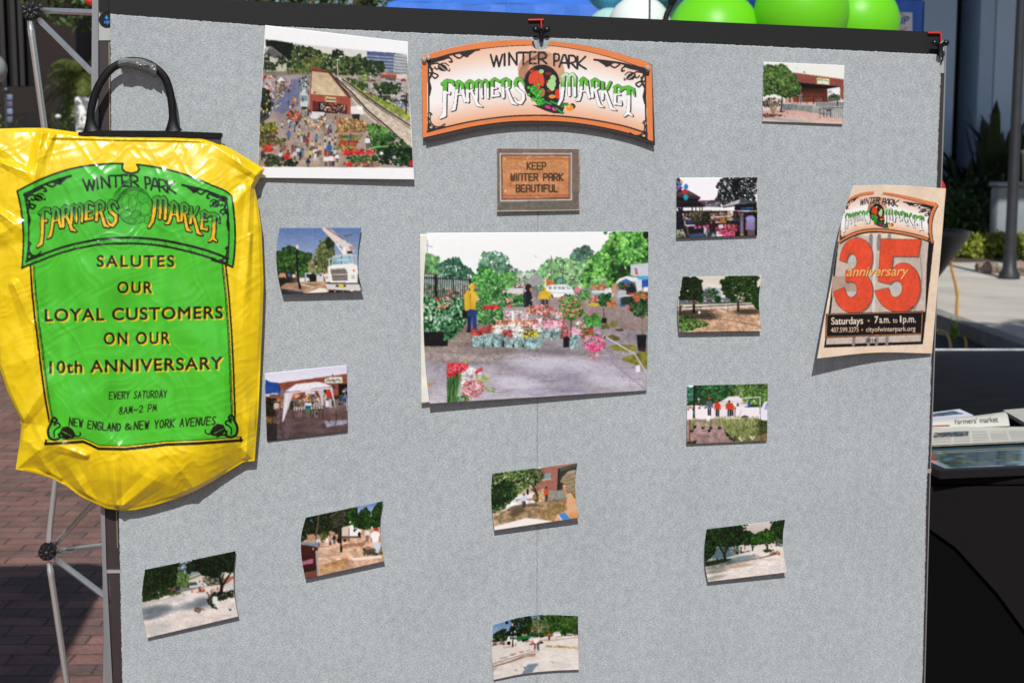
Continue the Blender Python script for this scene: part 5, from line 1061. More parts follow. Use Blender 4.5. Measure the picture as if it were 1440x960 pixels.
# 9 empty road under trees -------------------------------------------
def pt_road(c):
    c.rc(160, 140, 1110, 900, 'e0d8d2'); c.gr([(560, 190), (950, 170), (950, 330), (560, 330)], 'd6cdc6', 'c9beb8')
    c.rc(170, 440, 1060, 520, 'ded6d2'); c.rc(250, 460, 560, 600, '8c9c9c'); c.fol([(260, 460), (560, 450), (560, 520), (270, 520)], ['506468', '6c8488', '8ca4a8', '3c4c48'], 60, 20); c.p([(270, 520), (440, 510), (500, 560), (420, 590), (260, 600)], '66808a'); c.rc(480, 490, 550, 535, '7a7060')
    for T, n in (([(165, 640), (172, 350), (190, 265), (350, 240), (575, 217), (600, 290), (640, 330), (560, 440), (420, 470), (290, 460), (270, 560)], 620), ([(560, 440), (600, 300), (650, 290), (720, 330), (830, 300), (850, 270), (910, 290), (960, 380), (930, 420), (760, 440)], 340), ([(900, 300), (940, 190), (1072, 160), (1050, 300), (1045, 420), (970, 400)], 220)):
        c.p(T, '13260f'); c.fol(T, ['070f07', '0e1d0c', '173011', '244818', '356022'], n, 22)
    c.fol([(690, 330), (960, 290), (960, 420), (700, 430)], ['24400f', '365c1c', '4c7428'], 150, 18); c.fol([(570, 220), (660, 220), (620, 290), (560, 300)], ['1c2c12', '2c4a1c'], 26, 12)
    c.fol([(960, 380), (1050, 400), (1050, 470), (960, 450)], ['5a6c58', '8c9c9c', '3a4c34'], 40, 14)
    c.p([(410, 590), (600, 540), (800, 460), (1050, 470), (1095, 755), (200, 862), (170, 680), (300, 640)], 'e2dad4'); c.nz([(170, 480), (1095, 450), (1095, 870), (170, 870)], .06, 40, 3, 3)
    for x, y, rx, ry, a_, k in [(350, 640, 260, 34, -.08, '5c6a6c'), (620, 585, 140, 22, -.08, '7c9098'), (310, 700, 150, 22, -.1, '8c8878'), (300, 740, 120, 20, -.15, '8c8c80'), (560, 680, 160, 18, -.12, 'c4a890'), (280, 810, 110, 22, -.2, 'a8a498')]: c.e(x, y, rx, ry, k, an=a_, al=.85, soft=.45)
    c.p([(170, 640), (360, 600), (480, 600), (400, 640), (170, 690)], '2c3c22'); c.nz([(170, 600), (480, 600), (480, 690), (170, 690)], .3, 18, 5); c.l([(560, 628), (800, 590), (1000, 540)], 14, '8c8070'); c.l([(750, 595), (850, 612), (930, 612)], 9, 'd8b89c'); c.nz([(170, 600), (1095, 560), (1095, 870), (170, 870)], .07, 12, 9, 2)
    for a_, b_, w_ in [((398, 600), (385, 540), 28), ((390, 550), (345, 480), 18), ((395, 550), (425, 480), 18), ((578, 530), (580, 470), 12), ((708, 505), (700, 450), 14), ((712, 480), (730, 450), 8), ((870, 500), (870, 440), 18), ((865, 460), (840, 430), 10)]: c.l([a_, b_], w_, '2c2418')
    c.fol([(810, 510), (870, 495), (940, 505), (920, 522), (820, 525)], ['2c3c1c', '46582c'], 40, 12); c.fol([(560, 525), (640, 515), (720, 505), (700, 515), (580, 535)], ['4a4434', '6a5c44'], 20, 9)
    c.e(722, 556, 13, 10, 'a88c80'); c.person(618, 505, 50, 'c88c70', '7c6c60'); c.fol([(890, 550), (980, 510), (980, 545), (900, 560)], ['a85c48', '6c5048', 'b8a498', '4a4440'], 34, 11); c.p([(990, 562), (1000, 515), (1008, 515), (1018, 560)], 'e85c34'); c.e(918, 466, 8, 8, 'e06a48')
photo('small curled print of a pale empty road under green trees, lower right of the board', (970, 710, 8), [(190, 268), (1072, 160), (1095, 755), (205, 862)], (0.003, 0.008, 0.015, 0.010), pt_road, ml=[(168, 450), (172, 680)], mr=[(1048, 350), (1060, 560)])

# 10 woman in the foreground -----------------------------------------
def pt_woman(c):
    c.rc(150, 70, 1170, 860, 'c9b49c'); c.p([(660, 150), (1135, 82), (1110, 420), (660, 420)], 'b07a6c'); c.nz([(660, 100), (1135, 80), (1110, 420), (660, 420)], .08, 9, 2, 2.5)
    c.p([(660, 140), (760, 125), (690, 165)], 'd8d4cc'); c.p([(930, 150), (1135, 95), (1120, 300), (940, 390), (905, 390)], '444a3c'); c.l([(925, 155), (915, 390)], 16, '26261e'); c.p([(935, 150), (1130, 90), (1120, 130), (940, 190)], '5c6450'); c.p([(760, 215), (835, 190), (830, 260), (760, 278)], '8ca0a4'); c.l([(740, 282), (835, 265)], 9, 'e0c8b4'); 
    for k in range(4): c.l([(780 + k * 16, 212 - k * 5), (780 + k * 16, 270)], 3, 'b8c4c4')
    c.p([(800, 395), (1010, 390), (1010, 490), (800, 500)], 'a0a098'); c.nz([(800, 390), (1010, 390), (1010, 500), (800, 500)], .1, 22, 4)
    c.p([(280, 600), (420, 450), (660, 415), (660, 540), (340, 610)], 'e4e2e0'); c.p([(470, 490), (650, 480), (650, 510), (470, 500)], 'c89484')
    c.gr([(190, 700), (420, 560), (720, 520), (1010, 480), (1010, 720), (860, 740), (600, 700), (220, 770)], 'a4886a', 'b49c7c'); c.nz([(190, 500), (1020, 480), (1020, 760), (190, 780)], .24, 22, 5, 1.6); c.nz([(190, 500), (1020, 480), (1020, 760), (190, 780)], .14, 8, 8)
    for x, y, rx, ry in [(470, 610, 80, 40), (420, 660, 50, 26), (640, 560, 90, 14)]: c.e(x, y, rx, ry, '5c5040', al=.7, soft=.5)
    c.gr([(700, 620), (1010, 540), (930, 740), (760, 720)], '9c8258', 'b49868'); c.nz([(680, 560), (1010, 540), (940, 740), (690, 720)], .25, 14, 3); c.p([(190, 800), (560, 700), (740, 720), (860, 742), (205, 842)], 'efe8e2'); c.fol([(240, 720), (300, 705), (300, 750), (240, 755)], ['6c7c4c', '8a9460'], 16, 13)
    c.e(665, 470, 34, 48, 'a0825c', an=.2); c.p([(690, 400), (750, 372), (790, 420), (770, 480), (700, 510), (660, 520)], 'd0b088'); c.nz([(640, 370), (800, 370), (800, 520), (640, 520)], .18, 22, 1); c.l([(690, 510), (680, 430), (640, 350)], [16, 18, 22], '4a3a2a'); c.l([(690, 440), (620, 380)], 13, '4a3a2a')
    T = [(165, 640), (178, 205), (420, 170), (670, 138), (740, 200), (760, 240), (720, 300), (680, 330), (600, 330), (540, 400), (470, 430), (400, 500), (300, 600), (200, 640)]
    c.fol(T, ['162c16', '22401e', '325628', '486c34', '648444', '8a9c60'], 700, 22); c.fol([(165, 330), (400, 300), (380, 480), (170, 620)], ['132a14', '1d3c1c', '2e5424'], 160, 24); c.fol([(640, 170), (750, 160), (760, 240), (690, 320)], ['6a6c54', '8a8468', '4a5a38'], 50, 14)
    c.person(535, 580, 150, 'd0d4e0', '33383c', '3a2c26', .34); c.person(785, 515, 165, 'd8623c', '2a2c30', '33241e', .24); c.rc(565, 380, 588, 440, '3a2a26'); c.rc(815, 470, 835, 500, 'c07060')
    c.l([(725, 530), (722, 700)], 5, 'd8944a'); c.l([(962, 520), (955, 650)], 6, 'e0b050'); c.l([(735, 450), (730, 520)], 5, 'c8965a'); c.p([(985, 510), (1030, 510), (1040, 560), (1000, 550)], 'b86a5a')
    # head and shoulder
    c.p([(1000, 560), (1040, 440), (1120, 400), (1135, 580), (1160, 700), (870, 742), (900, 670), (1030, 600)], 'e2b48e'); c.gr([(1060, 580), (1140, 570), (1158, 700), (1040, 715)], 'e8be98', 'd89a62'); c.p([(970, 330), (1000, 330), (1020, 460), (1000, 450), (975, 400)], 'e6b494'); c.e(1000, 405, 16, 34, 'dca07c'); c.p([(1060, 420), (1115, 410), (1125, 500), (1090, 470)], '94783c')
    c.p([(940, 300), (965, 245), (1030, 180), (1118, 160), (1112, 420), (1060, 415), (1010, 380), (985, 300), (945, 305)], 'a8987c'); c.gr([(945, 300), (1030, 180), (1118, 165), (1112, 300), (1000, 330)], 'b8aca0', 'a08c64'); 
    for k in range(26): y = 190 + k * 9; c.l([(970 + c.r.uniform(0, 40), y + 40), (1112, y + c.r.uniform(-20, 30))], 4, ['8a7850', 'c4b8a8', '9a8a6c', '7a6a44'][k % 4])
    c.p([(915, 665), (990, 635), (1062, 712), (960, 730)], '5a9ad8'); c.l([(918, 668), (965, 728)], 9, 'e8f0f8'); c.l([(1030, 585), (1135, 575)], 4, 'd8c49a')
photo('print showing a blond head from behind and a blue top, below the largest print', (670, 640, 8), [(178, 203), (1135, 82), (1155, 702), (203, 843)], (0.003, 0.007, 0.016, 0.013), pt_woman, ml=[(165, 400), (178, 640)], mr=[(1112, 260), (1120, 520)])

# 11 plaza and dump truck --------------------------------------------
def pt_plaza(c):
    c.rc(170, 100, 1240, 900, 'ded8d2'); c.gr([(190, 130), (700, 110), (700, 400), (190, 400)], '5f86b8', 'a9c0d8')
    T = [(200, 440), (200, 350), (250, 320), (300, 290), (350, 295), (330, 380), (400, 290), (420, 240), (430, 190), (500, 150), (640, 130), (660, 200), (700, 360), (540, 420)]
    c.fol(T, ['0c180c', '142612', '203a1a', '305222'], 460, 22)
    T = [(620, 380), (640, 240), (760, 130), (900, 120), (1205, 135), (1210, 350), (900, 370)]
    c.p(T, '1c3616'); c.fol(T, ['0e1d0c', '193214', '284c1b', '3c6626', '587f38'], 520, 24); c.fol([(640, 140), (760, 120), (760, 190), (660, 190)], ['9cb8d8', '7c98a8', '3c5434'], 40, 14)
    c.fol([(640, 320), (660, 210), (740, 160), (840, 210), (880, 260), (840, 320), (700, 340)], ['54603c', '6c744c', '848860', '9a9a74'], 170, 13); c.fol([(1010, 150), (1200, 150), (1200, 280), (1040, 280)], ['486c28', '608238'], 60, 20); c.l([(748, 400), (745, 320), (735, 200)], [12, 9, 4], 'b8a890'); c.l([(746, 330), (790, 220)], 5, 'a89880'); c.l([(745, 330), (690, 220)], 5, 'a89880')
    c.p([(195, 470), (340, 430), (640, 400), (860, 380), (1215, 375), (1222, 775), (205, 890)], 'e2dbd5'); c.nz([(190, 380), (1225, 370), (1225, 890), (190, 890)], .05, 40, 3, 3); c.nz([(190, 380), (1225, 370), (1225, 890), (190, 890)], .05, 10, 6)
    c.fol([(200, 440), (340, 425), (340, 470), (200, 480)], ['a4644c', 'c8a08c', '6a6a5c', 'd8c8bc', '4a4038'], 50, 12); c.l([(195, 480), (240, 468)], 14, '4c4a4c'); c.l([(820, 420), (880, 425), (1210, 385)], 12, 'c8b0a0'); c.l([(830, 490), (1215, 510)], 20, 'd0b88a'); c.fol([(835, 478), (1215, 500), (1215, 522), (840, 500)], ['b8a868', 'd8c89c', 'c49c68', '8c8c50'], 70, 11)
    c.p([(190, 690), (320, 650), (520, 590), (700, 550), (820, 520), (700, 570), (500, 620), (190, 720)], 'cfc8c2'); c.l([(190, 700), (700, 545)], 5, '8a8078'); c.l([(190, 735), (420, 668), (600, 600), (700, 585)], [16, 20, 24, 14], 'a88468'); c.p([(510, 620), (560, 595), (710, 590), (690, 615)], 'c4a488'); c.e(435, 588, 44, 10, 'a89680', an=-.2); c.e(330, 625, 60, 9, 'b8a898', an=-.2); c.l([(520, 560), (560, 555)], 14, 'd8744c'); c.l([(600, 545), (640, 535)], 12, 'd89078'); c.l([(320, 510), (450, 490)], 9, 'c8946c'); c.p([(620, 480), (680, 440), (780, 430), (800, 455), (740, 465)], '4c4440'); c.l([(640, 470), (790, 450)], 14, '3c3a3c'); c.l([(600, 440), (850, 415)], 14, 'cfa880')
    c.p([(540, 820), (610, 705), (740, 692), (660, 800)], '8c9cac'); c.nz([(540, 690), (740, 690), (740, 820), (540, 820)], .08, 30, 2); c.p([(195, 750), (250, 740), (200, 800)], 'a8b8bc'); c.e(470, 772, 20, 6, 'b0a8a0'); c.l([(870, 665), (930, 675), (900, 690)], 4, 'a09488'); c.rc(566, 735, 588, 750, '6c6864')
    c.p([(355, 440), (380, 375), (480, 370), (480, 440), (430, 455), (360, 450)], 'eae6e0'); c.p([(400, 380), (420, 378), (420, 410), (398, 412)], '4c5458'); c.rc(430, 385, 475, 410, '5c6668'); c.e(386, 454, 22, 22, '1c1a1a'); c.p([(485, 380), (640, 360), (640, 395), (540, 420), (490, 440)], '2c8a4a'); c.l([(490, 400), (640, 372)], 5, '1f6c38'); c.fol([(540, 350), (600, 345), (600, 365), (540, 370)], ['d8b490', 'c89c70'], 14, 10); c.fol([(540, 410), (620, 395), (620, 425), (545, 440)], ['1c1c1c', '2c3028'], 20, 13); c.l([(480, 442), (545, 435)], 8, 'd8d4d0')
    c.l([(432, 240), (434, 400), (432, 492)], [8, 11, 18], '141416'); c.e(430, 238, 10, 18, 'd8c4c0'); c.e(458, 320, 10, 13, 'f0f0f4'); c.rc(460, 460, 472, 490, 'b87c5c')
    c.p([(680, 430), (700, 410), (745, 405), (750, 455), (690, 465)], 'f0eeec'); c.e(672, 456, 15, 18, 'e0503c'); c.l([(735, 450), (735, 530)], 18, '35383c'); c.l([(700, 460), (690, 530)], 14, '6c4c40'); c.l([(710, 470), (708, 520)], 14, 'd8a48c')
    c.e(862, 356, 17, 20, 'e0643c'); c.rc(852, 372, 874, 415, '384048'); c.e(893, 364, 20, 10, 'd8503c'); c.p([(910, 340), (930, 322), (985, 322), (1005, 350), (1005, 385), (910, 365)], 'e8e6e8'); c.rc(930, 330, 985, 346, 'b8bcc4'); c.l([(950, 378), (1005, 378)], 13, 'd89478'); c.car(1110, 358, 80, 'cfd4dc'); c.car(1190, 362, 60, 'b84a40'); c.l([(948, 380), (950, 420)], 4, '94908c')
photo('bowed print of a pale plaza with a green dump truck, lowest in the middle', (670, 850, 8.47), [(195, 235), (1210, 132), (1222, 772), (205, 893)], (0.010, 0.003, 0.007, 0.005), pt_plaza, mt=[(480, 155), (750, 118), (960, 120)], mb=[(560, 822), (880, 788)], ml=[(183, 560)], mr=[(1212, 450)])
# 12 aerial view on a white sheet ------------------------------------
def pt_aerial(c):
    c.rc(30, 30, 920, 920, 'f1f2f4')
    I = [(90, 138), (300, 165), (500, 187), (700, 204), (852, 216), (860, 300), (870, 560), (887, 828), (420, 825), (50, 822), (60, 560), (75, 330)]
    B = c.A.copy()
    c.p(I, 'b0a498'); c.gr([(80, 130), (860, 140), (860, 260), (80, 260)], 'd8d9d6', 'dcdad4')
    # ground: plaza, road, car park
    c.gr([(40, 320), (480, 320), (520, 830), (40, 830)], 'a39aa0', 'b4a08c'); c.nz([(40, 320), (560, 320), (560, 830), (40, 830)], .16, 36, 2)
    c.p([(150, 470), (240, 350), (290, 360), (260, 500), (180, 540), (130, 520)], '7a7fa0'); c.p([(60, 420), (140, 480), (110, 560), (50, 600)], '4c4a48')
    # trees behind
    T = [(90, 140), (260, 165), (340, 190), (380, 205), (452, 230), (470, 190), (500, 200), (510, 225), (560, 240), (600, 225), (640, 245), (700, 265), (735, 300), (700, 330), (480, 325), (440, 330), (330, 320), (210, 310), (120, 300)]
    c.fol(T, ['101a12', '1d2c1a', '2c4222', '40582a', '5a7038', '72844c'], 620, 16); c.fol([(290, 250), (380, 220), (380, 300), (300, 310)], ['4c5828', '66703a', '7c8248'], 70, 13); c.fol([(100, 150), (230, 165), (220, 240), (100, 200)], ['0e160f', '18241a'], 80, 18); c.fol([(455, 190), (500, 200), (500, 222), (455, 225)], ['1c2a18', '2c3c22'], 20, 10)
    c.p([(95, 180), (120, 175), (205, 240), (205, 310), (85, 310), (80, 220)], 'c8c4b4'); c.p([(85, 215), (118, 176), (205, 244), (140, 240)], '6c6a72'); c.p([(110, 180), (125, 178), (125, 200)], '8a888c')
    for x, y in [(130, 285), (95, 240), (180, 250), (90, 280)]: c.fol([(x - 26, y - 22), (x + 26, y - 22), (x + 20, y + 20), (x - 20, y + 20)], ['1f2c1a', '2f4022', '46582c'], 26, 9); c.l([(x, y), (x, y + 40)], 4, '4a4034')
    c.rc(78, 310, 330, 330, '8a8478'); c.fol([(200, 290), (330, 300), (330, 325), (200, 322)], ['4c5828', '6a7838', '8c8468'], 40, 10)
    # office block
    c.p([(638, 203), (790, 212), (852, 225), (852, 320), (790, 318), (700, 300), (636, 262)], '5a6a8c'); 
    for k in range(6): c.l([(638, 210 + k * 17), (784, 220 + k * 17)], 6, 'a9b2c4' if k else '8c94b0')
    c.p([(784, 215), (852, 224), (852, 320), (780, 316)], 'b9bcc0')
    for k in range(6): c.l([(786, 232 + k * 17), (852, 240 + k * 16)], 5, '7c8694')
    c.p([(638, 203), (790, 212), (790, 220), (638, 212)], '4c5a9a'); c.p([(708, 322), (760, 316), (850, 330), (850, 350), (770, 356), (708, 350)], 'a4584a'); c.l([(708, 322), (850, 330)], 6, 'c8a494'); c.fol([(640, 318), (700, 318), (700, 350), (640, 345)], ['9a8c84', '5a5c58', 'c0b8b4'], 20, 8); c.rc(796, 326, 852, 350, 'd8d0c8')
    # car park and trees right
    c.p([(560, 330), (700, 345), (860, 360), (865, 570), (720, 480), (600, 400)], 'b0aaa4'); c.nz([(560, 330), (865, 350), (865, 570), (600, 400)], .15, 20, 5)
    for k in range(40): c.car(float(c.r.uniform(620, 855)), float(c.r.uniform(345, 500)), 30, ['d8d8dc', 'a83c3c', '6c7c9c', 'e8e8e8', '44484c'][k % 5])
    c.fol([(670, 380), (760, 370), (820, 400), (800, 430), (700, 430)], ['16241a', '24381f', '385028', '4e6432'], 130, 12); c.fol([(620, 250), (725, 260), (735, 300), (630, 320)], ['1a2a1a', '2a3e22', '40552c'], 90, 12); c.fol([(520, 340), (640, 380), (640, 420), (530, 370)], ['2c4420', '43602a', '5e7c38'], 70, 10); c.fol([(590, 330), (640, 330), (650, 360), (600, 365)], ['5c7038', '7c8c4c'], 24, 9)
    c.p([(520, 360), (660, 440), (780, 480), (868, 540), (870, 580), (740, 510), (600, 430)], '9aa84a'); c.nz([(520, 350), (870, 480), (870, 590), (600, 440)], .25, 14, 3); c.fol([(650, 430), (760, 450), (850, 470), (850, 490), (740, 470)], ['2f3c22', '44582a'], 40, 9); c.fol([(770, 470), (860, 480), (860, 505), (780, 500)], ['a8b8c8', '5c7ca8', 'd8d8e0', '3c4858'], 30, 8); c.l([(852, 430), (848, 540)], 7, '2a2c2a'); c.l([(640, 345), (642, 330)], 4, '555555')
    # railway
    c.p([(455, 340), (520, 350), (600, 430), (720, 520), (872, 600), (886, 760), (720, 620), (600, 520), (540, 440)], 'd3c6b4'); c.nz([(455, 340), (880, 340), (886, 760), (540, 440)], .14, 12, 8)
    for o_, w_ in ((0, 9), (16, 4)): c.l([(470, 345 + o_), (560, 430 + o_), (640, 520 + o_), (760, 620 + o_), (884, 740 + o_)], w_, '5a4a44')
    for o_, w_ in ((0, 8), (14, 3)): c.l([(505, 352 + o_), (600, 420 + o_), (720, 505 + o_), (872, 605 + o_)], w_, '5f4e46')
    c.l([(478, 262), (480, 340)], 6, 'c8bca8'); c.l([(600, 300), (602, 330)], 4, '3a3a36')
    # station building
    c.p([(338, 295), (350, 290), (432, 308), (440, 320), (550, 450), (535, 452), (330, 432)], 'a05040'); c.gr([(342, 310), (428, 318), (530, 445), (334, 432)], 'cbb495', 'd8c6a4'); c.nz([(340, 310), (430, 315), (535, 445), (334, 432)], .07, 20, 4); c.p([(340, 300), (430, 312), (428, 320), (342, 308)], '7c3c30'); c.l([(432, 312), (548, 450)], 9, '5c3a30'); c.e(355, 425, 7, 5, '5a5048')
    c.p([(330, 432), (550, 450), (548, 545), (528, 540), (528, 490), (345, 470), (345, 530), (328, 540)], 'b25d48'); c.p([(345, 470), (528, 490), (528, 540), (345, 530)], '2c1a18'); c.p([(345, 474), (378, 476), (376, 520), (345, 518)], '7a2f2a'); c.rc(388, 480, 402, 515, '9aa09c'); c.p([(412, 450), (418, 446), (470, 452), (472, 476), (414, 473)], 'd8cca0'); c.l([(420, 460), (466, 464)], 8, '6a6a50')
    c.fol([(400, 480), (530, 490), (530, 540), (410, 530)], ['8a4a3c', 'c89a88', '3c2c28', 'e0d8d0', 'a83c30', 'd8b898'], 80, 7); c.p([(340, 525), (410, 530), (410, 548), (340, 545)], 'dcd8d4'); c.p([(410, 535), (530, 545), (525, 570), (410, 570)], 'a89488')
    c.p([(548, 500), (600, 492), (625, 540), (580, 545), (552, 540)], 'e6e4de'); c.p([(555, 540), (600, 540), (595, 575), (560, 565)], '3a302c'); c.p([(580, 500), (612, 498), (618, 520), (590, 520)], 'f2f2f0')
    c.p([(278, 420), (300, 405), (322, 415), (318, 500), (280, 505)], 'ccd4d6'); c.p([(280, 440), (316, 440), (316, 470), (280, 470)], '8c9aa0'); c.rc(284, 500, 316, 516, '3c4448'); c.p([(282, 378), (310, 375), (310, 405), (284, 405)], '9ab0a0'); c.fol([(270, 340), (330, 340), (325, 400), (275, 400)], ['3c4a44', '7c8c90', 'c8ccd0', '5c6a70'], 40, 9)
    # tents and stalls on the left
    c.p([(155, 360), (175, 340), (195, 360), (195, 380), (155, 380)], 'e8e4d8'); c.rc(160, 372, 190, 384, 'c8b870'); c.fol([(80, 330), (150, 335), (140, 360), (85, 355)], ['b84a38', 'd8a890', 'e0d8d0', '5c4c48'], 50, 7); c.fol([(80, 370), (240, 360), (230, 420), (90, 480)], ['8c8480', 'c0b8b4', '5c5450', 'a85848', 'd8d0cc', '44403e'], 130, 6)
    c.fol([(60, 400), (110, 420), (110, 530), (62, 560)], ['141c14', '24301c', '36462a'], 70, 15); c.p([(232, 480), (245, 445), (258, 460), (245, 490)], 'd88a40')
    for k in range(260):        # crowd
        x, y = c.r.uniform(60, 470), c.r.uniform(340, 820)
        h = 8 + (y - 330) * .075
        if x > 330 and y < 560: continue
        if x < 210 and y > 560 and c.r.random() < .7: continue
        if c.r.random() < .5 and y > 620: continue
        kk = ['e8e4e0', '2c4878', 'b83c38', '3a3a40', '4a8ac0', 'd8b0a0', 'c8c8d0', '7a5a48', 'd8d050'][int(c.r.integers(0, 9))]
        c.l([(x, y), (x + 2, y - h * .5)], h * .26, ['4a4650', '7c706c', '303848', 'd0c4bc'][int(c.r.integers(0, 4))]); c.l([(x + 1, y - h * .5), (x + 2, y - h * .85)], h * .36, kk); c.e(x + 2, y - h * 1.02, h * .13, h * .13, '5a4030')
        if y > 500: c.l([(x, y), (x - h * .9, y + h * .3)], 3, '7c7070', al=.6)
    c.fol([(200, 520), (290, 520), (290, 575), (205, 570)], ['d8482c', 'e06a40', 'a83428', '4c3c38', '5c7a3c'], 60, 8); c.e(356, 552, 26, 14, 'dcdce0'); c.fol([(320, 570), (420, 570), (420, 620), (320, 610)], ['d8a870', 'e0c8a0', 'c85840', 'd8d0c8', '6a7a48', 'e0b050'], 60, 7)
    # flower beds
    for y, k in [(595, 'b8a838'), (612, '8a9a34'), (628, 'c8a040'), (646, 'd0502c'), (640, '5a7a30'), (666, '4a5a2c'), (690, '3c4c28')]:
        c.fol([(55, y - 9), (140, y - 12), (160, y + 4), (55, y + 8)], [k, '4c5c2c', k, '2c3420'], 50, 7)
    c.fol([(52, 680), (200, 670), (200, 700), (60, 720)], ['3c4c28', '5c6c38', '8c7a48', 'b0583c'], 80, 9); c.fol([(75, 712), (125, 706), (130, 740), (80, 740)], ['d8342c', 'e85c40', 'a82c28'], 50, 8); c.fol([(80, 750), (190, 760), (260, 800), (250, 822), (90, 820)], ['1c2818', '34482a', '50683a', '3a3430'], 110, 11); c.fol([(190, 752), (228, 755), (228, 782), (195, 780)], ['e03030', 'c82828'], 24, 8); c.fol([(165, 712), (205, 712), (205, 740), (170, 740)], ['b04038', '4a4a3c', '8a7c78'], 24, 7)
    c.fol([(480, 560), (620, 570), (640, 620), (470, 640)], ['3c5a28', '5c7c34', '8a9a44', 'd06a40', 'e0a050', 'c8442c', 'd8c8a8'], 220, 8)
    for y, k, x0, x1 in [(632, 'c87840', 470, 640), (658, 'd85030', 480, 610), (688, 'e0281c', 490, 590), (705, 'd8402c', 485, 580), (722, 'b0a83c', 455, 580), (668, '8aa040', 480, 600)]: c.fol([(x0, y - 7), (x1, y - 8), (x1, y + 7), (x0, y + 7)], [k, '5c6c30', k], 60, 6)
    for x in (525, 565, 605, 655): c.fol([(x - 22, 730), (x + 22, 728), (x + 22, 758), (x - 22, 760)], ['d8281f', 'e8402c', 'b02420'], 34, 7)
    c.fol([(640, 600), (700, 590), (880, 720), (886, 825), (680, 760), (650, 680)], ['14301a', '1d4420', '30602a', '478036', '68a048'], 330, 12); c.fol([(640, 600), (740, 610), (760, 660), (660, 660)], ['4c8838', '74a84c', '5c9440'], 80, 10); c.fol([(700, 700), (886, 730), (886, 826), (690, 800)], ['0c1c10', '16301c', '244828'], 130, 13); c.l([(670, 718), (750, 712)], 10, '7cb068')
    c.fol([(530, 765), (700, 765), (700, 800), (530, 800)], ['244820', '3c6c2c', '5a8c3c', '30501f'], 110, 9); c.fol([(510, 800), (700, 795), (700, 826), (510, 826)], ['d83830', '3c6030', 'c8c0b0', '8a7060', 'e06050', 'b04a40'], 110, 8); c.e(875, 805, 12, 18, 'c83030'); c.e(543, 810, 14, 14, 'e03028')
    for x, y, h, k in [(300, 695, 46, '5c5864'), (315, 715, 50, 'b83038'), (385, 760, 60, 'e0b898'), (435, 765, 70, '2a78b8'), (415, 820, 60, 'e8e4e4'), (443, 822, 66, 'f0e0e0'), (476, 800, 50, 'e8e4e4'), (320, 825, 50, '2c3c68'), (265, 765, 50, 'd8d4d4'), (215, 680, 50, '4a7ab0'), (640, 725, 66, 'e8e4e4'), (716, 775, 40, 'f0eeee'), (548, 690, 44, '4a68a0'), (785, 800, 44, 'b8b8c8'), (342, 735, 54, 'd8c0a8'), (248, 790, 56, 'c8c8cc'), (170, 790, 50, 'd8d0d0')]: c.person(x, y, h, k, '6a5c5c', '4a3428', .34)
    w, m = c.pm(I); full = np.zeros(c.X.shape, bool); full[w] = m
    c.A[~full] = B[~full]
photo('large white bordered aerial photo of a crowded market, top left beside the arched sign', (350, 20, 3.84), [(88, 60), (860, 150), (893, 893), (45, 884)], (0.002, 0.002, 0.012, 0.006), pt_aerial, res=(210, 205), con=1.22, ml=[(72, 330), (52, 700)], mr=[(862, 300), (880, 640)], name='photo_sheet')

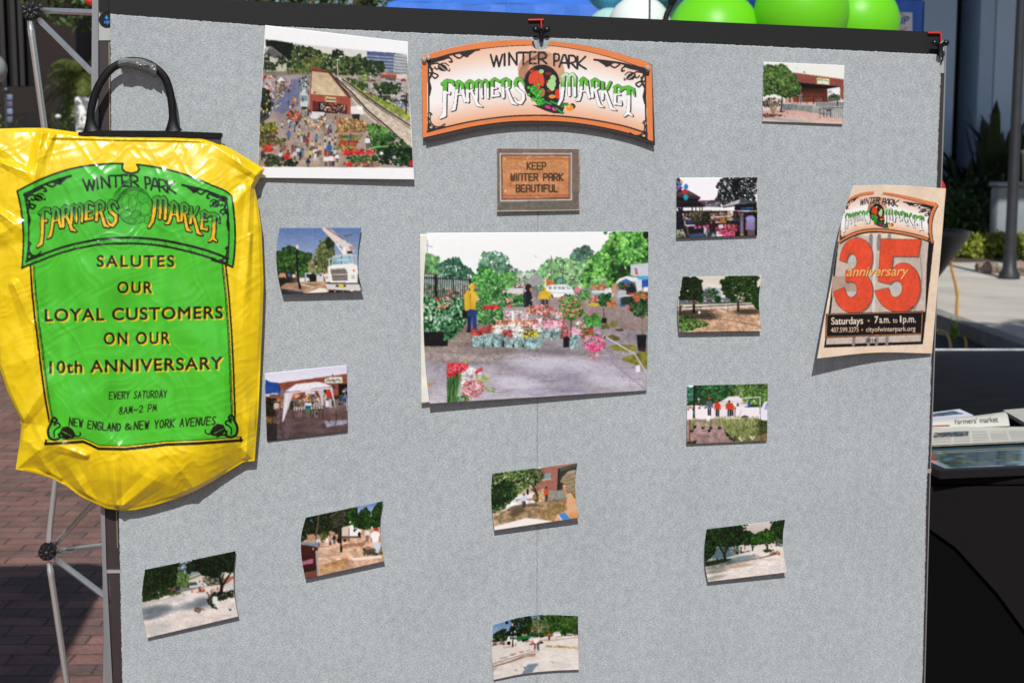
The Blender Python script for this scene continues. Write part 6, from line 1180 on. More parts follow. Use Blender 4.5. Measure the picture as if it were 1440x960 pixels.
# 13 large flower market print ----------------------------------------
def pt_market(c):
    c.gr([(30, 40), (1070, 40), (1070, 260), (30, 260)], 'f4f6f6', 'eceff0')
    c.fol([(40, 140), (120, 170), (130, 250), (40, 250)], ['3c7a5c', '548c60', '6ca860', '88b870'], 130, 12); c.fol([(300, 170), (320, 150), (380, 135), (430, 170), (445, 210), (470, 220), (470, 300), (300, 260)], ['3f6f5c', '4f8068', '689878', '80ac88'], 220, 12); c.fol([(470, 230), (570, 225), (570, 290), (470, 290)], ['7c9c80', '98b494', 'b4c8ac', '64846c'], 90, 11)
    c.fol([(565, 290), (570, 220), (610, 180), (660, 170), (700, 180), (720, 150), (770, 120), (815, 140), (820, 170), (780, 220), (800, 310), (560, 310)], ['3c6e4c', '52885a', '6ca26a', '8cbc7c', 'a8d090'], 420, 13); c.fol([(715, 150), (740, 125), (790, 115), (815, 150), (780, 180), (730, 180)], ['3c645c', '547c6c', '6c9480'], 60, 11)
    T = [(760, 280), (790, 190), (850, 130), (880, 90), (900, 52), (1064, 52), (1064, 240), (980, 260), (900, 300), (800, 310)]
    c.p(T, '3c7a34'); c.fol(T, ['14401c', '256028', '3c8436', '56a044', '78bc54', '98d06c'], 620, 15); c.fol([(900, 200), (1000, 210), (960, 260), (900, 290)], ['14341a', '1f4a22', '2c5a28'], 60, 12); c.e(1050, 65, 14, 20, '2c2a1c'); c.l([(940, 290), (945, 210)], 6, '3a3424')
    c.l([(625, 160), (625, 290)], 4, '7c6c64'); c.l([(678, 180), (678, 290)], 4, '4c5c58'); c.l([(68, 90), (68, 180)], 3, '8c98a8'); c.l([(50, 110), (90, 120)], 3, '8c98a8'); c.rc(658, 262, 676, 276, '68a8c8'); c.l([(476, 220), (474, 290)], 4, 'c8c0ac')
    c.p([(520, 260), (570, 240), (590, 290), (520, 300)], 'a4a4a4'); c.p([(595, 258), (600, 256), (650, 290), (598, 294)], 'd07838'); c.rc(594, 256, 602, 300, 'e8d8c8')
    # ground
    c.gr([(40, 330), (1064, 300), (1064, 830), (40, 830)], '93888a', 'a8a3ae'); c.gr([(40, 470), (420, 470), (500, 660), (40, 660)], '9a8478', 'a89c9c'); c.nz([(40, 320), (1064, 300), (1064, 830), (40, 830)], .12, 40, 3, 2.5); c.nz([(40, 320), (1064, 300), (1064, 830), (40, 830)], .12, 9, 5)
    c.gr([(560, 340), (1064, 300), (1064, 500), (700, 470)], 'a89c98', '94807c'); c.nz([(600, 340), (1064, 300), (1064, 500), (700, 470)], .1, 10, 6)
    c.gr([(60, 640), (1060, 600), (1060, 770), (60, 830)], 'a29ba6', 'bdb7c2'); c.nz([(60, 600), (1060, 580), (1060, 770), (60, 830)], .10, 60, 7, 2.5); c.nz([(60, 600), (1060, 580), (1060, 770), (60, 830)], .08, 7, 17, 1.5)
    for x, y, rx, ry, q in [(500, 590, 230, 16, '6e6468'), (640, 600, 90, 12, '7c6c78'), (820, 640, 40, 34, '8c7484'), (720, 700, 60, 60, '948ea4'), (330, 560, 110, 12, '5c504e'), (1030, 620, 24, 40, '4c4438'), (600, 760, 200, 16, '8e89a0'), (250, 640, 130, 10, '7c706e')]: c.e(x, y, rx, ry, q, al=.6, soft=.6)
    for k in range(60): x, y = c.r.uniform(380, 1050), c.r.uniform(590, 790); c.e(x, y, c.r.uniform(14, 50), c.r.uniform(2, 5), ['8f8aa2', 'cfccdc', '85808e'][k % 3], an=-.04, al=.45, soft=.5)
    for x, y, rx, ry in [(560, 640, 120, 40), (780, 650, 140, 30), (470, 735, 100, 28), (900, 720, 120, 26)]: c.e(x, y, rx, ry, 'd0cddc', an=.15, al=.7, soft=.5)
    for k in range(300): x, y = c.r.uniform(50, 560), c.r.uniform(500, 640); c.e(x, y, 2.4, 1.6, ['7a6050', 'b89c88', '5c4c48', 'c8b4a4'][k % 4])
    for k in range(120): x, y = c.r.uniform(500, 1050), c.r.uniform(590, 760); c.e(x, y, 2.2, 1.6, ['8a7478', 'a08c90', '7c6468'][k % 3])
    for pts, k in [([(880, 470), (900, 450), (925, 455), (905, 480)], '8a8a3c'), ([(910, 490), (945, 485), (950, 497), (920, 497)], '5c4c34'), ([(875, 520), (900, 512), (935, 525), (930, 540), (890, 538)], '7a6a3c'), ([(885, 565), (920, 555), (1000, 560), (1010, 585), (960, 590), (900, 580)], '8c8a34'), ([(935, 625), (970, 605), (1056, 585), (1056, 670), (1010, 650)], '8a8434'), ([(850, 470), (880, 465), (890, 485), (850, 490)], '6a6a34')]: c.p(pts, k); c.nz(pts, .25, 14, 2)
    c.l([(830, 500), (1000, 600), (1056, 690)], 6, 'c8c4d4'); c.l([(880, 580), (900, 640), (1050, 760)], 3, '8c8490'); c.rc(1004, 650, 1024, 680, 'e0e4f0'); c.fol([(790, 595), (840, 595), (830, 620), (800, 620)], ['c88088', 'b07078', 'd898a0'], 30, 6)
    # white van, people, far stalls
    c.fol([(340, 300), (520, 290), (520, 335), (350, 335)], ['d8d0cc', '8c6c60', 'b84c40', 'e8e4e0', '5c7c9c', '3c4c48'], 90, 8); c.p([(360, 330), (375, 300), (400, 330)], 'e0e8f0'); c.p([(380, 305), (400, 328), (390, 330)], '4a7cc8'); c.rc(430, 305, 500, 330, 'd8d4d4')
    c.p([(600, 345), (598, 300), (625, 290), (690, 288), (715, 300), (728, 325), (728, 342), (690, 346)], 'eef0f0'); 
    for x in (612, 634, 654, 672): c.rc(x, 297, x + 14, 310, '8ca4b4')
    c.p([(690, 292), (710, 302), (716, 312), (694, 312)], 'a8bcc8'); c.e(624, 342, 9, 11, '3c4044'); c.e(690, 342, 10, 12, '3c4044'); c.e(690, 342, 5, 6, 'a8acb0'); c.l([(600, 325), (728, 326)], 3, 'b4b8b8')
    c.e(742, 312, 11, 16, 'e8809a'); c.rc(735, 320, 748, 332, 'e0708c'); c.p([(800, 300), (870, 295), (872, 335), (805, 335)], '9cb0b0'); c.l([(803, 270), (870, 265)], 4, 'c8dcdc'); c.l([(805, 268), (803, 345)], 4, '8c9c9c'); c.l([(872, 266), (870, 340)], 4, '8c9c9c'); c.fol([(805, 298), (875, 292), (875, 312), (808, 318)], ['b87050', 'c88a60', '8c5440', 'd8a880'], 40, 7); c.rc(808, 315, 878, 326, 'd8dcd8'); c.rc(835, 284, 860, 298, 'b87850'); c.p([(865, 310), (890, 300), (900, 325), (870, 330)], 'd8e0e8')
    c.fol([(790, 345), (840, 340), (840, 370), (795, 372)], ['2c5c34', '4c7c44', 'd85a50', 'e8e0d8'], 40, 7); c.e(815, 378, 26, 8, 'd8b838'); c.fol([(795, 350), (835, 348), (835, 356), (795, 358)], ['d84c40', 'e87060'], 16, 6)
    c.p([(980, 200), (1062, 192), (1062, 252), (982, 250)], 'c8ccd8'); c.p([(1004, 222), (1008, 215), (1014, 242), (1002, 244)], 'd83c38'); c.rc(1000, 215, 1006, 222, '3c5ca8')
    c.p([(905, 290), (930, 262), (965, 250), (1030, 262), (1000, 275), (985, 275), (960, 262), (935, 275)], 'e4e6ea'); c.p([(1000, 252), (1062, 250), (1062, 268), (1020, 268)], '5cb0e0'); c.p([(1030, 268), (1062, 266), (1062, 310), (1034, 305)], '2c58b8'); c.p([(935, 278), (960, 264), (990, 276), (985, 285), (940, 285)], '3c68b8'); c.rc(930, 285, 1000, 340, '2c4c38'); c.p([(1000, 270), (1032, 266), (1030, 320), (1012, 320)], 'd4d8e0'); c.p([(900, 285), (920, 280), (915, 330), (895, 325)], 'c89474'); c.l([(905, 330), (892, 350)], 5, 'd8d8d8'); c.rc(1040, 300, 1062, 322, 'e8e8f0')
    c.fol([(930, 285), (1000, 285), (1000, 340), (930, 340)], ['3c5c40', '2c3c34', '547c54', 'b84840', '20302c'], 50, 8); c.person(945, 388, 88, 'b4bcc8', '4068a0', '33241f', .4); c.person(985, 372, 88, '20222c', '2a3034', '3a2a24', .38); c.rc(940, 338, 1000, 380, '2c4034'); c.l([(935, 342), (1005, 336)], 6, 'c8d0c0'); c.rc(1000, 335, 1016, 350, '3c6cc8'); c.fol([(970, 330), (1010, 325), (1010, 336), (970, 338)], ['d84840', 'e87868'], 14, 6)
    # fence, plants at the left
    c.gr([(40, 240), (260, 250), (260, 340), (40, 340)], 'a8b4b4', '8ca090'); c.fol([(40, 300), (250, 290), (250, 345), (40, 345)], ['5c8c6c', 'c85848', '7ca080', 'd8d0cc', '3c5c4c'], 70, 9)
    for k in range(22): c.l([(46 + k * 10, 250), (46 + k * 10, 345)], 3, '18201c')
    c.l([(42, 258), (262, 268)], 4, '18201c'); c.l([(42, 240), (120, 245)], 3, '30383c'); c.rc(100, 245, 112, 345, '151c18'); c.rc(258, 262, 270, 345, '151c18')
    for x, y, q in [(180, 200, 1), (240, 240, .8)]:
        for k in range(14): a_ = math.pi * (k / 13) * 1.1 - .1; L = 75 * q * c.r.uniform(.7, 1.1); c.l([(x, y), (x + math.cos(a_) * L * .6, y - math.sin(a_) * L * .45), (x + math.cos(a_) * L, y - math.sin(a_) * L * .2 + 16)], [5, 8, 3], ['2c5c48', '3c7454', '1f4c38', '548c6c'][k % 4])
    c.l([(182, 200), (186, 330)], 7, '24402c'); c.fol([(120, 215), (250, 205), (250, 260), (130, 262)], ['2c5c44', '3f7a58', '588e70', '1d4030'], 120, 9)
    T = [(262, 320), (270, 250), (300, 215), (350, 215), (380, 250), (400, 240), (440, 230), (445, 270), (400, 310), (380, 350), (300, 350)]
    c.fol(T, ['1a5424', '2a7030', '40903e', '60ac50', '84c868'], 330, 10); c.fol([(400, 260), (440, 225), (450, 250), (470, 280), (420, 320)], ['4c9444', '6cb058', '8cc870'], 70, 9)
    c.fol([(290, 350), (360, 320), (440, 330), (500, 340), (505, 390), (430, 420), (420, 470), (300, 470), (285, 400)], ['123c1a', '1f5826', '327834', '4e9848', '74b460'], 420, 9); c.p([(40, 345), (230, 350), (245, 460), (200, 510), (130, 560), (60, 565), (45, 500)], '16301e'); c.fol([(40, 345), (230, 350), (245, 440), (215, 500), (140, 540), (48, 505)], ['0e2a18', '1c4c2a', '2f6c3c', '4c9058', '7cb488', 'a4ccb0'], 520, 10); c.rc(50, 500, 160, 565, '1b1b1e'); c.p([(160, 500), (210, 490), (150, 550)], '1b1b1e'); c.fol([(140, 470), (225, 470), (190, 530), (140, 540)], ['1f5030', '3c7c4c', '5ca068'], 50, 9); c.fol([(90, 430), (180, 420), (170, 470), (100, 480)], ['a8d0b8', 'c8e0cc', '84b898'], 30, 7)
    for x, y, k in [(115, 355, 'd84038'), (150, 352, 'f0909c'), (130, 390, 'e05848'), (160, 378, 'f0b0a8'), (60, 395, 'f0d8d0'), (75, 440, 'e8e8d8'), (440, 385, 'e87068'), (435, 360, 'f0a090')]: c.fol([(x - 14, y - 8), (x + 14, y - 8), (x + 14, y + 8), (x - 14, y + 8)], [k], 9, 6)
    c.fol([(318, 385), (390, 380), (392, 398), (320, 400)], ['e02c34', 'f04850', 'c82030'], 60, 6); c.rc(225, 400, 248, 440, '1a1a1a')
    # yellow raincoat man
    c.p([(248, 420), (246, 400), (288, 398), (291, 490), (272, 488), (268, 430), (264, 500), (247, 500)], '23407c'); c.p([(248, 430), (262, 430), (262, 500), (247, 500)], '182a54'); c.p([(235, 400), (233, 335), (245, 315), (275, 312), (288, 330), (300, 352), (298, 362), (284, 360), (286, 402), (262, 398), (240, 408)], 'e0b42c'); c.gr([(262, 318), (288, 330), (286, 400), (262, 398)], 'ecc848', 'd8a828'); c.l([(262, 330), (260, 395)], 4, 'b88c20'); c.e(268, 298, 13, 16, 'e4bc3c'); c.l([(272, 292), (288, 296)], 5, 'e08a30'); c.e(281, 304, 5, 8, 'b88468'); c.rc(290, 350, 303, 358, 'd8c0b0'); c.rc(244, 494, 260, 503, '201c1c')
    # the woman in black and the second raincoat
    c.p([(503, 390), (500, 330), (512, 318), (532, 320), (540, 350), (540, 385), (532, 395)], '20242e'); c.l([(510, 330), (506, 380)], 8, '343a48'); c.e(522, 303, 15, 17, '35262a'); c.e(533, 312, 6, 9, 'c09078'); c.l([(535, 360), (548, 352)], 6, 'd8b8ac')
    c.person(596, 398, 96, 'e4bc34', '4c4444', 'e0b830', .48)
    # flower rows
    c.rc(410, 390, 680, 460, 'a89ca0'); c.fol([(420, 410), (520, 405), (520, 450), (420, 450)], ['d8d4dc', 'f0eef2', 'b0a8b0', 'c87c80', '8c848c'], 110, 7); c.fol([(510, 385), (600, 380), (660, 410), (600, 430), (515, 425)], ['c83c34', 'e85c4c', 'd8a090', 'f0d0c8', '4c5c3c', 'e87868'], 160, 7); c.fol([(560, 410), (680, 410), (680, 450), (560, 450)], ['c8bcc0', 'b86c70', 'e8e0e4', '9c9098', 'd05c58', '5c6c4c'], 120, 7)
    c.rc(370, 448, 690, 480, '6a4a3c'); c.fol([(375, 448), (540, 448), (545, 474), (378, 474)], ['e8a080', 'f0b898', 'd88868', 'c86c50', 'f4ccb4'], 140, 7); c.fol([(540, 452), (690, 448), (690, 482), (540, 482)], ['e898a8', 'f0b8c4', 'd86878', 'c84858', 'f0d8dc'], 120, 7); c.rc(566, 442, 584, 458, 'f0f0f4'); c.rc(446, 405, 456, 450, 'f0eef0')
    c.rc(580, 480, 700, 530, '7a5444'); c.p([(300, 500), (590, 490), (580, 570), (320, 565)], '2a2c2c')
    def wrap(x0, x1, y0, y1, fl):
        c.p([(x0 - 6, y0), (x1 + 6, y0 - 4), (x1 - 4, y1), (x0 + 6, y1)], '8ca8a8'); c.fol([(x0 - 4, y0 + 4), (x1 + 4, y0), (x1 - 6, y1 - 2), (x0 + 6, y1 - 2)], ['5c7c7c', '7c9c9c', '9cb8b8', 'b8d0d0'], 36, 9); c.fol([(x0 - 8, y0 - 28), (x1 + 8, y0 - 30), (x1 + 6, y0 + 2), (x0 - 2, y0 + 4)], fl, 60, 6)
    RED, WHT, YEL, PNK = ['b8202c', 'd83038', 'e84850', '3c5c34'], ['e8e8e0', 'f4f4f0', 'd0d4c4', 'e0d4d0'], ['d8b838', 'f0d850', 'e8c840', '5c7c3c'], ['e890a8', 'f0b4c8', 'f8d4dc', 'd87090']
    for x0, x1, y0, y1, fl in [(350, 385, 500, 545, RED), (385, 430, 500, 520, WHT), (430, 480, 490, 520, WHT), (270, 318, 515, 570, RED), (322, 360, 505, 570, RED), (362, 405, 503, 570, WHT), (412, 452, 520, 572, RED), (456, 495, 518, 575, WHT), (550, 585, 495, 570, WHT), (500, 560, 525, 578, YEL), (588, 625, 480, 530, PNK), (632, 666, 482, 533, PNK), (706, 748, 510, 577, PNK)]: wrap(x0, x1, y0, y1, fl)
    # roses, tubs
    c.fol([(660, 400), (670, 345), (720, 335), (765, 360), (770, 420), (720, 450), (680, 440)], ['1f4020', '2c5c2a', '447c38', '649c4c', '8cb068'], 230, 8)
    for k in range(20): c.fol([(660 + (k * 37) % 105, 345 + (k * 53) % 90)] and [(655 + (k * 37) % 105, 342 + (k * 53) % 90), (669 + (k * 37) % 105, 342 + (k * 53) % 90), (669 + (k * 37) % 105, 356 + (k * 53) % 90), (655 + (k * 37) % 105, 356 + (k * 53) % 90)], ['e87850', 'f09c78', 'e85c4c'], 4, 5)
    c.l([(715, 440), (712, 520)], 5, '4a4030'); c.fol([(740, 330), (790, 315), (800, 350), (750, 360)], ['2c6430', '4c8844', '70a860'], 60, 8); c.rc(678, 520, 706, 570, '1c1c20'); c.fol([(672, 490), (710, 485), (712, 520), (674, 522)], ['d86070', 'e88c98', '4c5c3c', 'b84858'], 40, 7); c.fol([(730, 455), (790, 445), (805, 480), (740, 495)], ['d8a0ac', 'f0e4e4', '5c7c4c', 'b8d0b0', 'e87888'], 90, 7); c.fol([(770, 425), (820, 415), (850, 440), (845, 470), (790, 475), (770, 450)], ['1f6424', '38882f', '58a848', '7cc860'], 120, 8)
    c.fol([(790, 410), (815, 412), (815, 425), (790, 425)], ['e05880', 'f080a0'], 12, 6); c.fol([(755, 485), (810, 480), (815, 520), (765, 525)], ['2c5c2c', 'e8502c', 'd83838', '4c8040'], 70, 7); c.fol([(770, 530), (800, 512), (860, 515), (872, 545), (855, 582), (815, 590), (775, 570)], ['2c5034', '4c7850', 'a8c4a4', 'd84878', 'f070a0', 'e85890', 'f49cc0'], 220, 7); c.fol([(785, 560), (860, 560), (840, 588), (800, 588)], ['e0407c', 'f06ca0', 'd02c68'], 40, 7)
    c.fol([(838, 340), (855, 325), (890, 330), (892, 370), (860, 392), (840, 380)], ['143c1c', '25602c', '3c7c3c'], 80, 8); c.fol([(872, 365), (910, 360), (910, 385), (880, 388)], ['2c5c2c', 'e8642c', 'f08840'], 40, 6); c.rc(852, 438, 874, 462, '1c1c20'); c.l([(860, 392), (861, 440)], 4, '5c5040')
    c.fol([(975, 400), (985, 350), (1010, 320), (1058, 325), (1058, 420), (1035, 440), (1000, 425)], ['102418', '1d3c22', '30582c', '4c7840'], 170, 9); c.fol([(990, 330), (1058, 322), (1058, 350), (1000, 350)], ['e87c2c', 'f0a04c', '4c7840', 'd85c30'], 50, 7)
    for x, y in [(1010, 360), (972, 392), (1050, 345), (1000, 345)]: c.e(x, y, 8, 8, 'e84c58')
    c.l([(1034, 430), (1034, 512)], 6, '7c7c54'); c.p([(1008, 515), (1053, 512), (1050, 570), (1012, 570)], '1d1e22'); c.p([(1012, 570), (1050, 570), (1048, 590), (1015, 585)], '3c2c2c')
    # gladioli in the foreground
    for k in range(70): x = c.r.uniform(158, 200); c.l([(x, 815), (x + c.r.uniform(-5, 30), 690)], 4, ['2c5c28', '4c8040', '6ca050', '1f4420'][k % 4])
    c.fol([(158, 645), (185, 640), (250, 635), (245, 670), (200, 690), (165, 705), (155, 690)], ['a81424', 'd02030', 'e83840', 'f05858'], 130, 7); c.fol([(215, 630), (258, 628), (245, 645)], ['b8c890', '8ca860'], 14, 5); c.fol([(225, 690), (250, 660), (290, 665), (310, 680), (280, 720), (220, 760)], ['f0e8ec', 'e8d4dc', 'f8f4f4', 'd8c8d0', '8ca468'], 130, 7); c.fol([(278, 680), (318, 655), (315, 675), (285, 700)], ['d03040', 'e04858'], 26, 6); c.fol([(290, 700), (345, 695), (345, 725), (300, 730)], ['a4b868', 'c4d48c', '88a04c'], 50, 7); c.fol([(218, 770), (240, 720), (300, 720), (335, 740), (300, 790), (240, 812)], ['e87480', 'f0a0a8', 'd85868', 'f8d0d4', 'b8c890', 'c8404c'], 170, 7); c.fol([(325, 745), (375, 755), (370, 775), (340, 765)], ['b0c078', '8ca858'], 20, 6); c.fol([(200, 790), (260, 785), (250, 818), (200, 820)], ['3c7030', '5c9048'], 30, 7)
    c.p([(66, 728), (112, 728), (75, 748)], 'b88c78')
photo('largest print, a wet flower market with a yellow raincoat, centre of the board', (580, 310, 3.2), [(66, 56), (1062, 50), (1055, 765), (78, 824)], (0.006, 0.003, 0.006, 0.020), pt_market, res=(300, 222), con=1.1, ml=[(50, 300), (58, 640)], mr=[(1060, 400)], name='photo_print')
# the white paper rolled at its left edge
def pt_edge(c): c.rc(0, 0, 1200, 1000, 'e4e1d6'); c.nz(None, .05, 60, 3)
photo('pale backing sheet showing along the left edge of the largest print', (580, 310, 3.2), [(34, 62), (100, 60), (108, 815), (40, 822)], (0.003, 0.003, 0.010, 0.010), pt_edge, res=(16, 110), con=1.0, ml=[(36, 400)], mr=[(100, 400)], name='backing_sheet', cat='paper', group='none')
for o in COL.objects:
    if o.name == 'backing_sheet': del o['group']

# 14 plaque photo -----------------------------------------------------
def txt_block(c, t, x0, x1, base, cap, col, **k): text(c, t, x0, x1, base, cap, col, **k)
SEG = {  # squarish routed letters, strokes in a unit box
 'K': [[(0, 0), (0, 1)], [(1, 0), (.1, .5), (1, 1)]], 'E': [[(1, 0), (.1, 0), (0, .1), (0, .9), (.1, 1), (1, 1)], [(0, .5), (.8, .5)]], 'P': [[(0, 1), (0, 0), (.8, 0), (1, .15), (1, .42), (.8, .55), (0, .55)]],
 'W': [[(0, 0), (0, .85), (.15, 1), (.35, 1), (.5, .85), (.5, .3)], [(.5, .85), (.65, 1), (.85, 1), (1, .85), (1, 0)]], 'I': [[(.5, 0), (.5, 1)]], 'N': [[(0, 1), (0, .1), (.2, 0), (.8, 0), (1, .1), (1, 1)]], 'T': [[(0, 0), (1, 0)], [(.5, 0), (.5, 1)]],
 'R': [[(0, 1), (0, 0), (.8, 0), (1, .15), (1, .4), (.8, .52), (0, .52)], [(.5, .52), (1, 1)]], 'A': [[(0, 1), (0, .15), (.2, 0), (.8, 0), (1, .15), (1, 1)], [(0, .55), (1, .55)]], 'B': [[(0, 0), (0, 1), (.8, 1), (1, .85), (1, .62), (.8, .5), (0, .5)], [(0, 0), (.75, 0), (.95, .13), (.95, .38), (.8, .5)]],
 'U': [[(0, 0), (0, .85), (.2, 1), (.8, 1), (1, .85), (1, 0)]], 'F': [[(1, 0), (0, 0), (0, 1)], [(0, .5), (.8, .5)]], 'L': [[(0, 0), (0, 1), (1, 1)]],
 'Y': [[(0, 0), (.5, .5), (1, 0)], [(.5, .5), (.5, 1)]], 'S': [[(1, .15), (.8, 0), (.2, 0), (0, .15), (0, .38), (.2, .5), (.8, .5), (1, .62), (1, .85), (.8, 1), (.2, 1), (0, .85)]], 'D': [[(0, 0), (0, 1), (.6, 1), (1, .75), (1, .25), (.6, 0), (0, 0)]], 'V': [[(0, 0), (.5, 1), (1, 0)]],
 'G': [[(1, .15), (.7, 0), (.25, 0), (0, .25), (0, .75), (.25, 1), (.75, 1), (1, .8), (1, .55), (.6, .55)]], 'M': [[(0, 1), (.08, 0), (.5, .75), (.92, 0), (1, 1)]], 'C': [[(1, .12), (.7, 0), (.25, 0), (0, .25), (0, .75), (.25, 1), (.7, 1), (1, .88)]], 'O': [[(.5, 0), (.1, .2), (0, .5), (.1, .8), (.5, 1), (.9, .8), (1, .5), (.9, .2), (.5, 0)]],
 '8': [[(.5, .48), (.1, .3), (.2, .05), (.7, 0), (.85, .25), (.5, .48), (.05, .72), (.2, 1), (.8, .98), (.95, .72), (.5, .48)]], '2': [[(0, .2), (.3, 0), (.8, .05), (.9, .35), (0, 1), (1, .95)]], '~': [[(0, .65), (.25, .5), (.6, .65), (1, .5)]], '&': [[(1, 1), (.2, .3), (.4, 0), (.7, .2), (.1, .7), (.3, 1), (.7, .9), (1, .5)]], ' ': []}
NARROW = {'I': .12, ' ': .55, '~': 1.0}
HAND = {**SEG, 'N': [[(0, 1), (.05, 0), (.95, 1), (1, 0)]], 'A': [[(0, 1), (.5, 0), (1, 1)], [(.2, .66), (.8, .66)]], 'W': [[(0, 0), (.25, 1), (.5, .25), (.75, 1), (1, 0)]], 'E': [[(1, 0), (0, 0), (0, 1), (1, 1)], [(0, .5), (.75, .5)]], 'R': [[(0, 1), (0, 0), (.7, 0), (.95, .2), (.7, .48), (0, .52)], [(.35, .52), (1, 1)]], 'U': [[(0, 0), (.05, .8), (.4, 1), (.8, .85), (1, 0)]], 'P': [[(0, 1), (0, 0), (.75, 0), (1, .25), (.75, .52), (0, .56)]], 'D': [[(0, 0), (0, 1), (.6, .95), (1, .5), (.6, .05), (0, 0)]], 'S': [[(.95, .1), (.5, 0), (.1, .2), (.5, .48), (.9, .75), (.5, 1), (0, .9)]], 'M': [[(0, 1), (.15, 0), (.5, .8), (.85, 0), (1, 1)]]}
def strokes(c, t, x0, x1, base, cap, wd, col, slant=0.0, gap=.42, wide=None, font=SEG):
    "letters drawn with a pen of width wd, fitted between x0 and x1"
    ws = [NARROW.get(ch, (wide or {}).get(ch, .78)) for ch in t]
    k = (x1 - x0) / (sum(ws) + gap * (len(t) - 1)); x = x0
    bf = base if callable(base) else (lambda q: base)
    for ch, w_ in zip(t, ws):
        for st in font[ch]:
            pts = []
            for (a, b) in st:
                px = x + (a if ch != 'I' else .5) * w_ * k
                yb = float(bf(np.array(px)))
                pts.append((px + (1 - b) * cap * slant, yb - (1 - b) * cap))
            c.l(pts, wd, col)
        x += (w_ + gap) * k
def pt_keep(c):
    c.rc(140, 40, 1220, 880, '786a5e'); c.gr([(150, 60), (1200, 60), (1200, 300), (150, 300)], '7a665c', '74685e'); c.gr([(150, 600), (1200, 600), (1200, 860), (150, 860)], '6e6258', '6c6a60'); c.nz(None, .09, 50, 3); c.nz(None, .07, 8, 7)
    for a_, b_, w_, k in [((165, 74), (1180, 84), 7, 'cdbcae'), ((1176, 80), (1176, 840), 11, 'd8bca4'), ((165, 845), (1180, 832), 14, 'd8c0a8'), ((166, 75), (166, 850), 6, 'b8a89a'), ((1178, 300), (1178, 620), 9, 'b8603c')]: c.l([a_, b_], w_, k)
    c.p([(200, 140), (1082, 140), (1080, 705), (208, 722)], '9a8478')
    c.l([(204, 143), (1080, 143), (1078, 706), (210, 720), (204, 143)], 9, 'e2d2c8'); c.l([(222, 160), (1062, 160)], 12, '8a6c60'); c.p([(220, 170), (1052, 172), (1050, 690), (228, 696)], '4a382c')
    c.gr([(230, 178), (1046, 178), (1044, 684), (236, 688)], 'cf8c54', 'c98258'); c.nz([(230, 178), (1046, 178), (1044, 684), (236, 688)], .1, 60, 4, 3); c.nz([(230, 178), (1046, 178), (1044, 684), (236, 688)], .1, 8, 5)
    c.l([(236, 200), (1040, 200)], 14, 'b8623a'); c.gr([(232, 204), (1046, 206), (1046, 240), (232, 236)], 'c4703c', 'd09058'); c.gr([(234, 630), (1046, 626), (1044, 664), (234, 664)], 'd08a5c', 'b85a34'); c.l([(236, 676), (1042, 672)], 10, 'c8784c'); c.l([(236, 694), (1050, 680)], 6, '3a2c22')
    for x, y, rx, ry in [(260, 206, 26, 8), (540, 202, 16, 6), (690, 184, 50, 5), (1010, 186, 40, 6), (505, 238, 20, 7), (970, 226, 8, 5), (380, 640, 8, 4), (270, 600, 12, 20), (660, 672, 30, 4), (560, 178, 30, 4), (840, 180, 20, 4)]: c.e(x, y, rx, ry, 'e8cdb8', al=.7, soft=.4)
    c.p([(240, 300), (440, 280), (520, 330), (250, 345)], 'bc8058')
    for t, x0, x1, b, cap in [('KEEP', 536, 762, 335, 82), ('WINTER PARK', 338, 972, 470, 82), ('BEAUTIFUL', 402, 908, 608, 82)]:
        strokes(c, t, x0, x1, b, cap, 19, '5c4430', gap=.36); strokes(c, t, x0 + 3, x1 + 3, b + 2, cap, 8, '47331f', gap=.36)
    c.nz([(300, 240), (1000, 240), (1000, 620), (300, 620)], .16, 10, 8)
photo('print of a carved orange plaque asking to keep things beautiful, under the arched sign', (680, 200, 8.727), [(163, 72), (1185, 80), (1180, 838), (165, 855)], (0.004, 0.005, 0.006, 0.007), pt_keep, res=(150, 112), con=1.02, name='photo_print')
# ================================================================== the arched market sign, its poster and the bag
# Design coordinates of the arched panel; every copy of the design maps its own surface to these.
INK = '2a2527'
def arch(c, top0, col):  c.p(top0, col)
def cat(pts, n=40):
    return [tuple(q) for q in curve(pts, np.linspace(0, 1, n))]
PANEL_TOP = cat([(52, 240), (200, 200), (400, 162), (600, 150), (700, 150)]) 
PANEL_TOP2 = cat([(782, 155), (900, 167), (1100, 202), (1250, 245), (1375, 290), (1386, 300)])
PANEL_BOT = cat([(1393, 740), (1250, 690), (1100, 655), (900, 625), (740, 618), (560, 622), (350, 650), (180, 688), (60, 716)])
NOTCH = [(700, 150), (692, 165), (692, 185), (705, 202), (742, 210), (778, 200), (792, 182), (786, 162), (782, 155)]
PANEL = PANEL_TOP + NOTCH[1:-1] + PANEL_TOP2 + PANEL_BOT
def inner(d):
    t = cat([(88, 272), (220, 238), (400, 202), (600, 184), (700, 182), (742, 186), (790, 184), (900, 196), (1075, 232), (1200, 268), (1350, 318)], 60)
    b = cat([(1358, 690), (1250, 655), (1100, 622), (900, 594), (740, 586), (560, 592), (350, 620), (200, 652), (85, 682)], 60)
    return t + b
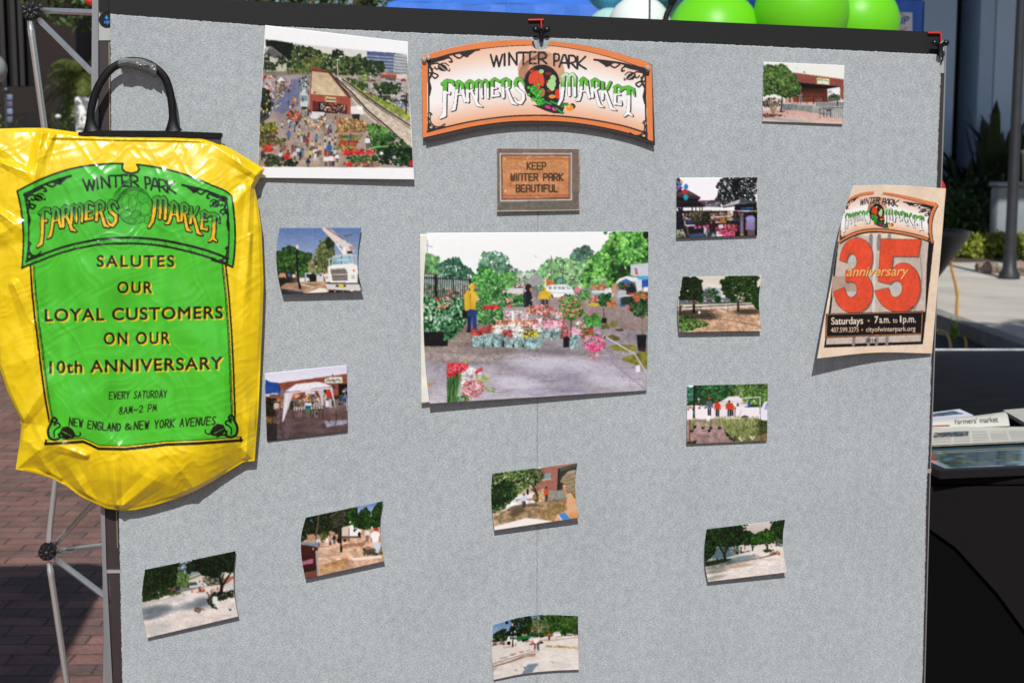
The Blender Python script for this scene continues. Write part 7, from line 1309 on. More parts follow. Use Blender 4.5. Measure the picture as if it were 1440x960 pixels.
# slab letters: list of pen paths (x, y, width)
LET = [
 ('F', [[(190, 392, 30), (186, 470, 30), (186, 540, 26), (182, 585, 34), (158, 602, 16)], [(170, 404, 22), (200, 384, 26), (230, 390, 26), (238, 412, 12)], [(190, 458, 16), (214, 454, 18), (214, 466, 8)]]),
 ('A', [[(262, 392, 26), (252, 470, 24), (246, 520, 24), (240, 548, 26), (222, 560, 10)], [(250, 400, 20), (268, 388, 22), (288, 404, 22), (294, 470, 24), (304, 502, 24)], [(252, 465, 14), (290, 462, 14)]]),
 ('R', [[(318, 396, 26), (318, 470, 24), (320, 504, 24)], [(312, 398, 22), (332, 386, 24), (352, 396, 22), (350, 432, 20), (330, 448, 18)], [(340, 446, 22), (366, 500, 24), (376, 524, 26), (404, 536, 10)]]),
 ('M', [[(372, 394, 22), (370, 492, 22)], [(364, 396, 18), (384, 382, 18), (400, 396, 18), (402, 484, 16)], [(402, 396, 16), (420, 380, 18), (434, 394, 20), (436, 484, 20)]]),
 ('E', [[(460, 392, 26), (460, 474, 24)], [(454, 388, 20), (476, 374, 22), (500, 388, 20)], [(462, 430, 14), (488, 428, 14)], [(458, 474, 18), (500, 470, 18), (498, 452, 8)]]),
 ('R', [[(522, 388, 26), (524, 480, 24)], [(516, 386, 22), (540, 374, 24), (562, 386, 22), (560, 420, 20), (540, 436, 18)], [(546, 432, 22), (568, 490, 24), (578, 512, 26), (604, 524, 10)]]),
 ('S', [[(646, 410, 16), (632, 382, 22), (606, 374, 24), (594, 400, 26), (604, 432, 26), (640, 462, 26), (642, 490, 26), (626, 514, 26), (606, 510, 20), (590, 486, 14)]]),
 ('M', [[(872, 356, 30), (868, 440, 28), (862, 490, 26), (846, 522, 20)], [(862, 362, 22), (890, 346, 24), (906, 362, 24), (906, 470, 22)], [(906, 358, 22), (926, 346, 24), (940, 364, 24), (938, 472, 24)]]),
 ('A', [[(980, 378, 26), (974, 440, 24), (970, 470, 24), (962, 494, 24), (944, 502, 10)], [(970, 386, 20), (988, 370, 22), (1008, 386, 22), (1014, 450, 24), (1022, 482, 24)], [(974, 446, 14), (1010, 444, 14)]]),
 ('R', [[(1042, 388, 26), (1040, 478, 24)], [(1036, 388, 22), (1056, 376, 24), (1078, 390, 22), (1074, 428, 20), (1052, 440, 18)], [(1058, 438, 22), (1072, 500, 24), (1082, 528, 26), (1106, 538, 10)]]),
 ('K', [[(1100, 398, 26), (1098, 490, 24)], [(1144, 394, 22), (1128, 430, 20), (1106, 452, 18)], [(1116, 446, 22), (1138, 510, 24), (1150, 544, 26), (1178, 556, 10)]]),
 ('E', [[(1172, 424, 26), (1170, 518, 24)], [(1166, 424, 20), (1188, 412, 22), (1212, 428, 20)], [(1174, 464, 14), (1200, 466, 14)], [(1168, 516, 18), (1206, 524, 18), (1208, 502, 8)]]),
 ('T', [[(1250, 440, 30), (1250, 530, 28), (1246, 570, 30), (1224, 592, 12)], [(1246, 570, 26), (1270, 586, 16)], [(1200, 446, 16), (1218, 428, 24), (1250, 422, 26), (1276, 434, 24), (1284, 472, 12)]]),
]
WP = {  # narrow crafts lettering, one box per letter: x0, x1, top y, base y
 'paths': [('W', 452, 520, 236, 304), ('I', 526, 540, 230, 298), ('N', 556, 606, 226, 294), ('T', 612, 668, 222, 290), ('E', 676, 716, 220, 287), ('R', 728, 776, 222, 287),
           ('P', 816, 850, 230, 298), ('A', 850, 906, 234, 306), ('R', 902, 946, 240, 312), ('K', 952, 1004, 246, 318)]}
WPG = {'W': [[(0, 0), (.28, 1), (.5, .1), (.72, 1), (1, 0)]], 'I': [[(.5, 0), (.5, 1)]], 'N': [[(.05, 1), (.05, 0), (.95, 1), (.95, 0)]], 'T': [[(0, .02), (1, .02)], [(.55, 0), (.5, 1)]], 'E': [[(.95, 0), (.1, 0), (.1, 1), (1, 1)], [(.1, .62), (.8, .62)]],
       'R': [[(.05, 1), (.05, 0), (.7, .02), (.95, .2), (.9, .5), (.1, .66)], [(.4, .62), (1, 1)]], 'P': [[(.1, 1), (.1, 0), (.8, .04), (1, .25), (.9, .55), (.15, .66)]], 'A': [[(0, 1), (.42, .05), (.62, .05), (.95, 1)], [(.15, .68), (.85, .68)]], 'K': [[(.05, 0), (.05, 1)], [(.95, 0), (.1, .6), (1, 1)]]}
def bag_word(c, col, k=1.0):
    for ch, x0, x1, yt, yb in WP['paths']:
        for st in WPG[ch]: c.l([(x0 + a * (x1 - x0), yt + b * (yb - yt)) for a, b in st], 10 * k, col)
def flourish(c, col, k=1.0):
    L = lambda pts, w, cl=None: c.l(cat(pts, 24), w * k, cl or col)
    for sx in (0, 1):
        if not sx: M = lambda x, y: (x, y)
        else: M = lambda x, y: (1442 - x + (y - 420) * .02, y + 48 + (x - 90) * .035)
        q = lambda *pp: [M(*p) for p in pp]
        L(q((90, 275), (220, 235), (385, 206)), 13); L(q((92, 275), (94, 420), (94, 560), (90, 680)), 9)
        c.p(q((88, 262), (150, 250), (210, 240), (220, 252), (180, 268), (130, 280), (105, 300), (90, 330)), col); c.p(q((270, 230), (380, 205), (330, 240), (300, 246)), col)
        L(q((200, 250), (225, 262), (228, 278), (214, 276)), 10); L(q((240, 240), (270, 256), (300, 236)), 10); L(q((290, 238), (320, 246), (325, 232)), 8); L(q((110, 290), (150, 288), (155, 310), (140, 320), (128, 308)), 9); L(q((95, 340), (130, 344), (148, 356), (130, 372), (118, 362)), 10); L(q((100, 300), (115, 340), (96, 380), (104, 430), (96, 470)), 13)
        L(q((160, 290), (190, 285), (210, 300)), 7)
        for x, y in ((118, 318), (106, 350)): c.e(*M(x, y), 5 * k, 5 * k, col)
        c.p(q((145, 300), (165, 288), (190, 296), (205, 318), (190, 332), (165, 330), (150, 318)), col); L(q((195, 320), (215, 330), (214, 318)), 6); L(q((158, 300), (190, 324)), 4, 'e8d8c8' if k == 1.0 else '49b934')
        L(q((92, 575), (100, 570), (112, 582)), 9); L(q((104, 580), (104, 620), (130, 650), (160, 652), (188, 636)), 8); c.p(q((86, 682), (90, 640), (100, 625), (112, 645), (140, 660), (190, 645), (190, 654), (120, 675)), col); c.e(*M(108, 655), 8, 6, 'f0b48c' if k == 1.0 else '49b934')
def horn(c):
    c.e(745, 330, 136, 118, 'd3a083', an=.2); c.e(720, 290, 95, 60, 'd3a083')
    for k in range(7): c.l(cat([(614 + k * 7, 400 - k * 6), (624 + k * 9, 320 - k * 6), (680 + k * 8, 262 - k * 5), (760 + k * 6, 262 - k * 4)], 16), 3, '7a4c3a')
    c.e(748, 400, 104, 108, INK); c.e(752, 395, 96, 98, '1f1a1c'); c.p([(650, 400), (700, 500), (760, 545), (850, 520), (850, 400)], '1f1a1c')
    R = 'dd4b2c'
    for x, y, rx, ry, a_ in [(688, 372, 16, 34, .15), (706, 368, 17, 42, .05), (726, 372, 18, 46, -.05), (746, 376, 16, 44, -.15), (726, 410, 14, 36, -.1)]: c.e(x, y, rx, ry, 'b8341f', an=a_); c.e(x - 1, y, rx - 2.5, ry - 2, R, an=a_)
    c.e(692, 330, 14, 8, 'c83424'); c.e(705, 326, 10, 6, '8c1c1c'); c.e(746, 332, 14, 12, '9cd08a'); c.e(786, 345, 18, 9, '8c1c24'); c.e(814, 372, 16, 20, 'a4d48c', an=-.3); c.e(803, 405, 27, 28, 'a8d890'); c.e(808, 432, 14, 12, 'a8d890'); c.e(838, 462, 13, 28, 'd8392a'); c.e(808, 477, 20, 11, 'e89030'); c.e(750, 455, 16, 26, 'a8744a', an=.15); c.e(790, 445, 14, 8, '8c1c24'); c.e(780, 392, 6, 8, 'a82c24')
    for k in range(46):
        a_ = k / 46; x, y = 700 + c.r.normal(0, 15) + a_ * 40, 420 + a_ * 105 + c.r.normal(0, 5); c.e(x, y, 10, 10, '1c5a22'); c.e(x, y, 8, 8, ['4cc038', '5cd040', '3cae34'][k % 3])
    c.p([(690, 525), (740, 530), (840, 500), (880, 540), (865, 575), (820, 575), (770, 560)], INK); c.e(788, 545, 20, 9, 'd83088', an=.4); c.e(818, 552, 14, 11, 'e83c94', an=.5); c.e(800, 550, 30, 18, INK, an=.3); c.e(784, 538, 18, 8, 'd83088', an=.35); c.e(820, 550, 13, 9, 'f048a0', an=.4)
    for a_, b_ in [((800, 505), (870, 535)), ((830, 545), (868, 572)), ((760, 505), (800, 520)), ((850, 520), (895, 522))]: c.l([a_, b_], 17, INK); c.l([a_, b_], 10, '259a3c')
    c.e(926, 534, 17, 18, INK); c.e(910, 542, 22, 19, 'e8942a'); c.e(904, 536, 9, 8, 'f4b850')
def market_words(c, style):
    def up(p, dx, dy, g): return [(x + dx, y + dy) for x, y, w in p], [max(1, w * .82 + g) for x, y, w in p]
    for ch, paths in LET:
        for p in paths:
            if style == 'bag':
                P_, W_ = up(p, 2, 3, 11); c.l(P_, W_, '14180c')
            else:
                P_, W_ = up(p, 6, 4, 1); c.l(P_, W_, INK); P_, W_ = up(p, 0, 0, 0); c.l(P_, W_, '3a4438')
    for i, (ch, paths) in enumerate(LET):
        for p in paths:
            P_, W_ = up(p, 0, 0, -3)
            w, m = c.lm(P_, W_); Y = c.Y[w]; X = c.X[w]
            y0 = min(q[1] for pp in paths for q in pp) - 14
            if style == 'bag':
                t = np.clip((Y - (y0 + 52)) / 36, 0, 1)[..., None]
                colr = h2c('3f9a2c') * (1 - t) + h2c('f0be1e') * t
            else:
                e_ = y0 + (90 if i == 7 else 62 if i else 74)
                t = (Y < e_)[..., None]
                g = h2c('5bbb38')
                if i == 7: g = h2c('5bbb38') * np.clip((Y - y0) / 80, .25, 1)[..., None] + h2c('e8f4e4') * (1 - np.clip((Y - y0) / 80, .25, 1)[..., None])
                colr = np.where(t, g, h2c('f6f5f6'))
            c.put(w, m, np.broadcast_to(colr, Y.shape + (3,)))
def logo(c, style='sign'):
    if style == 'bag':
        c.p(PANEL, '48bd33'); c.l(PANEL + [PANEL[0]], 12, '10180c')
        b = cat([(1358, 690), (1250, 655), (1100, 622), (900, 594), (740, 586), (560, 592), (350, 620), (200, 652), (85, 682)], 40)
        c.l(b, 14, '10180c'); 
        for k in range(150):
            x = c.r.uniform(70, 1380); yb = float(np.interp(x, [p[0] for p in PANEL_BOT[::-1]], [p[1] for p in PANEL_BOT[::-1]])); c.e(x, yb - c.r.uniform(6, 24), 2.6, 2.6, '1d6a1a')
        flourish(c, '10180c', 1.15); bag_word(c, '10180c', 1.25)
        for k in range(5): c.l(cat([(616 + k * 8, 420 - k * 10), (630 + k * 10, 330 - k * 8), (690 + k * 6, 280 - k * 8), (745, 262 - k * 8)], 14), 3.5, '1d6a1a')
        c.e(748, 400, 108, 112, '1c5c1a'); c.e(750, 402, 102, 106, '3fa82e')
        for x, y, rx, ry in [(700, 380, 26, 46), (735, 390, 22, 48), (800, 350, 34, 40), (815, 420, 30, 34), (760, 460, 26, 26), (700, 450, 30, 20), (790, 480, 30, 18), (740, 490, 20, 14), (830, 480, 16, 24)]: c.e(x, y, rx + 3, ry + 3, '1c5c1a'); c.e(x, y, rx, ry, '46b432' if rx != 34 else '35a828')
        for k in range(9): c.l(cat([(654, 350 + k * 5), (700, 312 + k * 4), (760, 300 + k * 4), (830, 330 + k * 4)], 10), 2.5, '1f661c') if k < 4 else c.l([(690 + k * 12, 430), (700 + k * 12, 500)], 3, '1f661c')
        market_words(c, 'bag'); return
    rim = 'e0824a'
    c.p(PANEL, rim); c.nz(PANEL, .03, 90, 2)
    I = inner(0); w, m = c.pm(I)
    X, Y = c.X[w], c.Y[w]
    top = np.interp(X, [p[0] for p in I[:60]], [p[1] for p in I[:60]]); bot = np.interp(X, [p[0] for p in I[60:]][::-1], [p[1] for p in I[60:]][::-1])
    t = (Y - top) / np.maximum(bot - top, 1)
    k = np.interp(t, [0, .12, .36, .62, .8, 1], [.72, .5, .02, .02, .38, .95])[..., None]
    c.put(w, m, h2c('f4f3f3') * (1 - k) + h2c('eaa880') * k)
    c.l(I[:60], 4, INK); c.l(I[60:], 9, INK); flourish(c, INK); horn(c); bag_word(c, INK, 1.2); market_words(c, 'sign')
def warp(src, dst, X, Y):
    "map surface coordinates X, Y to design coordinates, fitted to matching points src -> dst"
    s, d = np.array(src, float), np.array(dst, float)
    mx, sx = s.mean(0), s.std(0)
    def B(x, y):
        x, y = (x - mx[0]) / sx[0], (y - mx[1]) / sx[1]
        return np.stack([np.ones_like(x), x, y, x * y, x * x, y * y, x ** 3, x * x * y], -1)
    A = B(s[:, 0], s[:, 1]); R = 1e-3 * np.eye(A.shape[1])
    Cf = np.linalg.solve(A.T @ A + R, A.T @ d)
    o = B(X, Y) @ Cf
    return o[..., 0], o[..., 1]
DES = [(52, 240), (1386, 300), (1393, 740), (60, 716), (742, 180), (740, 618), (450, 240), (1004, 318), (158, 602), (1250, 590), (640, 374), (862, 352), (400, 162), (1100, 202), (350, 650), (1100, 655)]

# the sign itself: a thick board with a printed face
def build_sign():
    x0, y0, s = 580, 20, 4.114
    z = lambda p: (x0 + p[0] / s, y0 + p[1] / s)
    base = P(*z((740, 640)), -0.018)
    t = thing('arched_sign', base, 'arched orange market sign with a cornucopia, hung at the top centre of the board', 'sign')
    D = 0.013
    # printed face as a fine grid trimmed to the outline
    W, H = 420, 190
    gx, gy = np.meshgrid(np.linspace(40, 1402, W * 2), np.linspace(140, 752, H * 2))
    c = Cv(gx, gy, seed=3, base=INK); logo(c)
    A = down(c.A, 2); X, Y = down(np.stack([gx, gy, gy], -1), 2)[..., 0], down(np.stack([gx, gy, gy], -1), 2)[..., 1]
    # grid columns between the top and bottom edge of the panel
    u = np.linspace(0, 1, W); v = np.linspace(0, 1, H); U, V = np.meshgrid(u, v)
    full = PANEL_TOP + NOTCH[1:-1] + PANEL_TOP2
    topx = np.array([p[0] for p in PANEL_TOP + PANEL_TOP2]); topy = np.array([p[1] for p in PANEL_TOP + PANEL_TOP2])
    bx = np.array([p[0] for p in PANEL_BOT[::-1]]); by = np.array([p[1] for p in PANEL_BOT[::-1]])
    cx = 54 + u * (1386 - 54)
    ty = np.interp(cx, topx, topy)
    nx = np.array([p[0] for p in NOTCH]); 
    inn = (cx > 692) & (cx < 792)
    ty = np.where(inn, np.interp(cx, [692, 700, 715, 742, 770, 786, 792], [152, 192, 204, 210, 204, 190, 156]), ty)
    byy = np.interp(cx, bx, by)
    GX = np.broadcast_to(cx, U.shape) + V * 0 + (V - .5) * np.where(u > .98, 0, 0)
    GX = GX + V * np.linspace(4, 7, W)
    GY = ty[None] + V * (byy - ty)[None]
    # sample the painted canvas at the grid
    ix = np.clip(((GX - 40) / (1402 - 40) * (gx.shape[1] - 1)), 0, gx.shape[1] - 2); iy = np.clip(((GY - 140) / (752 - 140) * (gx.shape[0] - 1)), 0, gx.shape[0] - 2)
    i0, j0 = ix.astype(int), iy.astype(int); fx, fy = (ix - i0)[..., None], (iy - j0)[..., None]
    S = c.A
    ink = (S[j0, i0] * (1 - fx) + S[j0, i0 + 1] * fx) * (1 - fy) + (S[j0 + 1, i0] * (1 - fx) + S[j0 + 1, i0 + 1] * fx) * fy
    PX, PY = x0 + GX / s, y0 + GY / s
    f = sheet_mesh('printed_face', PX, PY, np.full(U.shape, D + 0.0012), ink, [print_mat('sign_print', rough=0.3, spec=0.5, bump=0.015, bscale=40), MATS['sign_edge'] if 'sign_edge' in MATS else mat('sign_edge', '2b2628', rough=0.5, var=.1, scale=30)], 0.0008, parent=t)
    # thick dark core
    outline = [(PX[0, i], PY[0, i]) for i in range(0, W, 4)] + [(PX[-1, i], PY[-1, i]) for i in range(W - 1, -1, -4)]
    mb = MB(); mb.slab([P(px + 2.6, py + (5.2 if py > y0 + 400 / s else 1.2), -D) for px, py in outline], (0, D - 0.003, 0)); mb.build('core_board', mat('sign_edge', '2b2628', rough=0.5), t, smooth=False)
    for (px, py) in [(66, 262), (92, 252), (1360, 312), (72, 262 - 8)][:3]:
        m = MB(); q = P(*z((px, py)), -D - 0.003)
        bm = bmesh.new(); bmesh.ops.create_cone(bm, cap_ends=True, segments=20, radius1=0.0052, radius2=0.0038, depth=0.003); bmesh.ops.bevel(bm, geom=bm.edges[:], offset=.0006, segments=2, affect='EDGES')
        m.add(bm, Matrix.Translation(q) @ Matrix.Rotation(math.radians(90), 4, 'X'))
        m.sph(q + Vector((0, -.0045, 0)), (.0042, .003, .0042), 16, 10)
        m.build('clear_pin', mat('pin_plastic', 'd8d4d0', rough=.12, spec=.7, trans=.5), t)
    m = MB(); q = P(*z((1361, 346)), -D - .002); m.sph(q, (.0032, .0016, .0032), 14, 10); m.build('rusty_screw', mat('rust', '5c2c16', rough=.6, metal=.6, var=.3, scale=400), t)
    return t
mat('sign_edge', '2b2628', rough=0.5, var=.1, scale=30)
build_sign()

# poster ---------------------------------------------------------------
def pt_poster(c):
    c.rc(0, 0, 740, 960, 'e8d0b6'); c.nz(None, .04, 90, 4)
    zz = 3.692; toP = lambda x, y: ((x / zz + 1140 - 1160) * 8.229, (y / zz + 250 - 255) * 8.229)
    fr = lambda x, y: ((x / 8.229 + 1160 - 1140) * zz, (y / 8.229 + 255 - 250) * zz)
    # inside of the frame: shop windows in brown grey
    c.p([(135, 330), (640, 330), (582, 862), (70, 880), (95, 700)], '1f1b1c')
    c.p([(150, 290), (612, 330), (572, 848), (80, 864), (106, 690)], 'c6b5a8'); c.nz([(100, 290), (640, 300), (572, 850), (80, 870)], .06, 50, 6)
    for x, k in [(310, '8a8486'), (352, '8a8486'), (232, '9c9290'), (405, '9c9290')]: c.l([(x + 4, 300), (x, 370)], 18, k); c.l([(x - (8 if x > 300 else 6), 830), (x - 10, 864)], 16, '8e8584')
    c.l([(332, 290), (326, 700)], 14, 'd8d0cc'); c.l([(130, 560), (200, 470)], 9, 'c9a58a'); c.rc(110, 510, 240, 620, 'b79c8c'); c.l([(600, 350), (590, 690)], 10, 'cdb8a8'); c.rc(385, 500, 470, 590, 'c2bcb8'); c.rc(180, 380, 240, 440, 'c2bcb8'); c.rc(150, 590, 250, 640, 'c6c0bc')
    # shade behind the numerals is printed on the poster
    THREE = cat([(150, 428), (160, 380), (190, 332), (240, 312), (288, 328), (316, 372), (321, 420), (312, 466), (292, 496), (314, 540), (322, 590), (312, 640), (282, 682), (230, 698), (178, 690), (140, 656), (118, 590)], 70) + [(176, 568)] + cat([(176, 568), (186, 602), (208, 620), (232, 608), (241, 578), (232, 550), (210, 540), (182, 543)], 30) + [(184, 482)] + cat([(184, 482), (212, 478), (234, 462), (240, 432), (228, 402), (208, 394), (194, 408), (186, 440)], 30)
    FIVE = [(364, 318), (573, 320), (557, 410), (428, 408), (420, 478)] + cat([(420, 478), (456, 446), (505, 446), (545, 478), (566, 530), (567, 596), (546, 652), (500, 690), (440, 694), (384, 672), (348, 626), (332, 586)], 50) + [(404, 570)] + cat([(404, 570), (416, 606), (440, 620), (464, 606), (476, 576), (468, 548), (446, 534), (424, 540), (412, 552)], 30) + [(350, 538)]
    c.p([(x + 7, y + 6) for x, y in THREE], '7c736f'); c.p([(x + 7, y + 6) for x, y in FIVE], '7c736f')
    c.l(cat([(560, 330), (574, 560), (540, 690)]), 8, '8c827e', al=.5)
    for q in (THREE, FIVE): c.p(q, 'ec5030'); c.l(q + [q[0]], 2.2, '7c3424')
    text(c, 'anniversary', 191, 512, lambda x: 514 - (x - 191) * .012, 50, '9c3c20', bold=.012, shear=.3); text(c, 'anniversary', 188, 509, lambda x: 511 - (x - 191) * .012, 50, 'f2b869', bold=.012, shear=.3)
    text(c, 'th', 514, 538, 682, 20, '5c3a34')
    c.p([(80, 704), (586, 690), (580, 812), (76, 830)], '1f1b1c'); c.l([(86, 708), (580, 696), (574, 808), (82, 824), (86, 708)], 4, 'c9854c')
    text(c, 'Saturdays', 108, 272, lambda x: 760 - (x - 108) * .02, 36, 'f0dcc8', bold=.018); c.e(301, 741, 6, 6, 'e09050'); text(c, '7', 331, 351, 753, 36, 'f0dcc8', bold=.015); text(c, 'a.m.', 357, 412, 752, 36, 'f0dcc8', bold=.015); text(c, 'to', 427, 450, 751, 27, 'f0dcc8', bold=.01); text(c, '1', 463, 471, 750, 36, 'f0dcc8'); text(c, 'p.m.', 480, 545, 749, 36, 'f0dcc8', bold=.015)
    text(c, '407.599.3275', 106, 249, lambda x: 801 - (x - 106) * .02, 25, 'f0cfae', bold=.014); c.e(268, 788, 5, 5, 'e09050'); text(c, 'cityofwinterpark.org', 288, 543, lambda x: 798 - (x - 288) * .02, 25, 'f0cfae', bold=.014)
    text(c, '2014', 284, 341, 852, 20, '3a3434', bold=.02)
    # the market panel on top
    src = [fr(*p) for p in [(225, 240), (1302, 280), (1258, 718), (165, 720), (612, 150), (650, 590), (388, 215), (872, 285), (205, 608), (1120, 570), (500, 352), (708, 325), (430, 145), (1000, 180), (340, 600), (960, 635)]]
    dx, dy = warp(src, DES, c.X, c.Y)
    # printed shade of the panel
    c2 = Cv(dx - 12, dy - 16, c.A, seed=4); c2.p(PANEL, '2a2222')
    c3 = Cv(dx, dy, c.A, seed=4); logo(c3)
    c.A[(c.X < 0)] = h2c('e3cdb6')
    hide = (np.abs(c.X - 348) < 15) & (np.abs(c.Y - 86) < 14); 
    c.e(348, 84, 20, 16, 'e3cdb6')
photo('curled tan anniversary poster with big red numerals, at the right edge of the board', (1140, 250, 3.692), [(222, 40), (702, 56), (630, 912), (34, 938)], (0.030, 0.004, 0.006, 0.040), pt_poster, res=(230, 330), con=1.06, ml=[(168, 200), (112, 520), (62, 780)], mt=[(420, 38)], mr=[(676, 380), (648, 700)], mb=[(330, 908)], name='poster', cat='poster', group='none')
for o in COL.objects:
    if o.name == 'poster': del o['group']
# ================================================================== the yellow plastic bag
BAG_T = [(-26, 182), (0, 181), (35, 180), (62, 180), (90, 183.5), (118, 187.5), (160, 190), (200, 190.5), (240, 191), (280, 193), (300, 198), (325, 209), (350, 224), (372, 238)]
BAG_R = [(372, 238), (366, 250), (358, 264), (362, 282), (368, 320), (371, 400), (369, 460), (366, 520), (363, 590), (358, 648)]
BAG_B = [(22, 660), (46, 664), (70, 671), (95, 684), (112, 697), (130, 706), (150, 715), (172, 718), (190, 717), (215, 711), (245, 702), (275, 690), (300, 676), (330, 657), (343, 649), (358, 648)]
BAG_L = [(-26, 182), (-22, 300), (-14, 420), (-3, 512), (10, 550), (24, 580), (30, 594), (27, 625), (22, 660)]
def paint_bag(c):
    YL = 'f2d013'
    c.A[:] = h2c(YL)
    K = '141409'; GRN = '4abf2b'
    body = [(150, 585), (158, 700), (172, 840), (190, 960), (204, 1100), (224, 1240), (245, 1340), (255, 1428), (300, 1432), (402, 1432), (440, 1448), (470, 1462), (600, 1468), (720, 1456), (800, 1448), (960, 1440), (1130, 1432), (1132, 1330), (1120, 1100), (1112, 920), (1098, 740), (1080, 590), (840, 480), (620, 450), (400, 480)]
    c.p(body, GRN)
    lf = [(152, 595), (158, 700), (172, 840), (188, 960), (202, 1080), (222, 1230), (243, 1345)]
    rt = [(1082, 590), (1098, 740), (1111, 920), (1120, 1100), (1128, 1330)]
    c.l([(x - 1, y) for x, y in lf], 17, K); c.l([(x + 3, y) for x, y in lf], 5, YL); c.l([(x + 14, y) for x, y in lf], 4, K)
    c.l([(x + 1, y) for x, y in rt], 17, K); c.l([(x - 2, y) for x, y in rt], 5, YL); c.l([(x - 13, y) for x, y in rt], 4, K)
    bt = [(220, 1450), (320, 1446), (402, 1440), (440, 1456), (475, 1474), (600, 1476), (720, 1464), (800, 1454), (960, 1448), (1163, 1434)]
    c.l(bt, 16, K); c.l([(x, y - 9) for x, y in bt], 6, YL); c.l([(x, y - 15) for x, y in bt], 4, K); c.l([(222, 1435), (222, 1455)], 10, K); c.l([(1160, 1424), (1160, 1440)], 10, K)
    for sx in (1, -1):     # corner scrolls
        M = (lambda x, y: (x, y)) if sx == 1 else (lambda x, y: (1376 - x, y - 12))
        q = lambda *p: [M(*t) for t in p]
        c.p(q((238, 1330), (300, 1400), (300, 1436), (232, 1436)), GRN if sx == 1 else GRN)
        c.l(cat(q((250, 1345), (232, 1390), (240, 1422), (268, 1432), (288, 1420), (284, 1405)), 24), 12, K); c.l(cat(q((246, 1342), (262, 1326), (274, 1338), (262, 1350)), 20), 11, K); c.l(cat(q((262, 1362), (280, 1352), (290, 1362), (284, 1374)), 16), 8, K); c.l(cat(q((262, 1418), (262, 1390), (284, 1370)), 16), 7, K)
        c.p(q((286, 1400), (300, 1372), (328, 1366), (352, 1384), (366, 1412), (352, 1425), (320, 1424), (298, 1412)), K); c.l(q((300, 1392), (345, 1414)), 3, GRN); c.l(cat(q((350, 1412), (372, 1416), (388, 1408), (386, 1398)), 16), 7, K); c.l(cat(q((270, 1430), (300, 1420), (330, 1428)), 12), 9, K)
    for t, x0, x1, b, cap, dy in [('SALUTES', 468, 838, 600, 54, 0), ('OUR', 567, 732, 726, 54, 0), ('LOYAL CUSTOMERS', 218, 1072, 862, 58, -14), ('ON OUR', 502, 816, 891 + 82, 56, -4), ('10th ANNIVERSARY', 240, 1070, 891 + 222, 58, -22)]:
        text(c, t, x0, x1, lambda x, b=b, dy=dy, x0=x0, x1=x1: b + dy * (x - x0) / (x1 - x0), cap, K, bold=.024, spc=1.25 if len(t) < 8 else 1.12, sh=(8, 6, 'e8c81a'))
    for t, x0, x1, b, cap, dy, w_ in [('EVERY SATURDAY', 526, 802, 891 + 346, 34, -9, 5), ('8AM~2 PM', 574, 752, 891 + 418, 32, -16, 5), ('NEW ENGLAND', 333, 580, 891 + 486, 36, 14, 6), ('&', 598, 632, 891 + 492, 30, 0, 6), ('NEW YORK AVENUES', 646, 1038, 891 + 492, 38, -24, 6)]:
        if t == 'NEW ENGLAND': bf = lambda x: 891 + 470 + 28 * np.sin(np.clip((x - 333) / 247, 0, 1) * 1.6)
        else: bf = lambda x, b=b, dy=dy, x0=x0, x1=x1: b + dy * (x - x0) / (x1 - x0)
        strokes(c, t, x0, x1, bf, cap, w_, K, slant=.08, gap=.36, font=HAND)
    # the arched panel
    s = 4.645; fr = lambda x, y: ((x / s + 20) * 3.4275, (y / s + 25) * 3.4275)
    src = [fr(*p) for p in [(22, 205), (1415, 245), (1428, 697), (50, 712), (765, 62), (735, 545), (418, 115), (1097, 210), (142, 566), (1300, 527), (680, 285), (878, 250), (400, 75), (1120, 98), (350, 590), (1120, 605)]]
    dx, dy = warp(src, DES, c.X, c.Y)
    far = (c.Y > 760) | (c.X < 40); dx = np.where(far, -9999, dx); dy = np.where(far, -9999, dy)
    inb = np.abs(c.Y - 330) < 420
    rows = slice(0, int(np.argmax(c.Y[:, c.Y.shape[1] // 2] > 760)))
    sub = Cv(dx[rows], dy[rows], c.A[rows], seed=5)
    sub.inv = np.linalg.lstsq(np.stack([dx[rows][~far[rows]], dy[rows][~far[rows]], np.ones((~far[rows]).sum())], 1), np.stack(np.nonzero(~far[rows])[::-1], 1), rcond=None)[0]; sub.err = 60
    logo(sub, 'bag')
    n = fbm(c.X / 1.6, c.Y / 9, 22, 8, 3) - .5; c.A *= (1 + n * .10)[..., None]      # uneven ink and film
    c.A *= (1 - .05 * (vnoise(c.X, c.Y, 3.2, 6) > .86))[..., None]
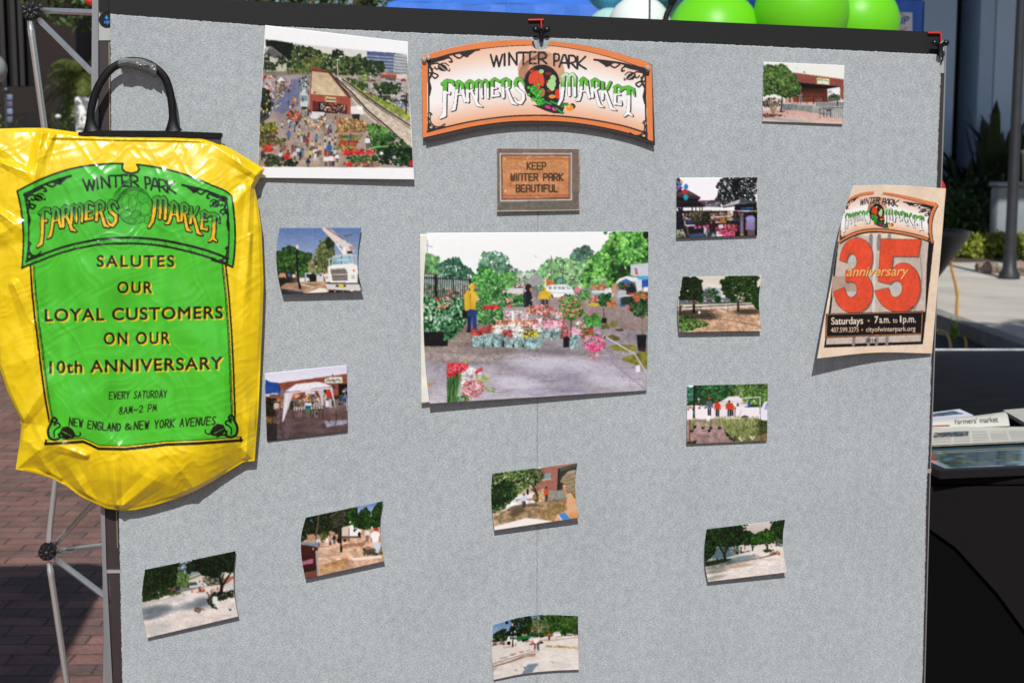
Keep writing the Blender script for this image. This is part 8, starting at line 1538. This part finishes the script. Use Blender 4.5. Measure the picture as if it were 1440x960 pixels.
def build_bag():
    t = thing('plastic_bag', P(170, 718, -.03), 'yellow plastic shopping bag with a green anniversary print, hung left of the board', 'bag')
    pt = Patch(BAG_T, BAG_R, BAG_B, BAG_L, poly)
    W, H = 380, 500
    U2, V2 = uv(W, H, 2); X2, Y2 = pt(U2, V2); c = Cv(X2 * 3.4275, (Y2 - 200) * 3.4275, seed=2); paint_bag(c); A = down(c.A, 2)
    U, V = np.meshgrid(np.linspace(0, 1, W), np.linspace(0, 1, H)); X, Y = pt(U, V)
    edge_d = np.minimum(np.minimum(U, 1 - U) * 1.2, np.minimum(V, 1 - V) * 1.4)
    k = np.clip(edge_d / .22, 0, 1); k = np.sin(k * math.pi / 2)
    dep = .022 + .040 * k * (.45 + .55 * np.clip(V * 1.3, 0, 1))
    # panel area stays fairly smooth, the margins are crumpled
    din = np.clip((np.abs(X - 185) - 120) / 60, 0, 1); dlow = np.clip((Y - 590) / 50, 0, 1); dtop = np.clip((232 - Y) / 30, 0, 1)
    cr = np.clip(np.maximum(np.maximum(din, dlow), dtop * .5) + .10, 0, 1)
    def ridge(s, seed, sx=1.0, rot=0.0):
        a, b = X * math.cos(rot) + Y * math.sin(rot), -X * math.sin(rot) + Y * math.cos(rot)
        wx = fbm(X, Y, 60, seed + 5, 2) * 40
        n = vnoise(a / sx + wx * .5, b + wx, s, seed); return 1 - np.abs(2 * n - 1)
    dep += cr * (.012 * (ridge(80, 3, 2.6, .9) - .5) + .006 * (ridge(42, 8, 2.8, -.7) - .5) + (.0030 + .0045 * np.clip((150 - X) / 100, 0, 1) * np.clip((Y - 560) / 60, 0, 1)) * (ridge(20, 12, 2.0, 1.2) - .5) + .0007 * (ridge(9, 14, 2, -.3) - .5))
    left = np.clip((60 - X) / 60, 0, 1) * np.clip((Y - 190) / 30, 0, 1)
    dep += left * .010 * (ridge(46, 21, 1.2, 1.1) - .5)
    dep += .0016 * (ridge(26, 41, 5, 1.35) - .5) + .0010 * (ridge(11, 43, 6, 1.0) - .5) + .0008 * (ridge(9, 47, 6, -.5) - .5)
    # soft vertical folds through the print
    dep += .006 * np.sin(X / 23 + fbm(X, Y, 90, 4, 2) * 3.5) * (.35 + .65 * (1 - cr)) * np.clip((Y - 200) / 80, 0, 1)
    dep += .0035 * (fbm(X, Y, 70, 31, 2) - .5) * 2
    # hem folded over the handle bar, creases from the corners and from the hanging point at the bottom
    dep += .0045 * np.clip((199 - Y + (X - 180) * .02) / 3, 0, 1) * np.clip((X - 60) / 20, 0, 1) * np.clip((300 - X) / 15, 0, 1)
    for (ax, ay, bx, by, w_, h_) in [(372, 240, 318, 300, 9, .010), (360, 246, 300, 204, 7, .009), (330, 208, 352, 262, 6, .007), (352, 262, 340, 470, 6, .006), (60, 182, 40, 300, 9, .010), (75, 190, 58, 230, 5, .008), (30, 594, 80, 520, 10, .010), (166, 716, 158, 640, 6, .012), (166, 716, 235, 660, 9, .009), (130, 706, 85, 640, 8, .011), (80, 675, 45, 628, 8, .010), (120, 640, 60, 618, 7, .009), (275, 690, 240, 640, 7, .007), (345, 650, 352, 560, 6, .007), (20, 400, 55, 480, 9, .010), (0, 300, 40, 330, 8, .009), (5, 230, 55, 250, 7, .008), (50, 455, 62, 540, 5, .007), (352, 330, 345, 420, 4, .005)]:
        L = math.hypot(bx - ax, by - ay); q = np.clip(((X - ax) * (bx - ax) + (Y - ay) * (by - ay)) / L ** 2, 0, 1); d = np.hypot(X - ax - q * (bx - ax), Y - ay - q * (by - ay))
        dep += h_ * (1 - q) ** .6 * np.maximum(0, 1 - d / w_ / (1 + q)) * np.clip(edge_d / .02, .25, 1)
    rim = np.clip(np.minimum(np.minimum(U, 1 - U), np.minimum(V, 1 - V)) / .012, 0, 1)
    dep = .022 + (dep - .022) * (.15 + .85 * rim)
    M_ = print_mat('bag_film', rough=.29, spec=.5, coat=.2, bump=.03, bscale=90); Y_ = mat('bag_yellow', 'eec80e', rough=.3)
    M_.node_tree.nodes['Principled BSDF'].inputs['Coat Roughness'].default_value = .18
    grid_mesh('printed_front', P_arr(X, Y, -dep), A, [M_, Y_], .0004, parent=t)
    Ub, Vb = np.meshgrid(np.linspace(0, 1, 60), np.linspace(0, 1, 70)); Xb, Yb = pt(Ub, Vb); e = np.minimum(np.minimum(Ub, 1 - Ub), np.minimum(Vb, 1 - Vb))
    db = .0215 - .012 * np.clip(e / .1, 0, 1)
    pb = P_arr(Xb, Yb, -db); grid_mesh('back_film', pb, None, [Y_, Y_], .0003, parent=t)
    # handle
    HB = mat('handle_black', '0b0b0d', rough=.42, spec=.3, var=.2, scale=90); m = MB(); y = -.024
    pth = cat([(129, 185), (127.5, 176), (127, 165), (129, 150), (134, 132), (144, 112), (158, 96), (172, 88.5), (190, 86), (206, 89), (220, 97), (232, 110), (238, 126), (241.5, 145), (243, 165), (243, 176), (244, 185)], 60)
    m.tube([P(px, py, y) for px, py in pth], [(5.2 + 7 * max(0, 1 - i / 5) ** 2 + 7 * max(0, 1 - (59 - i) / 5) ** 2) * MM for i in range(60)], 16, flat=(1, .42))
    m.build('handle_loop', HB, t)
    m = MB(); m.slab([P(px, py, y - .0045) for px, py in [(110, 186), (140, 183.5), (235, 184), (311, 187), (313, 189), (312, 194), (235, 192.5), (110, 193)]], (0, .009, 0)); m.build('handle_bar', HB, t, smooth=False)
    m = MB(); m.slab([P(px, py, y - .001) for px, py in [(250, 191), (311, 193), (311, 203), (300, 202), (250, 200)]], (0, .004, 0)); m.build('handle_flange', mat('handle_grey', '3a3c40', rough=.5), t, smooth=False)
build_bag()
def tape():
    W, H = 46, 16; U, V = np.meshgrid(np.linspace(0, 1, W), np.linspace(0, 1, H)); X = 166 + U * 54; Y = 82 + V * 15 + U ** 2 * 8 - np.sin(U * 3.1) * 3 + V * U * 5
    d = .006 + .030 * np.sin(np.clip(V * 1.1, 0, 1) * math.pi) ** .5 + .006 * (1 - np.abs(2 * vnoise(X, Y * 1.5, 11, 6) - 1)) + .003 * (vnoise(X, Y, 4, 9) - .5)
    m = mat('clear_tape', 'b9bcbc', rough=.12, spec=.7, trans=.72); o = grid_mesh('clear_tape', P_arr(X, Y, -d), None, [m, m], .0003)
    tag(o, 'crumpled strip of clear tape over the top of the black bag handle', 'tape')
tape()
# ================================================================== tables and papers at the right
FW = Vector((FWD.x, FWD.y, 0)).normalized(); RW = RIGHT.copy(); TZ = .75
CLOTH = mat('black_cloth', '151315', rough=.95, spec=.15, var=.12, scale=30, bump=.15, bscale=500, dist=.001)
def rot7(): return Matrix.Rotation(-YAW, 4, 'Z')
def table_front():
    A = G(1296, 668, TZ); w, dpt = 1.05, .72
    t = thing('cloth_table', flat(A + RW * w / 2 + FW * dpt / 2, 0), 'table under a tight black cloth, nearest on the right', 'table')
    m = MB(); c = A + RW * w / 2 + FW * dpt / 2; m.box((c.x, c.y, TZ - .015), (w, dpt, .03), rot7(), .012); m.build('table_top', CLOTH, t)
    # stretched cloth front with a swept edge
    pts = [(0, 0), (w, 0), (w, -.74), (.62, -.74), (.46, -.62), (.34, -.46), (.22, -.30), (.10, -.17), (0, -.10)]
    n = 14; m = MB()
    def fr(x, z): return A + RW * x - FW * (.004 + .003 * min(1, -z * 3)) + Vector((0, 0, z - .03))
    m.slab([fr(x, z) for x, z in pts], FW * .006); m.build('cloth_front', CLOTH, t, smooth=False)
    m = MB(); m.slab([A + RW * .01 + FW * a + Vector((0, 0, z)) for a, z in ((.01, -.03), (dpt - .01, -.03), (dpt - .01, -.74), (.01, -.74))], RW * .006); m.build('cloth_side', CLOTH, t, smooth=False)
    m = MB(); m.slab([A + RW * a + FW * .0085 + Vector((0, 0, z)) for a, z in ((.02, -.03), (w - .02, -.03), (w - .02, -.745), (.02, -.745))], FW * .006); m.build('under_table_shade', mat('table_shade_black', '0d0c0d', rough=1, spec=.05), t, smooth=False)  # near-black panel standing in for the shade under the table
    for a, b in ((.06, .16), (w - .06, .16), (.06, dpt - .06), (w - .06, dpt - .06)):
        m = MB(); q = A + RW * a + FW * b; m.tube([(q.x, q.y, TZ - .03), (q.x, q.y, 0)], .014, 12); m.build('leg', mat('leg_dark', '151517', rough=.4), t)
    return t
table_front()
def table_back():
    A = G(1246, 584, TZ - .01); w, dpt = 1.9, G(1300, 489, TZ).dot(FW) - A.dot(FW)
    t = thing('black_table', flat(A + RW * w / 2 + FW * dpt / 2, 0), 'scuffed glossy black table with a thin bright rim, behind the cloth covered one', 'table')
    TOP = mat('scuffed_black', '121214', rough=.62, var=.6, scale=7, spec=.2, bump=.05, bscale=60, stretch=(1, 3, 1)); c = A + RW * w / 2 + FW * dpt / 2
    m = MB(); m.box((c.x, c.y, TZ - .03), (w, dpt, .04), rot7(), .004); m.build('table_top', TOP, t)
    m = MB(); e = A + RW * w / 2 + FW * dpt; m.box((e.x, e.y, TZ - .028), (w + .02, .02, .05), rot7(), .003); m.build('metal_rim', STEEL, t)
    for a, b in ((.1, .08), (w - .1, .08), (.1, dpt - .08), (w - .1, dpt - .08)):
        m = MB(); q = A + RW * a + FW * b; m.tube([(q.x, q.y, TZ - .05), (q.x, q.y, 0)], .016, 12); m.build('leg', mat('leg_dark', '151517'), t)
table_back()
def tsheet(name, corners, z, paint, label, cat_, mats, res=(120, 70), curl=None, zoom=(1295, 480, 4.366), thick=.0012, group=None, parent=None, sag=0.0):
    x0, y0, s = zoom
    q = [np.array(G(x0 + a / s, y0 + b / s, z)) for a, b in corners]
    W, H = res
    U, V = np.meshgrid(np.linspace(0, 1, W), np.linspace(0, 1, H)); U3, V3 = U[..., None], V[..., None]
    pts = (1 - V3) * ((1 - U3) * q[0] + U3 * q[1]) + V3 * ((1 - U3) * q[3] + U3 * q[2])
    if curl: pts[..., 2] += curl(U, V)
    X2, Y2 = uv(W, H, 2); c = Cv(X2 * 100, Y2 * 100, base='d8d6cc', seed=6); paint(c)
    o = grid_mesh(name, pts, down(c.A, 2), mats, thick, parent)
    if label: tag(o, label, cat_, group)
    return o
NEWS = [print_mat('newsprint', .8, .2), mat('newsprint_plain', 'c8c4b4', rough=.9)]
def p_news(c):
    c.A[:] = h2c('d9d6ca'); c.nz(None, .04, 30, 2)
    for k in range(60): y = 30 + k * 1.15; c.l([(2 + (k % 3) * .2, y), (98, y)], .45, 'a8a69e')
    for x in (0, 20, 38, 56, 75): c.rc(x, 28, x + 2.2, 100, 'd9d6ca')
    c.p([(4, 34), (38, 34), (36, 62), (3, 62)], '4a5a64'); c.fol([(4, 34), (38, 34), (36, 62), (3, 62)], ['2c3840', '7c4a40', 'b08c78', '5c7480', 'c8ccd0'], 50, 3); c.rc(56, 34, 72, 44, 'd9d6ca'); c.l([(60, 40), (70, 40)], 1.6, '77756e')
def p_head(c):
    c.A[:] = h2c('dedbd0'); c.nz(None, .03, 30, 2); text(c, "Farmers' market", 30, 86, 84, 28, '454341', bold=.004)
    for k in range(3): c.l([(34, 20 + k * 12), (80, 20 + k * 12)], 3, 'aaa79e')
    c.l([(2, 90), (20, 90)], 8, '8a4a44')
def stack():
    t = thing('newspaper', G(1340, 612, TZ + .03), 'folded newspaper with a farmers market headline, lying on the framed picture', 'newspaper')
    tsheet('front_page', [(64, 528), (660, 514), (700, 604), (58, 634)], TZ + .031, p_news, None, None, NEWS, (150, 90), parent=t, curl=lambda U, V: .004 * np.sin(U * 5) * (1 - V))
    tsheet('headline_fold', [(66, 492), (516, 450), (545, 516), (64, 530)], TZ + .034, p_head, None, None, NEWS, (150, 40), parent=t, curl=lambda U, V: .012 * np.sin(np.pi * V) + .010 * (1 - V) * U)
    tsheet('inner_page', [(62, 560), (690, 540), (712, 612), (58, 642)], TZ + .0265, p_news, None, None, NEWS, (60, 30), parent=t)
stack()
def p_leaf(c): c.A[:] = h2c('dfe2ee'); c.p([(4, 20), (72, 12), (86, 70), (2, 80)], '5c6474'); c.fol([(4, 20), (72, 12), (86, 70), (2, 80)], ['3c4458', '4c5c6c', '6c7484', '3c7c80', '54505c'], 80, 6)
tsheet('printed_sheet', [(70, 436), (236, 414), (322, 452), (66, 470)], TZ + .016, p_leaf, 'glossy sheet with a dark picture, behind the newspaper', 'paper', NEWS)
tsheet('blank_sheet', [(66, 470), (320, 452), (352, 474), (62, 500)], TZ + .020, lambda c: None if c.A.__setitem__(slice(None), h2c('e6e8f2')) else None, 'plain white sheet between the glossy sheet and the newspaper', 'paper', [print_mat('photo_paper_print'), NEWS[1]])
def p_text(c):
    c.A[:] = h2c('cfcfc4')
    for k in range(22): c.l([(4, 8 + k * 4), (96, 8 + k * 4)], 1.4, 'a9a8a0')
for k in range(4): tsheet('handout', [(505 - k * 3, 420 + k * 5), (690, 404 + k * 5), (760, 480 + k * 6), (640 - k * 4, 498 + k * 5)], TZ + .016 - k * .004, p_text, ['topmost handout of the small pile by the right edge of the picture', 'second handout down in the small pile at the right', 'third handout down in the small pile at the right', 'lowest handout of the small pile, flat on the table'][k], 'paper', NEWS, (60, 40), group='handouts in a pile on the table')
def framed():
    x0, y0, s = 1295, 480, 4.366; pz = lambda a, b, z: G(x0 + a / s, y0 + b / s, z)
    t = thing('framed_picture', pz(380, 730, TZ), 'picture in a wide black frame lying flat at the front edge of the table', 'framed picture')
    z = TZ + .024; o = [pz(20, 700, z), pz(118, 792, z), pz(1100, 752, z), pz(1000, 610, z), pz(40, 640, z)]
    FR = mat('frame_black', '101114', rough=.4); FLt, BLt = o[1], None
    # frame rails
    A, B = pz(118, 794, z), pz(1000, 758, z); u_ = (B - A).normalized(); v_ = Vector((-u_.y, u_.x, 0)); Wd, Dp, rw = .62, .46, .028
    for (a, b, ww, dd) in [(0, 0, Wd, rw), (0, Dp - rw, Wd, rw), (0, rw + .0005, rw, Dp - 2 * rw - .001), (Wd - rw, rw + .0005, rw, Dp - 2 * rw - .001)]:
        m = MB(); m.slab([A + u_ * a + v_ * b, A + u_ * (a + ww) + v_ * b, A + u_ * (a + ww) + v_ * (b + dd), A + u_ * a + v_ * (b + dd)], (0, 0, -.022)); m.build('frame_rail', FR, t, smooth=False)
    def p_pic(c):
        c.A[:] = h2c('c3ccd4'); c.gr([(7, 6), (93, 6), (93, 90), (7, 90)], '5c7c80', '4c5c48'); c.fol([(7, 40), (93, 30), (93, 90), (7, 90)], ['3c4a34', '5c6a4c', '4c6c80', '6c8ca4', '7c8468'], 170, 6); c.p([(18, 30), (70, 22), (72, 50), (20, 56)], '4a6470'); c.nz([(7, 6), (93, 6), (93, 90), (7, 90)], .2, 12, 3)
    q = [A + u_ * rw + v_ * (Dp - rw), A + u_ * (Wd - rw) + v_ * (Dp - rw), A + u_ * (Wd - rw) + v_ * rw, A + u_ * rw + v_ * rw]
    W, H = 120, 70; U, V = np.meshgrid(np.linspace(0, 1, W), np.linspace(0, 1, H)); U3, V3 = U[..., None], V[..., None]; q = [np.array(k) - np.array([0, 0, .006]) for k in q]
    pts = (1 - V3) * ((1 - U3) * q[0] + U3 * q[1]) + V3 * ((1 - U3) * q[3] + U3 * q[2]); X2, Y2 = uv(W, H, 2); c = Cv(X2 * 100, Y2 * 100, seed=9); p_pic(c)
    grid_mesh('picture', pts, down(c.A, 2), [print_mat('glazed_print', .06, .8, coat=.8), FR], .003, parent=t)
framed()
# yellow cord
def cord():
    pts = [G(1318, 318, .95), G(1334, 330, .6), G(1337, 362, .3)]; g = [(1340, 380), (1345, 400), (1347, 418), (1346, 440), (1350, 452)]
    m = MB(); q = [Vector(v) for v in [P(1330, 318, 7), P(1336, 345, 7.2)]] 
    g3 = [G(*p, .145) for p in [(1337, 366), (1339, 380), (1344, 398), (1347, 415), (1346, 432), (1346, 441)]] + [G(1350, 455, .08), G(1356, 470, .02), G(1359, 482, .012), G(1358, 500, .012), G(1345, 520, .012)]
    xs = [tuple(v) for v in g3]; P3 = []
    A_ = np.array(xs); d = np.r_[0, np.cumsum(np.linalg.norm(np.diff(A_, axis=0), axis=1))]; d /= d[-1]
    tt = np.linspace(0, 1, 60); P3 = [Vector((np.interp(t, d, A_[:, 0]), np.interp(t, d, A_[:, 1]), np.interp(t, d, A_[:, 2]))) for t in tt]
    m.tube(P3, .0125, 10); solo(m, 'extension_cord', mat('cord_yellow', 'e0a012', rough=.5), 'yellow extension cord running down over the pavement kerb', 'cord')
    m = MB(); P3 = [G(1316, 466, .02), G(1324, 465, .06), G(1331, 468, .07), G(1335, 476, .05), G(1337, 488, .02), G(1336, 505, .015)]; m.tube(P3, .012, 10); solo(m, 'coiled_cord', mat('cord_yellow', 'e0a012'), 'short loop of yellow cord on the road below the kerb', 'cord')
    m = MB(); P3 = [P(1322, 318, 5.9), P(1330, 316.5, 5.9), P(1336, 319, 5.9)]
cord()
def weed():
    b = G(1343, 478, .004); t = thing('weed', b, 'small pale green weed growing at the foot of the kerb', 'plant'); rg = random.Random(4); m = MB()
    for k in range(26):
        d = Vector((rg.uniform(-.5, .5), rg.uniform(-.4, .4), 1)).normalized(); s_ = Vector((rg.uniform(-1, 1), rg.uniform(-1, 1), 0)).normalized() * .012; L = rg.uniform(.08, .24); m.quad(b - s_, b + d * L * .5 - s_ * 1.4, b + d * L, b + d * L * .5 + s_ * 1.4)
    m.build('leaves', leaf_mat('leaf_weed', '6c8a34'), t, smooth=False)
weed()
# unseen square umbrella added left of the view to throw shade on the bricks
def umbrella():
    q = G(140, 840) + TO_SUN * (2.55 / TO_SUN.z); cx = P(105, 920, 2).x; ex, ey = q.x + .02, G(60, 792).y - 2.35 / math.tan(SUN_EL)
    c = Vector((ex - 1.3, ey - 1.0, 2.35)); t = thing('added_shade_umbrella', Vector((c.x, c.y, 0)), 'unseen square umbrella added left of the board to shade the bricks', 'umbrella'); m = MB(); h = [(-1.3, -1.0), (1.3, -1.0), (1.3, 1.0), (-1.3, 1.0)]; r = .16
    ring = []
    for i, (sx, sy) in enumerate([(1, 1), (-1, 1), (-1, -1), (1, -1)]):
        for k in range(6): a = i * math.pi / 2 + k * math.pi / 10; ring.append(c + Vector((sx * (1.3 - r) + r * math.cos(a), sy * (1.0 - r) + r * math.sin(a), 0)))
    ap = c + Vector((0, 0, .55))
    for k in range(len(ring)): m.quad(ring[k], ring[(k + 1) % len(ring)], ap)
    m.build('canopy_cloth', TB, t, smooth=False); m = MB(); m.tube([(c.x, c.y, 0), ap], .022, 14); m.build('pole', STEEL, t); m = MB(); m.box((c.x, c.y, .04), (.5, .5, .08), bev=.02); m.build('base_block', CONC, t)
umbrella()
